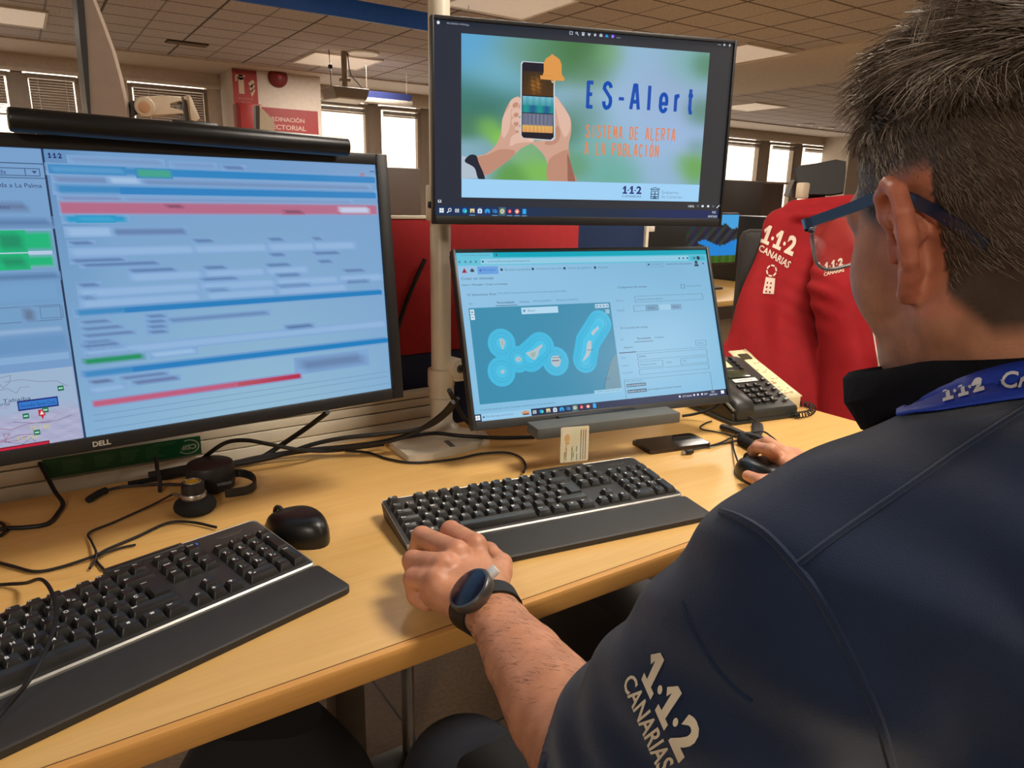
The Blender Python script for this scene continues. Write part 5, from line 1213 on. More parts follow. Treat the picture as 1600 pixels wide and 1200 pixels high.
cable('cable from the end of the smartphone to the dark handset', [(1107, 697, .006), (1125, 692, .005), (1142, 684, .006), (1150, 681, .010), (1160, 678, .012), (1190, 674, .014), (1205, 682, .010), (1214, 690, .01)], .0018)
cable('thin cable looped in front of the grey speaker bar', [(1112, 658, .004), (1103, 661, .003), (1094, 667, .003), (1098, 671, .003), (1120, 675, .003), (1135, 679, .004), (1144, 684, .006), (1146, 700, .006), (1151, 716, .012), (1155, 726, .014)], .0017)
cable('thick cable end behind the grey speaker bar', [(1128, 628, .05), (1110, 640, .03), (1085, 647, .015), (1066, 650, .01)], .003)

# second headset, folded, in front of the telephone
h2 = thing('headset', 'folded black headset lying between the telephone and the man\'s right hand', 'headset', on_z(1160, 680, DESK))
o_ = on_z(1160, 680, DESK)
def d2(px, py, z): return on_z(px, py, DESK+z)-o_
mb = MB(); mb.tube(smooth_path([d2(1128, 667, .008), d2(1142, 671, .010), (d2(1156, 677, .010)), d2(1166, 681, .010)]), .0068, M_SATIN, 12); mb.build('ear_arm', h2)
mb = MB(); mb.tube(smooth_path([d2(1183, 662, .006), d2(1184, 671, .006), d2(1180, 680, .008), d2(1172, 682, .009), d2(1163, 681, .010)]), .007, M_SATIN, 10, flat=(.011, .004)); mb.build('headband', h2)
mb = MB(); mb.tube(smooth_path([d2(1158, 688, .009), d2(1166, 691, .010), d2(1178, 697, .011), d2(1186, 701, .010)]), .010, M_FOAM, 12, radii=None); mb.lathe([(.001, 0), (.010, .001), (.0125, .008), (.010, .015), (.001, .016)], M_FOAM, c=d2(1162, 690, 0), seg=20); mb.build('ear_cushion', h2)
mb = MB(); mb.tube(smooth_path([d2(1166, 679, .014), d2(1182, 683, .014), d2(1198, 690, .012), d2(1208, 694, .010)]), .006, M_SATIN, 10); mb.build('microphone_boom', h2)

# ================================================================== DESK TELEPHONE
M_PH = mat('telephone_black', (42, 43, 40), .42)
M_PH2 = mat('telephone_grey_edge', (112, 114, 104), .4)
pl = Vector((1.188, .930, DESK)); pang = -.178
tel = thing('telephone', 'black desk telephone with a white label, behind the man\'s hand', 'telephone', pl, (0, 0, pang))
PW, PD = .178, .205
def pz(y): return .026+.072*(y/PD)
mb = MB(); prof = [(0, .006), (0, .020), (.004, .025), (PD*.9, pz(PD*.9)), (PD, pz(PD)-.006), (PD, .05), (PD*.75, .006)]
mb.loft([[(0, y, z) for y, z in prof], [(.004, y, z+(.001 if 1 < i < 5 else 0)) for i, (y, z) in enumerate(prof)], [(PW-.004, y, z+(.001 if 1 < i < 5 else 0)) for i, (y, z) in enumerate(prof)], [(PW, y, z) for y, z in prof]], M_PH); mb.build('body', tel)
mb = MB(); mb.box((PW/2, .075, .004), (PW+.012, .16, .007), M_PH, bev=.002); mb.build('foot', tel)
sl = math.atan2(.072, PD)
def on_ph(x, y, dz=0): return Vector((x, y, pz(y)+.001+dz))
RX = Matrix.Rotation(sl, 4, 'X')
def slab(mb, x, y, w, d, h, m, bev=.0008, dz=0): mb.box((0, 0, h/2), (w, d, h), m, bev=bev, M=Matrix.Translation(on_ph(x, y, dz)) @ RX)
for r in range(4):
    for c in range(3):
        mb = MB(); slab(mb, .084+c*.0235, .026+r*.0180, .0165, .0115, .0042, M_BLACK, .0015)
        V, F = text_fit('123456789*0#'[(3-r)*3+c], None, .0045, .02, 2)
        mb.raw([(x, y, 0) for x, y in V], F, M_LEGEND, smooth=False, T=Matrix.Translation(on_ph(.080+c*.0235, .024+r*.0180, .0046)) @ RX); mb.build('key', tel)
for r in range(5):
    mb = MB(); slab(mb, .163, .022+r*.019, .011, .008, .0034, M_BLACK if r else M_PH2, .0012); slab(mb, .163, .022+r*.019, .006, .002, .0038, M_LEGEND, 0); mb.build('function_key', tel)
mb = MB()
for r in range(4): slab(mb, .142, .146+r*.014, .010, .009, .004, M_BLACK, .001)
mb.build('side_keys', tel)
mb = MB(); slab(mb, .112, .128, .062, .030, .0015, mat('phone_display', (58, 64, 48), .2, coat=.5), .0006); mb.build('display', tel)
mb = MB(); slab(mb, .094, .172, .056, .040, .0016, mat('note_paper', (206, 206, 164), .7), .0003); mb.build('paper_note', tel)
mb = MB(); slab(mb, .116, .102, .066, .013, .0012, mat('label_white', (236, 232, 220), .6), .0002)
for k in range(9): slab(mb, .098+k*.0046, .102, .0034, .0022, .0015, M_GREY, 0)
mb.build('name_label', tel)
mb = MB(); pr2 = []
for y, z0, hw, th in ((-.004, .010, .019, .018), (.004, .014, .022, .030), (.035, .030, .022, .026), (.055, .042, .017, .020), (.10, .060, .0155, .018), (.15, .078, .017, .020), (.172, .082, .022, .026), (.202, .090, .022, .028), (.210, .092, .018, .018)):
    pr2.append([(.030+hw*1.2*sx, y, z0+th*1.2*sz) for sx, sz in ((-1, .25), (-.8, 0), (.8, 0), (1, .25), (1, .75), (.7, 1), (-.7, 1), (-1, .75))])
mb.loft(pr2, M_PH); hd = mb.build('handset', tel, sharp=1.0)
mb = MB(); mb.tube(smooth_path([(.003, .0, .030), (.003, .03, .044), (.006, .06, .056), (.007, .12, .076), (.004, .17, .094), (.003, .20, .106)]), .0035, M_PH2, 8); mb.build('handset_edge', hd)
mb = MB(); pts = []
_inv = Matrix.Rotation(-pang, 3, 'Z')
_cp = smooth_path([_inv @ (on_z(x, y, DESK+.0085)-pl) for x, y in ((1232, 634), (1248, 631), (1262, 632), (1270, 638), (1265, 645), (1252, 648), (1240, 649))], 50)
for k, c_ in enumerate(_cp):
    t_ = (_cp[min(k+1, len(_cp)-1)]-_cp[max(k-1, 0)]).normalized(); n_ = Vector((-t_.y, t_.x, 0)); ang = 2*PI*k/17
    pts.append(c_+n_*(.0066*math.cos(ang))+Vector((0, 0, .0066*math.sin(ang))))
mb.tube(pts, .0012, M_RUBBER, 6); mb.build('coiled_cord', tel)
mb = MB(); mb.tube(smooth_path([(.040, -.002, .016), (.046, -.012, .012), (.050, -.020, .006), (.048, -.035, .003)]), .002, M_RUBBER, 8); mb.build('line_cord', tel)
# cream directory tray standing out behind the telephone
tr = thing('directory_tray', 'cream paper list tray jutting out at the right of the telephone', 'tray', pl, (0, 0, pang))
mb = MB()
def tray(x, y): t = (y+.02)/.25; return .012+.105*t**.8
rows = []
for j in range(9):
    y = .045+.19*j/8; rows.append([(x, y+(.0 if i else 0), .03+.07*(j/8)**1.0+(.006*(1-j/8) if False else 0)) for i, x in enumerate((.176, .19, .21, .228, .236-.010*(j/8)))])
mb.loft(rows, mat('cream_plastic', (222, 208, 166), .5), closed=False, cap=False)
me_ = mb.build('sheet', tr)
sm = me_.modifiers.new('thick', 'SOLIDIFY'); sm.thickness = .003
mb = MB(); mb.box((.206, .05, .0155), (.05, .012, .029), mat('cream_plastic', (222, 208, 166), .5), bev=.002); mb.box((.206, .21, .044), (.05, .02, .086), mat('cream_plastic', (222, 208, 166), .5), bev=.002); mb.build('stand', tr)
mb = MB(); s2 = math.atan2(.07, .19); RX2 = Matrix.Rotation(s2, 4, 'X')
mb.box((0, 0, 0), (.030, .022, .001), mat('tray_window', (70, 62, 44), .3), M=Matrix.Translation((.203, .205, .03+.07*(.16/.19)+.0022)) @ RX2); mb.build('window', tr)
mb = MB(); rr = random.Random(12)
for k in range(26):
    y = .055+.125*rr.random(); x = .182+.042*rr.random()
    mb.box((0, 0, 0), (rr.uniform(.004, .011), .0012, .0006), mat('pencil_writing', (130, 116, 78) if k % 4 else (170, 110, 70), .8), M=Matrix.Translation((x, y, .03+.07*((y-.045)/.19)+.0006)) @ RX2 @ Matrix.Rotation(rr.uniform(-.3, .3), 4, 'Z'))
mb.build('handwriting', tr)

# ================================================================== NEIGHBOURING WORKPLACES
# monitor seen from its edge, on a pale arm
P1 = on_y(170, 185, 1.95); P0 = on_y(118, 0, 1.95)
sd = thing('monitor', 'grey-backed monitor seen edge-on above the left monitor', 'monitor', (P1.x-.02, 1.95, 1.10))
zz = lambda py: on_y(160, py, 1.95).z-1.10
xx = lambda px, py: on_y(px, py, 1.95).x-P1.x+.02
M_SIDEM = mat('taupe_plastic', (150, 132, 116), .55)
rings = []
for py, xl, xr in ((-60, 112, 140), (0, 129, 150), (40, 132, 166), (80, 135, 181), (120, 137, 192), (160, 139, 201), (182, 140, 205), (215, 142, 206)):
    z = zz(py); a, b = xx(xl, py), xx(xr, py)
    rings.append([(a, -.02, z), (b-.01, -.02, z), (b, .0, z), (b, .06, z), (b-.005, .08, z), (a, .085, z)])
mb = MB(); mb.loft(rings, M_SIDEM, smooth=True); mb.build('back_shell', sd)
rings = []
for py, xl, xr in ((-60, 108, 113), (0, 118, 129.5), (80, 125, 135.5), (182, 136, 140.5), (215, 138, 142.5)):
    z = zz(py); a, b = xx(xl, py), xx(xr, py); rings.append([(a, -.03, z), (b, -.03, z), (b, .09, z), (a, .09, z)])
mb = MB(); mb.loft(rings, M_DARK, smooth=False); mb.build('bezel', sd)
ao = on_y(226, 166, 1.95)
ar = bpy.data.objects.new('monitor_arm', None); COL.objects.link(ar); ar.parent = sd; ar.location = ao-sd.location; ar['label'] = 'pale jointed arm'
def ap(px, py, y=1.95): return on_y(px, py, y)-ao
M_ARM = mat('pale_arm_plastic', (206, 190, 164), .45)
mb = MB(); mb.cyl(ap(226, 167, 1.93), ap(226, 167, 2.0), .022, M_ARM, 28, bev=.004); mb.build('pivot', ar)
mb = MB(); mb.cyl(ap(226, 167, 1.928), ap(226, 167, 1.935), .0125, mat('tan_cap', (196, 152, 112), .5), 24, bev=.001); mb.build('pivot_cap', ar)
def plate(mb, pts, y0, y1, m, bev=.003):
    P = [ap(x, y) for x, y in pts]
    mb.prism([(p.x, p.z) for p in P], -y1, -y0, m, M=Matrix.Rotation(PI/2, 4, 'X'), bev=bev)
mb = MB(); plate(mb, [(222, 152), (250, 150), (282, 152), (283, 160), (262, 160), (262, 170), (284, 172), (286, 178), (250, 180), (222, 181)], -.012, .04, M_ARM); mb.build('arm_link', ar)
mb = MB(); plate(mb, [(203, 158), (216, 157), (216, 178), (203, 186)], -.01, .05, M_DARK); mb.build('mount_plate', ar)
mb = MB(); plate(mb, [(282, 155), (290, 155), (298, 190), (340, 192), (342, 215), (270, 215), (268, 192), (286, 184)], .0, .05, M_GREY); mb.build('bracket', ar)
mb = MB(); q_ = ap(315, 210); mb.cyl((q_.x, .02, .74-ao.z), (q_.x, .02, q_.z), .02, M_ARM); mb.cyl((q_.x, .02, .74-ao.z), (q_.x, .02, .752-ao.z), .07, M_ARM); mb.build('post', ar)
mb = MB(); plate(mb, [(291, 149), (296, 152), (310, 186), (304, 192), (296, 188)], -.02, .03, M_ARM); mb.build('end_plate', ar)
# pale upright panel farther away, before the red board
yq = 4.2
ao2 = on_y(410, 230, yq)
pn = thing('monitor', 'pale far monitor seen from its side before the red board', 'monitor', ao2)
mb = MB(); P = [on_y(x, y, yq)-ao2 for x, y in ((405, 166), (412, 172), (428, 189), (428, 232), (405, 232))]
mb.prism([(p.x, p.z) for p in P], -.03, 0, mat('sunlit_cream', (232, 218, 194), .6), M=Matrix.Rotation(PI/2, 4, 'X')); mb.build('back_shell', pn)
mb = MB(); mb.box((.02, .035, (.746-ao2.z)/2), (.05, .05, ao2.z-.746+.02), M_ARM); mb.box((.02, .06, .746-ao2.z), (.16, .2, .012), M_ARM); mb.build('stand', pn)
mb = MB(); P = [on_y(x, y, yq)-ao2 for x, y in ((399, 165), (405, 165), (405, 232), (399, 232))]
mb.prism([(p.x, p.z) for p in P], -.035, .01, mat('brown_bezel', (66, 54, 44), .5), M=Matrix.Rotation(PI/2, 4, 'X')); mb.build('bezel', pn)

def back_monitor(px0, py0, px1, py1, y, label, tilt=.05, m=None):
    A, B = on_y(px0, py0, y), on_y(px1, py1, y); B.z = max(B.z, .80)
    w, h = B.x-A.x, A.z-B.z
    t = thing('monitor', label, 'monitor', ((A.x+B.x)/2, y, B.z))
    mb = MB(); mb.box((0, 0, h/2), (w, .03, h), m or M_DARK, bev=.004); mb.build('back_shell', t)
    mb = MB(); mb.box((0, .045, h*.25), (.05, .04, h*.5), M_DARK, bev=.004); mb.box((0, .05, .746-B.z), (.2, .16, .012), M_DARK, bev=.004); mb.box((0, .055, (.746-B.z)/2), (.05, .03, B.z-.746), M_DARK); mb.build('stand', t)
    return t
M_BACKM = mat('brown_grey_plastic', (92, 80, 72), .55)
back_monitor(500, 257, 655, 360, 1.75, 'grey monitor seen from behind, above the red divider left of the pole', m=M_BACKM)
back_monitor(1003, 335, 1064, 420, 1.95, 'dark monitor back under the right half of the upper screen', m=M_DARK)
back_monitor(1118, 281, 1178, 420, 3.4, 'black monitor back standing before the far right windows', m=mat('dark_brown_plastic', (48, 40, 36), .5))
def picture_monitor(px0, py0, px1, py1, y, label):
    A, B = on_y(px0, py0, y), on_y(px1, py1, y); w, h = B.x-A.x, A.z-B.z
    t = thing('monitor', label, 'monitor', ((A.x+B.x)/2, y, B.z))
    mb = MB(); mb.box((0, .02, h/2), (w, .03, h), M_BLACK, bev=.004); mb.build('shell', t)
    cv = Canvas(100, 60, w*.97, h*.93, -w*.97/2, h*.965, .0045, .0006)
    cv.grid(0, 0, 100, 60, 60, 36, lambda a, b: ((70, 160, 220) if b < .12+.42*max(0, a-.55)+.03*math.sin(a*30) else ((40+16*math.sin(a*40+b*30), 42+14*math.sin(a*36+b*22), 50+12*math.sin(a*31)) if b < .58+.06*math.sin(a*11) or a < .42+.1*math.sin(b*20) else ((30, 130, 210) if b < .84 else (56, 90+14*math.sin(a*50), 26)))), 1)
    cv.build('screen', M_SCREEN, t)
    mb = MB(); mb.box((0, .06, (.746-B.z)/2+.05), (.05, .04, B.z-.746+.1), M_DARK); mb.box((0, .06, .746-B.z), (.22, .18, .012), M_DARK, bev=.003); mb.build('stand', t)
picture_monitor(1062, 332, 1150, 412, 2.6, 'small far screen with a dark rock and blue lake picture')
def far_desk(label, x0, x1, y0, y1):
    t = thing('desk', label, 'desk', ((x0+x1)/2, (y0+y1)/2, 0)); w, d = x1-x0, y1-y0
    mb = MB(); mb.box((0, 0, .727), (w, d, .026), M_WOOD, bev=.002); mb.build('desktop', t)
    for sx in (-w/2+.06, w/2-.06):
        mb = MB(); mb.box((sx, 0, .357), (.05, d-.1, .714), M_LEG); mb.build('leg', t)
far_desk('desk on the other side of the red divider, carrying the edge-on monitor', -.9, 1.62, 1.42, 2.22)
far_desk('neighbouring desk with dark clutter behind the lower monitor and the jacket', 1.70, 4.1, 2.25, 3.08)
far_desk('far desk carrying a black monitor back before the far right windows', 3.2, 4.9, 3.15, 3.9)
far_desk('far desk with the pale side-on monitor before the red board', .6, 2.4, 3.9, 4.7)
tow = thing('computer_tower', 'black computer tower on the neighbouring desk beside the red jacket', 'computer', (on_y(1170, 400, 2.8).x, 2.85, .74))
mb = MB(); mb.box((0, 0, .19), (.18, .40, .38), M_BLACK, bev=.006); mb.build('case', tow)
mb = MB(); mb.box((0, -.202, .19), (.165, .006, .36), M_DARK, bev=.002); mb.build('front_panel', tow)
far = thing('partition', 'dark partition standing before the bright far right windows', 'partition', (on_y(1180, 330, 5.0).x, 5.0, 0))
zz5 = on_y(1180, 283, 5.0).z; 
mb = MB(); mb.box((-.2, 0, (zz5-.02)/2), (1.2, .05, zz5-.02), mat('brown_partition', (84, 66, 56), .8)); mb.build('panel', far)
mb = MB(); mb.box((-.0, 0, zz5-.01), (1.7, .06, .02), M_FRAME); mb.build('top_rail', far)

# ================================================================== BODY SURFACES: smooth union of limbs, meshed as one skin
class Cone:
    def __init__(s, a, b, r1, r2=None, flat=None):
        s.a = np.array(a, float); s.b = np.array(b, float); s.r1 = r1; s.r2 = r1 if r2 is None else r2; s.flat = flat
        if flat is not None: s.fd = np.array(flat[0], float)/np.linalg.norm(flat[0]); s.fk = flat[1]
    def __call__(s, P):
        ab = s.b-s.a; q = P-s.a; h = np.clip(q@ab/max(ab@ab, 1e-12), 0, 1)
        v = q-h[:, None]*ab
        if s.flat is not None:          # wider along one direction
            c = v@s.fd; v = v-np.outer(c*(1-1/s.fk), s.fd)
        return np.sqrt((v*v).sum(1))-(s.r1+(s.r2-s.r1)*h)
class Ell:
    def __init__(s, c, r, R=None): s.c = np.array(c, float); s.r = np.array(r, float); s.R = np.eye(3) if R is None else np.array(R, float)
    def __call__(s, P):
        q = (P-s.c)@s.R; k0 = np.sqrt(((q/s.r)**2).sum(1)); k1 = np.sqrt(((q/s.r**2)**2).sum(1))
        return k0*(k0-1)/np.maximum(k1, 1e-9)
def smin(a, b, k):
    if k <= 0: return np.minimum(a, b)
    h = np.clip(.5+.5*(b-a)/k, 0, 1); return b*(1-h)+a*h-k*h*(1-h)
def smax(a, b, k): return -smin(-a, -b, k)
class Blend:
    """list of (op, shape, k); box limits where it is evaluated"""
    def __init__(s, items, lo=None, hi=None): s.items = items; s.lo = None if lo is None else np.array(lo); s.hi = None if hi is None else np.array(hi)
    def far(s, lo, hi): return s.lo is not None and (np.any(hi < s.lo-.04) or np.any(lo > s.hi+.04))
    def __call__(s, P):
        d = None; lo, hi = P.min(0), P.max(0)
        for op, f, k in s.items:
            if isinstance(f, Blend) and f.far(lo, hi): continue
            v = f(P)
            if v is None: continue
            if op == 'add': d = v if d is None else smin(d, v, k)
            elif d is not None and op == 'sub': d = smax(d, -v, k)
            elif d is not None and op == 'and': d = smax(d, v, k)
        return np.full(len(P), 1.0) if d is None else d
def mesh_field(f, lo, hi, h, nb=16):
    """surface nets over the blocks that the surface crosses"""
    lo = np.array(lo, float); hi = np.array(hi, float)
    N = np.ceil((hi-lo)/(h*nb)).astype(int)
    g = np.stack(np.meshgrid(*[np.arange(n) for n in N], indexing='ij'), -1).reshape(-1, 3)
    ctr = lo+(g+.5)*nb*h; half = nb*h*.5*1.7321
    keep = []
    for i in range(0, len(g), 1):
        d = f(ctr[i:i+1])[0]
        if abs(d) < half*1.25+.012: keep.append(i)
    off = np.stack(np.meshgrid(*[np.arange(nb+1)]*3, indexing='ij'), -1).reshape(-1, 3)
    vid = {}; KEY = []; POS = []; EDG = {0: [], 1: [], 2: []}
    corner = np.array([(a, b, c) for a in (0, 1) for b in (0, 1) for c in (0, 1)])
    ed = [(i, j) for i in range(8) for j in range(i+1, 8) if np.abs(corner[i]-corner[j]).sum() == 1]
    S = (1 << 20)
    for i in keep:
        base = g[i]*nb; P = lo+(base+off)*h
        D = f(P).reshape(nb+1, nb+1, nb+1)
        if D.min() > 0 or D.max() < 0: continue
        C = np.stack([D[a:nb+a, b:nb+b, c:nb+c] for a, b, c in corner], -1)
        m = (C < 0).any(-1) & (C > 0).any(-1)
        idx = np.argwhere(m)
        if len(idx) == 0: continue
        V = C[m]; acc = np.zeros((len(idx), 3)); cnt = np.zeros(len(idx))
        for a, b in ed:
            va, vb = V[:, a], V[:, b]; x = (va < 0) != (vb < 0)
            t = np.where(x, va/np.where(x, va-vb, 1), 0)
            p = corner[a]+(corner[b]-corner[a])*t[:, None]
            acc += p*x[:, None]; cnt += x
        acc /= cnt[:, None]
        gi = base+idx
        KEY.append((gi[:, 0]*S+gi[:, 1])*S+gi[:, 2]); POS.append(lo+(gi+acc)*h)
        # edges leaving the low corner along each axis
        for ax in range(3):
            o = [0, 0, 0]; o[ax] = 1
            A = C[..., 0]; B = D[o[0]:nb+o[0], o[1]:nb+o[1], o[2]:nb+o[2]]
            e = np.argwhere((A < 0) != (B < 0))
            if len(e): EDG[ax].append(np.concatenate([base+e, (A[tuple(e.T)] < 0)[:, None].astype(int)], 1))
    KEY = np.concatenate(KEY); POS = np.concatenate(POS); o = np.argsort(KEY); KEY = KEY[o]; POS = POS[o]
    F = []
    for ax in range(3):
        if not EDG[ax]: continue
        E = np.concatenate(EDG[ax]); u, v = [(1, 2), (2, 0), (0, 1)][ax]
        q = []
        for a, b in ((0, 0), (1, 0), (1, 1), (0, 1)):
            c = E[:, :3].copy(); c[:, u] -= a; c[:, v] -= b
            k = (c[:, 0]*S+c[:, 1])*S+c[:, 2]; j = np.clip(np.searchsorted(KEY, k), 0, len(KEY)-1); q.append(np.where(KEY[j] == k, j, -1))
        Q = np.stack(q, 1); ok = (Q >= 0).all(1); Q = Q[ok]; fl = E[ok, 3] == 1
        Q[~fl] = Q[~fl][:, ::-1]; F.append(Q)
    return POS, np.concatenate(F)
def mesh_obj(name, V, F, m, parent=None, smooth_it=0):
    me = bpy.data.meshes.new(name); me.from_pydata([tuple(v) for v in V], [], [tuple(int(i) for i in f) for f in F]); me.materials.append(m)
    me.polygons.foreach_set('use_smooth', [True]*len(me.polygons))
    o = bpy.data.objects.new(name, me); COL.objects.link(o)
    if smooth_it:
        bm = bmesh.new(); bm.from_mesh(me)
        for _ in range(smooth_it): bmesh.ops.smooth_vert(bm, verts=bm.verts[:], factor=.5, use_axis_x=True, use_axis_y=True, use_axis_z=True)
        bm.to_mesh(me); bm.free()
    if parent is not None: o.parent = parent
    return o
def noise3(P, s, seed=0):
    """cheap smooth pseudo-noise, about -1..1"""
    r = np.random.RandomState(seed); v = np.zeros(len(P))
    for k in range(4):
        d = r.normal(size=3); d /= np.linalg.norm(d); v += np.sin((P@d)*s*(1+.37*k)+r.uniform(0, 6.28)+1.3*np.sin((P@np.roll(d, 1))*s*.7+r.uniform(0, 6)))
    return v/4

# ================================================================== THE MAN AT THE DESK
A3 = lambda v: np.array(v, float)
# head frame: x to his right, y where he faces, z up
HY, HP, HROLL = math.radians(71), math.radians(-9), math.radians(11)
H0 = A3((.545, .224, 1.184))
hf = A3((math.cos(HY)*math.cos(HP), math.sin(HY)*math.cos(HP), math.sin(HP))); hr = A3((math.sin(HY), -math.cos(HY), 0)); hu = np.cross(hr, hf)
hr, hu = hr*math.cos(HROLL)+hu*math.sin(HROLL), hu*math.cos(HROLL)-hr*math.sin(HROLL)
HR = np.stack([hr, hf, hu], 1)                        # columns
def hd(x, y, z): return H0+HR@A3((x, y, z))
def hcone(a, b, r1, r2=None): return Cone(hd(*a), hd(*b), r1, r2)
def hell(c, r): return Ell(hd(*c), r, HR)
VOX = globals().get('VOX', .0028)
NECK0 = A3((.556, .160, 1.016))                       # base of the neck
ear = []
for sx in (-1, 1):
    ox = .0745*sx
    E = lambda a, b, c: (ox+sx*c, a, b)                # a: forward, b: up, c: outward
    rim = [E(.012, .004, .002), E(.015, .018, .005), E(.010, .031, .010), E(-.002, .038, .015), E(-.014, .033, .020), E(-.0195, .020, .023), E(-.019, .005, .022), E(-.014, -.010, .018), E(-.006, -.021, .012), E(.000, -.029, .008), E(.004, -.034, .006)]
    rr_ = [.0034, .0050, .0054, .0054, .0056, .0058, .0056, .0054, .0054, .0062, .0066]
    it = []
    for i in range(len(rim)-1): it.append(('add', hcone(rim[i], rim[i+1], rr_[i], rr_[i+1]), .002))
    # inner shell and bowl of the ear
    it.append(('add', hcone(E(.002, .018, .006), E(-.010, .006, .012), .009, .010), .006))
    it.append(('add', hcone(E(-.002, -.004, .006), E(-.004, -.018, .008), .008, .007), .006))
    it.append(('sub', hcone(E(.002, .008, .016), E(-.003, -.006, .018), .0075, .008), .004))
    it.append(('sub', hcone(E(.001, .026, .016), E(-.009, .020, .022), .0045), .003))
    it.append(('add', hcone(E(.012, .000, .004), E(.011, -.010, .005), .0045, .0045), .004))
    ear.append(Blend(it))
head = Blend([
    ('add', hell((0, -.012, .042), (.0775, .103, .090)), 0),
    ('add', hell((0, -.055, .010), (.066, .055, .065)), .03),
    ('add', hell((0, .035, -.020), (.063, .060, .078)), .03),
    ('add', hcone((-.052, -.004, -.052), (-.026, .062, -.088), .021, .019), .03),
    ('add', hcone((.052, -.004, -.052), (.026, .062, -.088), .021, .019), .03),
    ('add', hcone((-.018, .070, -.092), (.018, .070, -.092), .019), .02),
    ('add', hell((-.044, .052, -.030), (.024, .032, .034)), .025), ('add', hell((.044, .052, -.030), (.024, .032, .034)), .025),
    ('add', hcone((-.040, .078, .022), (.040, .078, .022), .012), .015),
    ('sub', hell((-.032, .102, .000), (.016, .014, .011)), .012), ('sub', hell((.032, .102, .000), (.016, .014, .011)), .012),
    ('add', hcone((0, .088, .012), (0, .108, -.024), .0075, .0115), .010),
    ('add', hcone((-.012, .097, -.030), (.012, .097, -.030), .0075), .006),
    ('add', hcone((-.020, .086, -.058), (.020, .086, -.058), .0065), .005), ('add', hcone((-.017, .085, -.069), (.017, .085, -.069), .0070), .005),
    ('add', hell((0, .020, -.085), (.050, .048, .040)), .03),
    ('add', Cone(hd(0, -.030, -.020), NECK0+A3((-.004, .0, .0)), .064, .070), .035),
    ('add', Cone(hd(0, .020, -.085), NECK0+A3((.016, .055, .0)), .046, .055), .04),
    ('add', ear[0], .005), ('add', ear[1], .005)], H0-A3((.2, .2, .26)), H0+A3((.2, .2, .2)))

# shoulders, elbows, wrists
SL = A3(at(1280, 936, .360)); EL = A3(at(958, 1226, .52)); WL = A3(on_z(764, 950, DESK+.036))
SR = A3((.770, .130, .990)); ER = A3((.985, .330, .800)); WR = A3((1.014, .596, DESK+.031))
CH = A3((.540, .110, .90)); PEL = A3((.560, .02, .56))
def mid(a, b, t): return a+(b-a)*t
# ---- left hand on the keys
def Z(px, py, z): return A3(on_z(px, py, DESK+z))
f1 = Z(705, 868, .06)-WL; f1[2] = 0; f1 /= np.linalg.norm(f1); r1 = A3((f1[1], -f1[0], 0))
mcp = [Z(742, 853, .062), Z(714, 864, .066), Z(694, 884, .062), Z(682, 909, .053)]
pip = [Z(704, 829, .058), Z(659, 838, .058), Z(645, 876, .050), Z(646, 904, .042)]
fing = []
for i in range(4):
    k = (1.0, 1.0, .98, .94)[i]
    dirn = pip[i]-mcp[i]; dirn[2] = 0; dirn /= np.linalg.norm(dirn)
    dip = pip[i]+dirn*.010*k+A3((0, 0, -.021*k)); tip = dip-dirn*.006+A3((0, 0, -.013*k))
    if i >= 2: dip = pip[i]-dirn*.004+A3((0, 0, -.019)); tip = dip-dirn*.016+A3((0, 0, -.004))
    tip[2] = max(tip[2], DESK+(.030 if i < 2 else .012))
    R = .0116*k
    fing.append(Blend([('add', Cone(mcp[i], pip[i], .0142*k, R*1.06), 0), ('add', Cone(pip[i], dip, R*1.04, R*.92), .003), ('add', Cone(dip, tip, R*.92, R*.80), .003)]))
tm = Z(783, 882, .034); ti = Z(764, 862, .032); tt = Z(742, 850, .030)
thumb = Blend([('add', Cone(mid(WL, tm, .25), tm, .017, .0135), 0), ('add', Cone(tm, ti, .0125, .0112), .004), ('add', Cone(ti, tt, .0112, .0085), .004)])
palm = []
for i in range(4): palm.append(('add', Cone(WL+f1*.012+r1*(.014-.010*i)+A3((0, 0, .002)), mcp[i]-A3((0, 0, .004)), .0165, .0118), .014))
palm.append(('add', Cone(mid(WL, mcp[0], .5)-A3((0, 0, .012)), mid(WL, tm, .8), .014, .014), .014))
palm.append(('add', Cone(mid(WL, mcp[3], .20)-A3((0, 0, .010)), mcp[3]-A3((0, 0, .014)), .019, .0165), .014))
handL = Blend([('add', Blend(palm), 0)]+[('add', fb, .0050) for fb in fing]+[('add', thumb, .007)], np.minimum(WL, np.min(pip, 0))-.04, np.maximum(WL, np.max(mcp, 0))+.06)
for i in range(4): handL.items.append(('add', Ell(mcp[i]+A3((0, 0, .003)), (.0095, .0095, .0095)), .008))
fax = (EL-WL)/np.linalg.norm(EL-WL)
armL = Blend([('add', Cone(WL-fax*.012, mid(WL, EL, .14), .0235, .0245, flat=(r1, 1.26)), 0), ('add', Cone(mid(WL, EL, .14), mid(WL, EL, .36), .0245, .0315, flat=(r1, 1.22)), .004), ('add', Cone(mid(WL, EL, .36), mid(WL, EL, .66), .0315, .0395, flat=(r1, 1.18)), .004), ('add', Cone(mid(WL, EL, .66), EL, .0395, .0445, flat=(r1, 1.12)), .004),
    ('add', Cone(EL, SL, .049, .058), .02)], np.minimum(np.minimum(WL, EL), SL)-.07, np.maximum(np.maximum(WL, EL), SL)+.08)
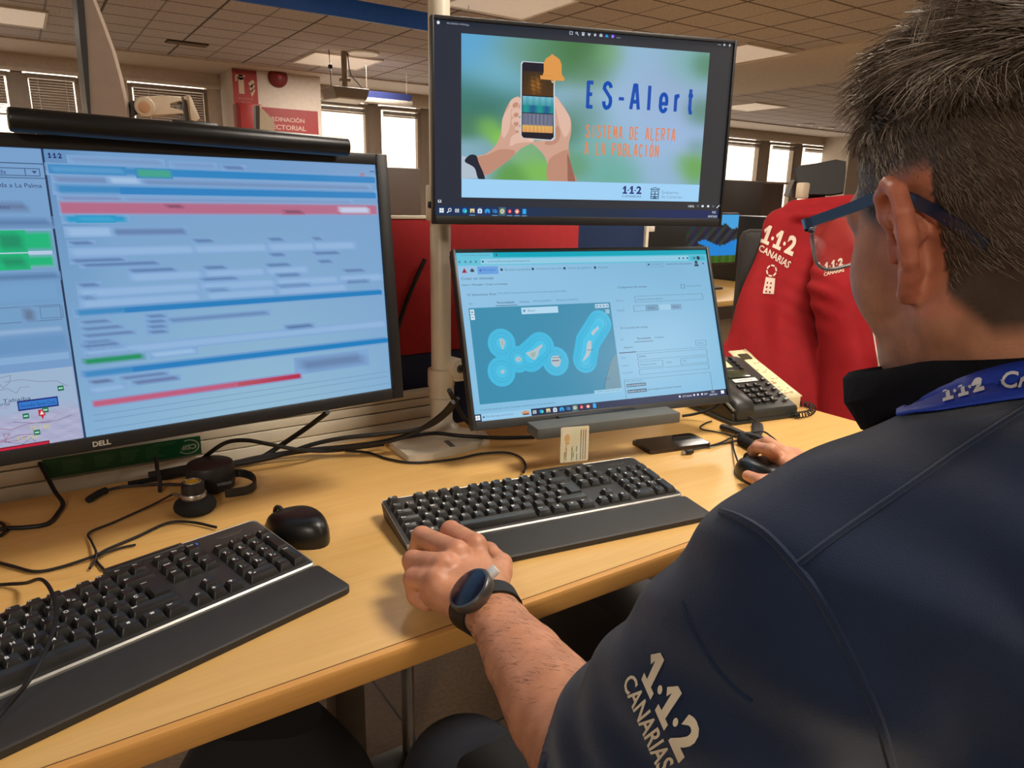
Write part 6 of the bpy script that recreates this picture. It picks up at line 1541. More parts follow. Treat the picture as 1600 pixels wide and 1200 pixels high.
# ---- right hand on the mouse
f2 = A3((.12, .99, 0)); r2 = A3((.99, -.12, 0))
M0 = A3((.985, .705, DESK))
mcp2 = [WR+f2*.085-r2*.028+A3((0, 0, .012)), WR+f2*.090-r2*.006+A3((0, 0, .016)), WR+f2*.084+r2*.016+A3((0, 0, .012)), WR+f2*.074+r2*.034+A3((0, 0, .002))]
fing2 = []
for i in range(4):
    p = mcp2[i]; k = (1., 1.05, 1., .85)[i]
    q = p+f2*.036*k-r2*(.010 if i == 0 else 0)+A3((0, 0, .006 if i < 2 else -.006)); d = q+f2*.020*k+A3((0, 0, -.012)); t = d+f2*.012*k+A3((0, 0, -.014))
    t[2] = max(t[2], DESK+(.022 if i < 2 else .010))
    fing2.append(Blend([('add', Cone(p, q, .0112*k, .0098*k), 0), ('add', Cone(q, d, .0098*k, .0088*k), .003), ('add', Cone(d, t, .0088*k, .0078*k), .003)]))
tA = WR+f2*.045-r2*.036+A3((0, 0, -.012)); tB = Z(1188, 752, .026); tC = Z(1168, 743, .018)
thumb2 = Blend([('add', Cone(mid(WR, tA, .3), tA, .016, .0135), 0), ('add', Cone(tA, tB, .0130, .0112), .004), ('add', Cone(tB, tC, .0110, .0088), .004)])
palm2 = [('add', Cone(WR+f2*.01+r2*(-.014+.010*i), mcp2[i]-A3((0, 0, .004)), .0165, .012), .014) for i in range(4)]
handR = Blend([('add', Blend(palm2), 0)]+[('add', fb, .0035) for fb in fing2]+[('add', thumb2, .006)], WR-.09, WR+A3((.1, .2, .1)))
# a finger lifted over the mouse, the one that shows beside his shoulder
lift = Blend([('add', Cone(mcp2[0], Z(1205, 703, .062), .0112, .0102), 0), ('add', Cone(Z(1205, 703, .062), Z(1183, 699, .052), .0102, .0096), .004), ('add', Cone(Z(1183, 699, .052), Z(1177, 708, .038), .0096, .0085), .003)])
handR.items[1] = ('add', lift, .004)
armR = Blend([('add', Cone(WR-f2*.01, mid(WR, ER, .3), .022, .028, flat=(r2, 1.35)), 0), ('add', Cone(mid(WR, ER, .3), ER, .031, .046), .03), ('add', Cone(ER, SR, .049, .058), .02)], np.minimum(np.minimum(WR, ER), SR)-.08, np.maximum(np.maximum(WR, ER), SR)+.08)
# ---- trunk
shx = (SR-SL)/np.linalg.norm(SR-SL); fwd = np.cross(A3((0, 0, 1)), shx); fwd /= np.linalg.norm(fwd); upv = A3((0, 0, 1))
TR_ = np.stack([shx, fwd, upv], 1)
def trunk(g):
    """g: how much fuller than the body (clothing)"""
    return [('add', Ell(CH+A3((0, .0, .01)), A3((.185+g, .135+g, .20+g)), TR_), 0),
        ('add', Cone(mid(SL, SR, .16)+A3((0, -.005, -.012)), mid(SL, SR, .84)+A3((0, -.005, -.012)), .060+g), .06),
        ('add', Cone(NECK0+A3((0, -.030, -.012)), mid(SL, NECK0, .34)+A3((0, -.01, .004)), .060+g, .056+g), .05),
        ('add', Cone(NECK0+A3((0, -.030, -.012)), mid(SR, NECK0, .34)+A3((0, -.01, .004)), .060+g, .056+g), .05),
        ('add', Ell(CH+A3((.0, -.055, .045)), A3((.155+g, .085+g, .15+g)), TR_), .06),
        ('add', Ell(A3((.555, .085, .72)), A3((.185+g, .155+g, .20+g)), TR_), .08),
        ('add', Ell(PEL, A3((.185+g, .15+g, .14+g)), TR_), .06)]
torso = Blend(trunk(-.004), (.2, -.25, .38), (.95, .4, 1.16))
body_f = Blend([('add', torso, 0), ('add', armL, .03), ('add', armR, .03), ('add', head, .03), ('add', handL, .012), ('add', handR, .012)])
BV, BF = mesh_field(body_f, (.10, -.24, .38), (1.20, .80, 1.40), VOX)

def skin_mat():
    m = bpy.data.materials.new('skin'); m.use_nodes = True; nt = m.node_tree; p = nt.nodes['Principled BSDF']
    a = nt.nodes.new('ShaderNodeAttribute'); a.attribute_name = 'Col'
    tc = nt.nodes.new('ShaderNodeTexCoord')
    n1 = nt.nodes.new('ShaderNodeTexNoise'); n1.inputs['Scale'].default_value = 42; n1.inputs['Detail'].default_value = 6; nt.links.new(tc.outputs['Object'], n1.inputs['Vector'])
    rp = nt.nodes.new('ShaderNodeValToRGB'); e = rp.color_ramp.elements; e[0].position = .35; e[1].position = .65; e[0].color = (.80, .72, .68, 1); e[1].color = (1.06, 1.0, .98, 1)
    nt.links.new(n1.outputs['Fac'], rp.inputs[0])
    mx = nt.nodes.new('ShaderNodeMix'); mx.data_type = 'RGBA'; mx.blend_type = 'MULTIPLY'; mx.inputs[0].default_value = 1
    nt.links.new(a.outputs['Color'], mx.inputs[6]); nt.links.new(rp.outputs[0], mx.inputs[7]); nt.links.new(mx.outputs[2], p.inputs['Base Color'])
    n2 = nt.nodes.new('ShaderNodeTexNoise'); n2.inputs['Scale'].default_value = 420; n2.inputs['Detail'].default_value = 2; nt.links.new(tc.outputs['Object'], n2.inputs['Vector'])
    b = nt.nodes.new('ShaderNodeBump'); b.inputs['Strength'].default_value = .22; b.inputs['Distance'].default_value = .0012; nt.links.new(n2.outputs['Fac'], b.inputs['Height']); nt.links.new(b.outputs[0], p.inputs['Normal'])
    p.inputs['Roughness'].default_value = .48; p.inputs['Subsurface Weight'].default_value = .12; p.inputs['Subsurface Radius'].default_value = (.010, .004, .002); p.inputs['Subsurface Scale'].default_value = .5
    return m
M_SKIN = skin_mat()
man = thing('person', 'person with short greying hair in a navy polo shirt, typing at the right keyboard', 'person', (.55, .05, 0))
off = A3(man.location)
body = mesh_obj('body', BV-off, BF, M_SKIN, man)
# skin tone per vertex: ruddier ears, knuckles and hands, darker beard stubble, scalp under the hair
Q = (BV-H0)@HR
tone = np.tile(A3(lin((200, 146, 114))), (len(BV), 1))
def tint(w, rgb): 
    global tone
    w = np.clip(w, 0, 1)[:, None]; tone = tone*(1-w)+A3(lin(rgb))*w
nearhead = (np.abs(Q) < .3).all(1)
earw = np.clip((np.abs(Q[:, 0])-.070)/.012, 0, 1)*nearhead*(Q[:, 2] < .05)*(Q[:, 2] > -.05)*(np.abs(Q[:, 1]) < .035)
tint(earw*.7, (222, 136, 110))
tint(((Q[:, 2] < -.03) & (Q[:, 1] > .0) & nearhead)*.25, (176, 128, 108))
def hairline(Q):
    """how far inside the hair a head point lies (>0 inside)"""
    x, y, z = Q[:, 0], Q[:, 1], Q[:, 2]
    front = np.where(y > .070, z-.062-.35*(y-.070), 1)
    side = np.where((y > .018) & (y <= .075), z-(.004+.42*(y-.018)+ .6*np.maximum(y-.06, 0)), 1)
    above = np.where((y > -.022) & (y <= .018), z-.042+.9*np.maximum(y-.012, 0), 1)
    back = np.where(y <= -.022, z-(-.062+1.1*np.maximum(y+.045, 0)), 1)
    return np.minimum(np.minimum(front, side), np.minimum(above, back))
hl = hairline(Q)*nearhead
tint(np.clip((hl+.004)/.012, 0, 1)*((Q[:, 2] > -.07) & nearhead & (np.linalg.norm(Q, axis=1) < .2) & ((np.abs(Q[:, 0]) < .0785) | (Q[:, 2] > .045))), (84, 71, 60))
kn = np.zeros(len(BV))
for p in mcp+pip: kn = np.maximum(kn, np.exp(-((BV-p)**2).sum(1)/(2*.010**2)))
tint(kn*.35, (206, 122, 96))
atr = body.data.color_attributes.new('Col', 'FLOAT_COLOR', 'POINT'); atr.data.foreach_set('color', np.concatenate([tone, np.ones((len(tone), 1))], 1).astype(np.float32).ravel())
# eyes
for sx in (-1, 1):
    mb = MB(); c = hd(.032*sx, .083, .001)-off
    mb.lathe([(.0005, -.0118), (.006, -.0100), (.0102, -.006), (.0118, 0), (.0102, .006), (.006, .0100), (.0005, .0118)], mat('eye_white', (220, 214, 206), .2), c=c, seg=20, M=Matrix(HR.tolist()).to_4x4() @ Matrix.Rotation(-PI/2, 4, 'X'))
    mb.build('eye', man)

# ---------------------------------------------------------------- polo shirt
M_NAVY = mat('navy_cotton', (30, 44, 70), .86, var=.10, vscale=25, bump=.35, bscale=1500, sheen=.18, spec=.2)
M_NAVYD = mat('dark_navy_rib', (12, 14, 22), .9, var=.08, vscale=40, bump=.4, bscale=1200, spec=.2)
cuff_dir = (EL-SL)/np.linalg.norm(EL-SL)
class Field:
    def __init__(s, fn): s.fn = fn
    def __call__(s, P): return s.fn(P)
sleeveL = Blend([('add', Cone(SL, EL+cuff_dir*.012, .065, .068), 0)])
sleeveR = Blend([('add', Cone(SR, ER, .074, .066), 0)])
shirt_core = Blend(trunk(.012)+[('add', sleeveL, .045), ('add', sleeveR, .045)])
fax2 = (WL-EL)/np.linalg.norm(WL-EL)
axd = -fax2*.55+(-cuff_dir)*.45; axd /= np.linalg.norm(axd)
cuffp = EL-fax2*.012                                   # plane where the sleeve ends
inner = Blend([('add', Cone(WL, EL, .058, .059), 0), ('add', Cone(EL, mid(EL, SL, .4), .060, .058), .02)])
def shirt_fn(P):
    d = shirt_core(P)
    # soft folds: drag lines from the armpit and the bent elbow
    q = P-SL; along = q@cuff_dir
    w = np.exp(-((P-SL-A3((.02, -.02, -.05)))**2).sum(1)/(2*.09**2))
    d = d+.0042*w*np.sin((P@(shx*.6+upv*.8))*115+2.2*noise3(P, 14, 3))
    we = np.exp(-((P-mid(SL, EL, .80))**2).sum(1)/(2*.06**2))
    d = d+.0036*we*np.sin(along*120+2.5*noise3(P, 12, 5))
    d = d+.0022*noise3(P, 16, 9)
    # neck opening, sleeve opening
    d = smax(d, -Cone(NECK0+A3((0, .02, .105)), H0+A3((0, 0, .1)), .071, .078)(P), .004)
    dc = (P-cuffp)@axd                                   # >0 towards the shoulder
    near = ((P-EL)**2).sum(1) < .16**2
    d = np.where(near, smax(d, -dc, .004), d)
    d = np.where(near & (dc < .03), np.maximum(d, -inner(P)), d)
    dh = P[:, 2]-.50
    return np.maximum(d, -dh)
def flat_fn(P): return shirt_fn(P)
SV, SF = mesh_field(Field(shirt_fn), (.10, -.28, .48), (1.16, .52, 1.18), VOX*1.25)
shirt = mesh_obj('polo_shirt', SV-off, SF, M_NAVY, man)
bvh_shirt = BVHTree.FromPolygons([Vector(v) for v in SV], [tuple(int(i) for i in f) for f in SF])
bvh_body = BVHTree.FromPolygons([Vector(v) for v in BV], [tuple(int(i) for i in f) for f in BF])
def on_shirt(px, py, lift=.0008, bvh=None):
    h = (bvh or bvh_shirt).ray_cast(CAM, ray(px, py).normalized())
    if h[0] is None: return None
    n = h[1] if h[1].dot(ray(px, py)) < 0 else -h[1]
    return h[0]+n*lift, n
def seam(name, pts, r, m, lift=.0006, n=10):
    P = [on_shirt(x, y, lift) for x, y in [(p.x, p.y) for p in smooth_path([(x, y, 0) for x, y in pts], n)]]
    P = [p[0]-Vector(off) for p in P if p]
    if len(P) < 3: return
    mb = MB(); mb.tube(P, r, m, 6); mb.build(name, man)

# ---------------------------------------------------------------- seams and writing on the shirt
seam('shoulder_seam', [(1243, 884), (1300, 842), (1360, 800), (1430, 752), (1500, 703), (1590, 645), (1660, 604)], .0016, M_NAVY, .0002)
seam('armhole_seam', [(1128, 800), (1160, 812), (1200, 838), (1243, 884), (1278, 930), (1312, 992), (1345, 1060), (1375, 1130), (1400, 1215)], .0022, M_NAVY, .0002)
seam('pocket_seam', [(1068, 942), (1080, 975), (1100, 1012), (1122, 1045), (1150, 1075), (1176, 1094)], .0012, M_NAVY, .0006)
M_SHIRTPRINT = mat('white_shirt_print', (214, 204, 182), .7)
def subdivide_raw(V, F, maxlen):
    bm = bmesh.new(); vs = [bm.verts.new((x, y, 0)) for x, y in V]
    for f in F:
        try: bm.faces.new([vs[i] for i in f])
        except ValueError: pass
    for _ in range(4):
        es = [e for e in bm.edges if e.calc_length() > maxlen]
        if not es: break
        bmesh.ops.subdivide_edges(bm, edges=es, cuts=1, use_grid_fill=False); bmesh.ops.triangulate(bm, faces=[f for f in bm.faces if len(f.verts) > 3])
    bm.verts.index_update(); out = [(v.co.x, v.co.y) for v in bm.verts], [tuple(v.index for v in f.verts) for f in bm.faces]; bm.free(); return out
def print_on(mb, V, F, mp, m, bvh, lift, org, maxlen=8):
    """V in photo pixels after mp; laid on the cloth where those rays meet it"""
    V2 = [mp(x, y) for x, y in V]; V2, F = subdivide_raw(V2, F, maxlen)
    P = [on_shirt(x, y, lift, bvh) for x, y in V2]
    if any(p is None for p in P):
        F = [f for f in F if all(P[i] is not None for i in f)]; P = [p or (Vector(org), Vector((0, 0, 1))) for p in P]
    mb.raw([p[0]-Vector(org) for p in P], F, m, smooth=False)
def quad_map(p00, p10, p11, p01, w, h):
    def f(x, y):
        u, v = x/w, y/h; return tuple((1-u)*(1-v)*a+u*(1-v)*b+u*v*c+(1-u)*v*d for a, b, c, d in zip(p00, p10, p11, p01))
    return f
def logo_geo():
    """1-1-2 in a 100 x 40 box, y up; list of (verts, faces)"""
    G = []
    for x in (0, 36): G.append(one_geo(x))
    V, F = text_fit('2', 27, 40, .045); G.append(([(a+73, b) for a, b in V], F))
    for x in (30.5, 67): n = 14; G.append(([(x+3.6*math.cos(2*PI*i/n), 17+4.2*math.sin(2*PI*i/n)) for i in range(n)], [tuple(range(n))]))
    return G
# on the sleeve: first digit at the top, turned down the arm
mp = quad_map((1000, 1058), (1078, 1196), (1096, 1158), (1024, 1012), 100, 40)
mpL = quad_map((1004, 1060), (1062, 1190), (1102, 1148), (1027, 1004), 100, 40)
mb = MB()
for V, F in logo_geo(): print_on(mb, V, F, mpL, M_SHIRTPRINT, bvh_shirt, .0012, off)
mb.build('emergency_number_print', man, normals=False)
mb = MB(); V, F = text_fit('CANARIAS', 100, 14, .02); print_on(mb, V, F, quad_map((975, 1068), (1030, 1206), (1056, 1190), (992, 1050), 100, 14), M_SHIRTPRINT, bvh_shirt, .0012, off); mb.build('region_name_print', man, normals=False)

# ---------------------------------------------------------------- collar: folded dark rib band round the neck, open in front
cax = (H0+HR@A3((0, -.03, -.05))-NECK0); cax /= np.linalg.norm(cax)
cfx = HR[:, 1]-cax*(HR[:, 1]@cax); cfx /= np.linalg.norm(cfx); crx = np.cross(cfx, cax)
rows = []; NC = 56
for i in range(NC+1):
    a = math.radians(18+(360-36)*i/NC)                  # from the front gap right round
    d = cfx*math.cos(a)+crx*math.sin(a)
    fr = max(0, math.cos(a))                            # 1 in front
    e = 1+.10*abs(math.sin(a))
    top = .100-.022*fr; bot = .076-.048*fr**.8
    da = min(abs(math.degrees(a)-312), abs(math.degrees(a)-48)); fl_ = .032*math.exp(-(da/32)**2); w = .003*math.sin(i*.7)
    sec = []
    for r, z in ((.074*e, bot+.012), (.0735*e+fl_*.8, top-.006), (.077*e+fl_, top), (.081*e+fl_, top-.004), (.088*e+fl_*.8+.002*fr+w, (top+bot)/2), (.094*e+fl_*.25+.004*fr+w, bot), (.091*e+fl_*.25+.004*fr+w, bot-.0015), (.088*e, (top+bot)/2-.004)):
        sec.append(Vector(NECK0+A3((0, .012, 0))+d*r+cax*z)-Vector(off))
    rows.append(sec)
mb = MB(); mb.loft(rows, M_NAVYD, smooth=True); mb.build('collar', man)

# ---------------------------------------------------------------- lanyard
M_LAN = mat('lanyard_blue', (22, 58, 170), .55, var=.04)
M_LANT = mat('lanyard_print', (214, 218, 224), .6)
lan = thing('lanyard', 'royal blue lanyard with white writing round the man\'s neck under the collar', 'lanyard', tuple(off))
ctr = [(1405, 652, 6), (1435, 640, 13), (1470, 629, 21), (1510, 618, 26), (1550, 609, 29), (1600, 600, 31), (1660, 592, 32), (1730, 590, 30)]
_cv = [Vector(v)+Vector(off) for v in [tuple(q.co) for q in bpy.data.objects['collar'].data.vertices]]; _nv = len(SV)
bvh_sc = BVHTree.FromPolygons([Vector(v) for v in SV]+_cv, [tuple(int(i) for i in f) for f in SF]+[tuple(i+_nv for i in p.vertices) for p in bpy.data.objects['collar'].data.polygons])
rows_ = []; sp = smooth_path([(x, y, w) for x, y, w in ctr], 8)
bvh_all = bvh_shirt
for p in sp:
    row = []
    for k in range(5):
        q = on_shirt(p.x-(k-2)*p.z*.08, p.y+(k-2)*.5*p.z, .0030, bvh_sc)
        row.append(q)
    if all(row): rows_.append([r[0]-Vector(off) for r in row])
mb = MB(); mb.loft(rows_, M_LAN, closed=False, cap=False); lo = mb.build('strap', lan)
sm = lo.modifiers.new('thick', 'SOLIDIFY'); sm.thickness = .0012; sm.offset = 1
mb = MB()
lm = lambda V, F, x0, y0, x1, y1, hh: print_on(mb, V, F, quad_map((x0, y0+hh/2), (x1, y1+hh/2), (x1+2, y1-hh/2), (x0+2, y0-hh/2), 100, 40), M_LANT, bvh_sc, .0052, off)
for V, F in logo_geo(): lm(V, F, 1474, 628, 1540, 609, 28)
V, F = text_fit('CANARIAS', 100, 40, .012); lm(V, F, 1566, 606, 1750, 590, 32)
mb.build('print', lan, normals=False)

# ---------------------------------------------------------------- glasses
m_lens = bpy.data.materials.new('spectacle_lens'); m_lens.use_nodes = True
nt = m_lens.node_tree; nt.nodes.clear()
o_ = nt.nodes.new('ShaderNodeOutputMaterial'); t_ = nt.nodes.new('ShaderNodeBsdfTransparent'); g_ = nt.nodes.new('ShaderNodeBsdfGlossy'); x_ = nt.nodes.new('ShaderNodeMixShader'); x_.inputs[0].default_value = .16
g_.inputs['Roughness'].default_value = .01; nt.links.new(t_.outputs[0], x_.inputs[1]); nt.links.new(g_.outputs[0], x_.inputs[2]); nt.links.new(x_.outputs[0], o_.inputs[0])
M_TEMPLE = mat('navy_acetate', (34, 48, 76), .3, coat=.3)
gl = thing('glasses', 'navy-framed glasses worn by the man, lens reflecting the screens', 'glasses', tuple(off))
def hv(x, y, z): return Vector(hd(x, y, z))-Vector(off)
HRM = Matrix(HR.tolist())
for sx in (-1, 1):
    lens = [(sx*(.034+.0275*math.copysign(abs(math.cos(a))**.62, math.cos(a))), .003+.0205*math.copysign(abs(math.sin(a))**.62, math.sin(a))) for a in [2*PI*i/40 for i in range(40)]]
    yb = lambda x: .118-1.9*(abs(x)-.012)**2
    mb = MB(); mb.tube([hv(x, yb(x), z) for x, z in lens], .0015, mat('clear_rim', (170, 176, 182), .2, metal=.6), 8, closed=True)
    rim = mb.build('rim', gl)
    mb = MB()
    mb.loft([[hv(x*.999, yb(x)-.0008, z*.985) for x, z in lens], [hv(x*.999, yb(x)+.0010, z*.985) for x, z in lens]], m_lens, smooth=False); mb.build('lens', gl)
    mb = MB(); path = smooth_path([hv(sx*.0615, .1135, .020), hv(sx*.070, .108, .0225), hv(sx*.0745, .094, .024), hv(sx*.078, .050, .028), hv(sx*.0815, .012, .032), hv(sx*.082, -.004, .029), hv(sx*.0795, -.020, .019), hv(sx*.0755, -.042, .002), hv(sx*.0735, -.052, -.008)], 8)
    rr2 = [Vector(HR[:, 2])*0]*0
    rings = []
    for i, p in enumerate(path):
        t = (path[min(i+1, len(path)-1)]-path[max(i-1, 0)]).normalized(); o_ = Vector(HR[:, 0])*sx; u = t.cross(o_).normalized(); o_ = u.cross(t).normalized()
        hh = .0038 if i > 8 else .0052; hh = .0034 if i > 44 else hh; th = .0014 if i < 44 else .0018
        rings.append([p+u*hh+o_*th, p+u*hh-o_*th, p-u*hh-o_*th, p-u*hh+o_*th])
    mb.loft(rings, M_TEMPLE, smooth=True); mb.build('temple', gl, sharp=.7)
mb = MB(); mb.tube(smooth_path([hv(-.009, .1175, .004), hv(0, .1195, .007), hv(.009, .1175, .004)]), .0018, M_TEMPLE, 8); mb.build('bridge', gl)

# ---------------------------------------------------------------- watch on the left wrist
wc = A3(WL)+fax*.004
wu = A3((0, 0, 1))-fax*fax[2]; wu /= np.linalg.norm(wu)
# face of the watch turned up and a little to the little-finger side
side = np.cross(fax, wu)
side = side if side@r1 > 0 else -side
tilt = math.radians(38)
wn = wu*math.cos(tilt)-side*math.sin(tilt)+fax*.0; ws = np.cross(wn, fax); ws = ws if ws@side > 0 else -ws
wt_ = thing('wristwatch', 'round black smartwatch with a silver lug on the man\'s left wrist', 'watch', tuple(wc))
hit = bvh_body.ray_cast(Vector(wc+wn*.09), -Vector(wn))[0]
rh = (hit-Vector(wc)).length if hit else .026
WM = Matrix((Vector(ws), Vector(fax), Vector(wn))).transposed().to_4x4()
mb = MB(); mb.lathe([(.001, rh-.002), (.0235, rh-.001), (.0250, rh+.002), (.0252, rh+.0085), (.0238, rh+.0108), (.0218, rh+.0112)], mat('gunmetal', (104, 102, 98), .32, metal=.7), M=WM, seg=44); mb.build('case', wt_)
mb = MB(); mb.lathe([(.0222, rh+.0108), (.0200, rh+.0120), (.001, rh+.0124)], mat('watch_glass', (16, 22, 44), .22), M=WM, seg=44); mb.build('dial', wt_)
mb = MB()
for a in (20, -20): mb.cyl(WM @ Vector((.0215*math.cos(math.radians(a)), .0215*math.sin(math.radians(a)), rh+.005)), WM @ Vector((.0250*math.cos(math.radians(a)), .0250*math.sin(math.radians(a)), rh+.005)), .0024, M_STEEL, 14)
mb.build('button', wt_)
# strap hugging the wrist: rays around the arm axis
rows = []; n = 48
for i in range(n+1):
    a = 2*PI*i/n; d = wn*math.cos(a)+ws*math.sin(a)
    row = []
    for s_ in (-1, 1):
        o0 = wc+fax*(s_*.0100)
        h = bvh_body.ray_cast(Vector(o0+d*.075), -Vector(d))[0]
        r_ = (h-Vector(o0)).length if h else .03
        r_ = min(r_, .045)
        if s_ == -1: row.append(Vector(fax*(s_*.0100)+d*(r_+.0006))); row.append(Vector(fax*(s_*.0100)+d*(r_+.0032)))
        else: row.append(Vector(fax*(s_*.0100)+d*(r_+.0032))); row.append(Vector(fax*(s_*.0100)+d*(r_+.0006)))
    rows.append(row)
mb = MB(); mb.loft(rows[:-1], mat('watch_strap', (24, 24, 24), .55), loop=True, smooth=True); mb.build('strap', wt_, sharp=.8)
mb = MB(); mb.box((.0265, .001, rh+.0048), (.015, .014, .006), mat('satin_silver', (222, 222, 218), .5, metal=.2), bev=.002, M=WM); mb.build('lug', wt_)

# ---------------------------------------------------------------- hair
def hair_mat():
    m = bpy.data.materials.new('greying_hair'); m.use_nodes = True; nt = m.node_tree; p = nt.nodes['Principled BSDF']
    a = nt.nodes.new('ShaderNodeAttribute'); a.attribute_name = 'Col'; nt.links.new(a.outputs['Color'], p.inputs['Base Color'])
    p.inputs['Roughness'].default_value = .42; p.inputs['Specular IOR Level'].default_value = .6
    return m
M_HAIR = hair_mat()
def strands(name, roots, dirs, normals, lens, rad, cols, parent, kind='stuff', lift=.5, droop=.0, seg=4, curl=0.0, rng=None):
    V, F, C = [], [], []
    for p, d, nrm, L, r, c in zip(roots, dirs, normals, lens, rad, cols):
        lf = lift+.16*min(1, L/.04); d0 = (nrm*lf+d*(1-lf)); d0 /= np.linalg.norm(d0); pts = [p-nrm*.001]; cur = d0.copy()
        bend = d*.9-nrm*.35
        for k in range(seg):
            cur = cur+bend*(.34)+rng.normal(size=3)*curl; cur[2] -= droop; cur /= np.linalg.norm(cur); pts.append(pts[-1]+cur*L/seg)
        side = np.cross(d0, nrm); ln = np.linalg.norm(side); side = side/ln if ln > 1e-6 else A3((1, 0, 0))
        b0 = len(V)
        for k, q in enumerate(pts):
            t = pts[min(k+1, seg)]-pts[max(k-1, 0)]; t /= np.linalg.norm(t)+1e-9; n2 = np.cross(t, side); rk = r*(1-.85*k/seg)
            for j in range(3):
                aa = 2*PI*j/3; V.append(q+(side*math.cos(aa)+n2*math.sin(aa))*rk); C.append(c)
        for k in range(seg):
            for j in range(3):
                F.append((b0+k*3+j, b0+k*3+(j+1) % 3, b0+k*3+3+(j+1) % 3, b0+k*3+3+j))
    me = bpy.data.meshes.new(name); me.from_pydata([tuple(v-off) for v in V], [], F); me.materials.append(M_HAIR)
    me.polygons.foreach_set('use_smooth', [True]*len(me.polygons))
    at_ = me.color_attributes.new('Col', 'FLOAT_COLOR', 'POINT'); at_.data.foreach_set('color', np.array([(*c, 1.0) for c in C], dtype=np.float32).ravel())
    o = bpy.data.objects.new(name, me); COL.objects.link(o); o.parent = parent; o['kind'] = kind
    return o
rng = np.random.RandomState(21)
NH = 19000
cen = hd(0, -.018, .030)
roots, dirs, nors, lens, rads, cols = [], [], [], [], [], []
tries = 0
clumps = rng.normal(size=(160, 3)); clumps /= np.linalg.norm(clumps, axis=1)[:, None]; clumpd = rng.normal(size=(160, 3))*.75; clumpl = rng.uniform(.75, 1.35, 160); clumpg = rng.uniform(0, 1, 160)
while len(roots) < NH and tries < NH*6:
    tries += 1
    v = rng.normal(size=3); v /= np.linalg.norm(v)
    if v[2] < -.75: continue
    w = HR@v
    h = bvh_body.ray_cast(Vector(cen+w*.26), -Vector(w))
    if h[0] is None: continue
    P_ = A3(h[0]); q = (P_-H0)@HR
    s_ = hairline(q[None])[0]
    if s_ < -.002 or abs(q[0]) > .0805 and q[2] < .04: continue
    if q[2] < -.075: continue
    nrm = A3(h[1]); nrm = nrm if nrm@w > 0 else -nrm
    top = np.clip((q[2]-.070)/.045, 0, 1)
    k = np.argmax(clumps@v)
    # flow: sides lie back and down, the top goes forward and to his left in tufts
    fl = HR@(A3((-.35, .75, .15))*top+A3((0, -.62, -.75))*(1-top))+HR@clumpd[k]*(.9*top+.12)
    fl = fl-nrm*(fl@nrm); fl /= np.linalg.norm(fl)+1e-9
    nape = np.clip((-.02-q[2])/.05, 0, 1)
    L = (.0085+.038*top**.8*clumpl[k]+.003*rng.rand())*(1-.6*nape)*np.clip(.35+s_*30, .35, 1)
    if q[1] > .03 and q[2] < .06: L *= .6
    g = rng.rand()+.22*clumpg[k]-.1
    sidegrey = (1-top)*.18+(.25 if q[1] > .0 and q[2] < .07 else 0)
    if g+sidegrey > .97: c = lin((214, 206, 194)) if top > .3 or q[1] > .0 else lin((150, 138, 122))
    elif g+sidegrey > .72: c = lin((150, 134, 116))
    elif g > .35: c = lin((120, 104, 88))
    else: c = lin((92, 78, 65))
    f_ = rng.uniform(.85, 1.15); c = tuple(x*f_ for x in c)
    roots.append(P_); dirs.append(fl); nors.append(nrm); lens.append(L); rads.append(.00032+.00030*top); cols.append(c)
hair = strands('hair', roots, dirs, nors, lens, rads, cols, man, lift=.42, seg=4, curl=.11, rng=rng)
# fine hairs on the forearm
roots, dirs, nors, lens, rads, cols = [], [], [], [], [], []
for _ in range(5200):
    t = rng.uniform(.08, 1.02); a = rng.uniform(0, 2*PI); base = mid(WL, EL, t); d = wu*math.cos(a)+side*math.sin(a)
    if d@wu < -.35: continue
    h = bvh_body.ray_cast(Vector(base+d*.1), -Vector(d))
    if h[0] is None: continue
    nrm = A3(h[1]); nrm = nrm if nrm@d > 0 else -nrm
    fl = -fax*.8-side*.55+rng.normal(size=3)*.25; fl = fl-nrm*(fl@nrm); fl /= np.linalg.norm(fl)
    roots.append(A3(h[0])); dirs.append(fl); nors.append(nrm); lens.append(rng.uniform(.008, .016)); rads.append(.0002); f_ = rng.uniform(.8, 1.2); cols.append(tuple(x*f_ for x in lin((58, 36, 22))))
strands('arm_hair', roots, dirs, nors, lens, rads, cols, man, lift=.15, seg=3, curl=.05, rng=rng)

# ---------------------------------------------------------------- jeans, legs under the desk
M_JEANS = mat('dark_denim', (26, 30, 40), .9, var=.18, vscale=120, bump=.4, bscale=1400)
KL = A3(on_z(735, 1125, .56)); KL = A3((.355, .610, .525)); HL = A3((.46, .06, .55)); HRt = A3((.66, .05, .55)); KR = A3((.80, .48, .545))
FL = A3((.39, .66, .10)); FR = A3((.82, .55, .10))
legs = Blend([('add', Cone(HL, KL, .092, .070), 0), ('add', Cone(KL, FL, .066, .052), .02), ('add', Cone(HRt, KR, .092, .070), .03), ('add', Cone(KR, FR, .066, .052), .02), ('add', Ell(PEL+A3((0, .01, -.01)), A3((.205, .165, .13)), TR_), .05)])
def jeans_fn(P): return np.maximum(legs(P)+.002*noise3(P, 40, 2), P[:, 2]-.66)
JV, JF = mesh_field(Field(jeans_fn), (.18, -.2, .02), (.98, .72, .70), .009)
mesh_obj('jeans', JV-off, JF, M_JEANS, man)
for fp in (FL, FR):
    mb = MB(); rings = []
    for y, w, h in ((-.08, .030, .055), (-.06, .036, .085), (.0, .040, .09), (.06, .043, .065), (.12, .047, .045), (.165, .036, .036), (.18, .016, .026)):
        rings.append([(fp[0]-off[0]+w*math.cos(a), fp[1]-off[1]+y, .002+max(0, h*(.5+.5*math.sin(a)))) for a in [2*PI*i/20 for i in range(20)]])
    mb.loft(rings, M_RUBBER); mb.build('shoe', man)

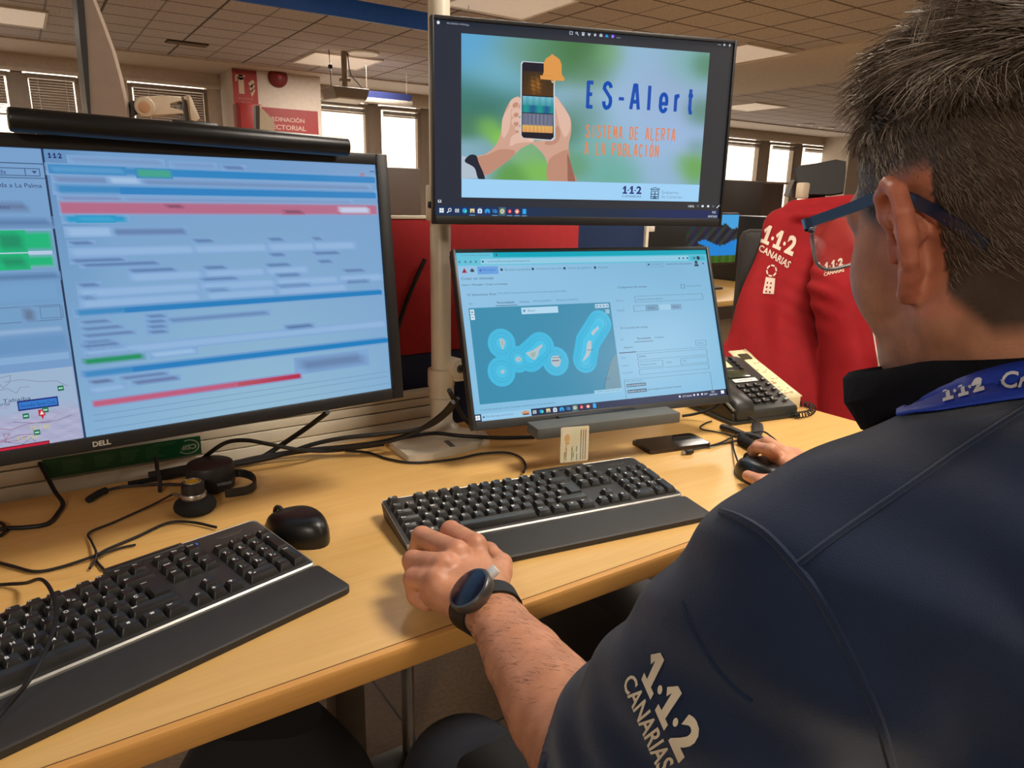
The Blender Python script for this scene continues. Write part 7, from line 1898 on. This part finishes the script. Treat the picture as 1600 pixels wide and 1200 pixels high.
# ================================================================== HIS CHAIR
M_CH = mat('chair_black_fabric', (20, 20, 21), .9, bump=.4, bscale=900)
M_CHG = mat('chair_grey_shell', (74, 72, 64), .55)
oc = thing('office_chair', 'black office chair the man is sitting on, its armrest under his left forearm', 'chair', (.56, .0, 0))
mb = MB(); mb.box((0, .04, .44), (.48, .48, .09), M_CH, bev=.04, seg=4); mb.build('seat', oc)
bt = on_z(1590, 1150, .9)
mb = MB(); rings = []
for k in range(9):
    z = .50+.36*k/8; w = .19+.035*math.sin(k/8*PI); y = -.20-.05*math.sin(k/8*PI*.8)
    rings.append([(w*math.copysign(abs(math.cos(a))**.7, math.cos(a)), y+.035*math.sin(a)-.04*(1-abs(math.cos(a)))*0, z) for a in [2*PI*i/24 for i in range(24)]])
mb.loft(rings, M_CH); mb.build('backrest', oc)
mb = MB(); mb.cyl((0, 0, .10), (0, 0, .40), .028, M_BLACK); mb.build('column', oc)
for k in range(5):
    a = 2*PI*k/5+.35; e = Vector((.30*math.cos(a), .30*math.sin(a), .065))
    mb = MB(); mb.tube([(0, 0, .115), e*.5+Vector((0, 0, .055)), e], .022, M_BLACK, 10, radii=[.032, .024, .018]); mb.build('base_arm', oc)
    mb = MB(); d = Vector((-math.sin(a), math.cos(a), 0)); q = Vector((e.x, e.y, .027)); mb.cyl(q-d*.018, q+d*.018, .026, M_RUBBER, 20, bev=.004); mb.build('caster', oc)
ar_c = A3(on_z(800, 1178, .655))-A3((.56, .0, 0))
mb = MB(); mb.box((ar_c[0]-.01, ar_c[1]-.10, ar_c[2]-.012), (.085, .26, .03), M_CH, bev=.014, seg=4, M=None); mb.build('armrest', oc)
mb = MB(); mb.box((ar_c[0]-.01, ar_c[1]-.10, ar_c[2]-.036), (.07, .22, .022), M_CHG, bev=.008); mb.tube([(ar_c[0]-.01, ar_c[1]-.12, ar_c[2]-.04), (ar_c[0]-.01, .02, .43), (ar_c[0]+.10, .03, .405)], .020, M_CHG, 12); mb.build('arm_post', oc)
mb = MB(); mb.box((.29, .08, .64), (.085, .26, .03), M_CH, bev=.014, seg=4); mb.tube([(.29, .06, .63), (.29, .04, .45), (.18, .04, .405)], .020, M_CHG, 12); mb.build('armrest', oc)

# ================================================================== RED JACKET OVER THE NEXT CHAIR
M_JACKET = mat('red_softshell', (146, 12, 21), .78, var=.08, vscale=30, bump=.25, bscale=700, spec=.3)
M_JPRINT = mat('jacket_print', (222, 206, 188), .7)
def J(px, py, t): return A3(at(px, py, t))
jk = Blend([
    ('add', Cone(J(1222, 357, 2.30), J(1150, 640, 2.20), .050, .105), 0),
    ('add', Cone(J(1262, 350, 2.28), J(1225, 650, 2.16), .055, .110), .05),
    ('add', Cone(J(1300, 352, 2.25), J(1310, 650, 2.20), .055, .110), .05),
    ('add', Cone(J(1222, 354, 2.30), J(1322, 350, 2.20), .046, .052), .05),
    ('add', Cone(J(1322, 378, 2.12), J(1305, 448, 2.05), .075, .070), .035),
    ('add', Cone(J(1308, 462, 2.03), J(1335, 560, 2.02), .070, .080), .02),
    ('add', Cone(J(1335, 560, 2.02), J(1330, 690, 2.00), .080, .090), .02),
    ('add', Cone(J(1240, 326, 2.26), J(1330, 320, 2.18), .026, .030), .018),
    ('add', Cone(J(1246, 338, 2.22), J(1312, 336, 2.15), .016, .016), .008)])
def jk_fn(P):
    d = jk(P)
    c = J(1258, 448, 2.06)
    w = np.exp(-((P-c)**2).sum(1)/(2*.07**2))
    d = d+.016*np.exp(-((P-J(1253, 446, 2.02))**2).sum(1)/(2*.020**2))+.012*np.exp(-((P-J(1262, 480, 2.0))**2).sum(1)/(2*.018**2))
    u = P@A3(RT)
    low = np.clip((1.02-P[:, 2])/.25, 0, 1)
    d = d+.011*low*np.sin(u*46+2*noise3(P, 7, 4))+.005*noise3(P, 18, 6)+.006*w*np.sin(P[:, 2]*120+u*60)
    return np.maximum(d, .50-P[:, 2])
JV2, JF2 = mesh_field(Field(jk_fn), (1.40, .85, .48), (2.45, 1.75, 1.32), .0085)
jo = (1.95, 1.30, .9)
jkt = thing('jacket', 'red jacket with white emergency number print hung over a chair back', 'jacket', jo)
mesh_obj('shell', JV2-A3(jo), JF2, M_JACKET, jkt)
bvh_j = BVHTree.FromPolygons([Vector(v) for v in JV2], [tuple(int(i) for i in f) for f in JF2])
def jprint(name, geos, p00, p10, p11, p01, h=40):
    mb = MB()
    for V, F in geos: print_on(mb, V, F, quad_map(p00, p10, p11, p01, 100, h), M_JPRINT, bvh_j, .0022, jo, 5)
    mb.build(name, jkt, normals=False)
jprint('number_print', logo_geo(), (1188, 378), (1238, 401), (1248, 372), (1198, 350))
jprint('region_print', [text_fit('CANARIAS', 100, 14, .02)], (1186, 392), (1231, 420), (1237, 410), (1189, 382), 14)
jprint('small_number_print', logo_geo(), (1288, 425), (1317, 416), (1317, 403), (1289, 411))
jprint('small_region_print', [text_fit('CANARIAS', 100, 14, .01)], (1288, 432), (1319, 425), (1318, 418), (1288, 427), 14)
sh = [([(8, 0), (92, 4), (88, 55), (12, 55)], [(0, 1, 2, 3)])]
crest = [([(50+a, 78+b) for a, b in [(46*math.cos(t), 20*math.sin(t)) for t in [2*PI*i/16 for i in range(16)]]], [tuple(range(16))])]
jprint('crest_print', sh, (1190, 459), (1210, 462), (1216, 414), (1198, 412), 100)
mb = MB()
for i in range(6):
    V = [(x+34*math.cos(t)*.2+30+28*(i % 2), y_+4*math.sin(t)) for x, y_, t in [(0, 8+14*(i//2)+70*0, 2*PI*k/8) for k in range(8)]]
    print_on(mb, V, [tuple(range(8))], quad_map((1190, 459), (1210, 462), (1216, 414), (1198, 412), 100, 100), M_JACKET, bvh_j, .0036, jo, 5)
mb.build('crest_windows', jkt, normals=False)
mb = MB()
ringv = []
for k in range(24): t = 2*PI*k/24; ringv.append((50+44*math.cos(t), 78+20*math.sin(t)))
for k in range(24):
    a, b = ringv[k], ringv[(k+1) % 24]; c = (50+(b[0]-50)*.74, 78+(b[1]-78)*.74); d_ = (50+(a[0]-50)*.74, 78+(a[1]-78)*.74)
    if k % 4 != 3: print_on(mb, [a, b, c, d_], [(0, 1, 2, 3)], quad_map((1190, 459), (1210, 462), (1216, 414), (1198, 412), 100, 100), M_JPRINT, bvh_j, .0022, jo, 5)
mb.build('crest_crown', jkt, normals=False)
P = [on_shirt(x, y, .0015, bvh_j) for x, y in [(p.x, p.y) for p in smooth_path([(1364, 520, 0), (1368, 545, 0), (1372, 570, 0), (1374, 600, 0)], 6)]]
P = [p[0]-Vector(jo) for p in P if p]
if len(P) > 3:
    mb = MB(); mb.tube(P, .0022, M_JPRINT, 6); mb.build('piping', jkt)

# the chair under it
ch2o = Vector((2.10, 1.42, 0))
ch2 = thing('office_chair', 'black office chair with headrest, the red jacket hanging over it', 'chair', ch2o)
def c2(px, py, t): return at(px, py, t)-ch2o
M_CH2 = mat('headrest_black', (34, 32, 31), .6, bump=.2)
mb = MB(); cr = [(1240, 264), (1246, 259), (1275, 255), (1306, 249), (1322, 252), (1322, 268), (1318, 302), (1300, 305), (1262, 305), (1247, 300)]
f_, b_ = [c2(x, y, 2.30) for x, y in cr], [c2(x, y, 2.40) for x, y in cr]
cm = sum(f_, Vector())/len(f_)
mb.loft([[cm+(p-cm)*.96-FW*.004 for p in f_], f_, b_, [p+FW*.01 for p in b_]], M_CH2, smooth=False); mb.build('headrest', ch2)
mb = MB(); mb.tube([c2(1275, 300, 2.36), c2(1272, 330, 2.38), c2(1270, 420, 2.38)], .022, M_BLACK, 10, flat=(.03, .012)); mb.build('headrest_post', ch2)
mb = MB(); mb.prism([(c2(x, y, 2.36).x*.84-c2(x, y, 2.36).y*.54, c2(x, y, 2.36).z) for x, y in ((1228, 306), (1236, 282), (1250, 280), (1250, 310))], -.02, .02, M_GREY, M=Matrix.Translation(c2(1240, 300, 2.36)*0) @ Matrix.Rotation(math.atan2(-.54, .84), 4, 'Z') @ Matrix.Translation((0, (c2(1240, 300, 2.36).x*.54+c2(1240, 300, 2.36).y*.84), 0)) @ Matrix.Rotation(PI/2, 4, 'X')); mb.build('headrest_bracket', ch2)
mb = MB(); q = c2(1254, 298, 2.30); mb.box(q, (.035, .03, .05), M_ARM, bev=.006); mb.build('lumbar_knob', ch2)
mb = MB(); mb.box((.0, .02, .80), (.42, .07, .62), M_CH2, bev=.03, M=Matrix.Rotation(-.7, 4, 'Z')); mb.build('backrest', ch2)
mb = MB(); mb.box((.20, .22, .46), (.48, .48, .08), M_CH2, bev=.03, M=None); mb.build('seat', ch2)
mb = MB(); mb.cyl((.20, .22, .09), (.20, .22, .42), .028, M_BLACK); mb.build('column', ch2)
for k in range(5):
    a = 2*PI*k/5; e = Vector((.20+.28*math.cos(a), .22+.28*math.sin(a), .06))
    mb = MB(); mb.tube([(.20, .22, .10), e], .02, M_BLACK, 8, radii=[.03, .018]); mb.build('base_arm', ch2)
    mb = MB(); d = Vector((-math.sin(a), math.cos(a), 0)); q = Vector((e.x, e.y, .026)); mb.cyl(q-d*.018, q+d*.018, .026, M_RUBBER, 16, bev=.004); mb.build('caster', ch2)

# pale cabinet far behind, seen between the jacket and his face
cb = on_y(1336, 330, 4.6)
cab = thing('cabinet', 'pale cabinet far behind, between the red jacket and the man\'s face', 'cabinet', (cb.x, 4.6, 0))
mb = MB(); mb.box((0, 0, .55), (.9, .45, 1.10), M_CREAM, bev=.006); mb.build('body', cab)
for sx in (-.225, .225):
    mb = MB(); mb.box((sx, -.232, .56), (.43, .014, 1.02), M_CREAM, bev=.003); d = mb.build('door', cab)
    mb = MB(); mb.box((sx*.2, -.246, .62), (.012, .016, .10), M_STEEL, bev=.002); mb.build('handle', d)

# ================================================================== UNDER THE DESK
sc_ = on_z(418, 1150, .40)
bg = thing('backpack', 'black backpack standing on the floor in the shadow under the left desk', 'bag', (sc_.x, sc_.y, 0), (0, 0, -.5))
rings = []
for k in range(13):
    t = k/12; z = .002+.43*t; w = .17*(1-.10*t-.85*max(0, t-.68)**1.3*2.2); d = .11*(1-.25*t-.55*max(0, t-.7)*2)
    w = max(w, .02); d = max(d, .015)
    rings.append([(w*math.copysign(abs(math.cos(a))**.6, math.cos(a)), d*math.copysign(abs(math.sin(a))**.7, math.sin(a)), z) for a in [2*PI*i/28 for i in range(28)]])
mb = MB(); mb.loft(rings, M_CH); mb.build('bag_body', bg)
mb = MB(); rings = []
for k in range(8):
    t = k/7; z = .04+.20*t; w = .125*(1-.2*abs(2*t-1)**3); d = .035*(1-.5*abs(2*t-1)**3)
    rings.append([(w*math.copysign(abs(math.cos(a))**.6, math.cos(a)), -.105+d*math.sin(a), z) for a in [2*PI*i/24 for i in range(24)]])
mb.loft(rings, M_CH); mb.build('front_pocket', bg)
mb = MB(); mb.tube(smooth_path([(-.04, .03, .425), (-.03, .03, .46), (.03, .03, .46), (.04, .03, .425)]), .008, M_RUBBER, 8); mb.build('grab_handle', bg)
tw = thing('computer_tower', 'black computer tower standing on the floor under the right part of the desk', 'computer', (.98, 1.02, 0))
mb = MB(); mb.box((0, 0, .19), (.17, .38, .38), M_BLACK, bev=.006); mb.build('case', tw)
mb = MB(); mb.box((0, -.192, .19), (.16, .008, .37), M_DARK, bev=.002); mb.build('front_panel', tw)
mb = MB(); mb.box((-.04, -.198, .30), (.02, .004, .02), M_STEEL, bev=.001); mb.build('power_button', tw)
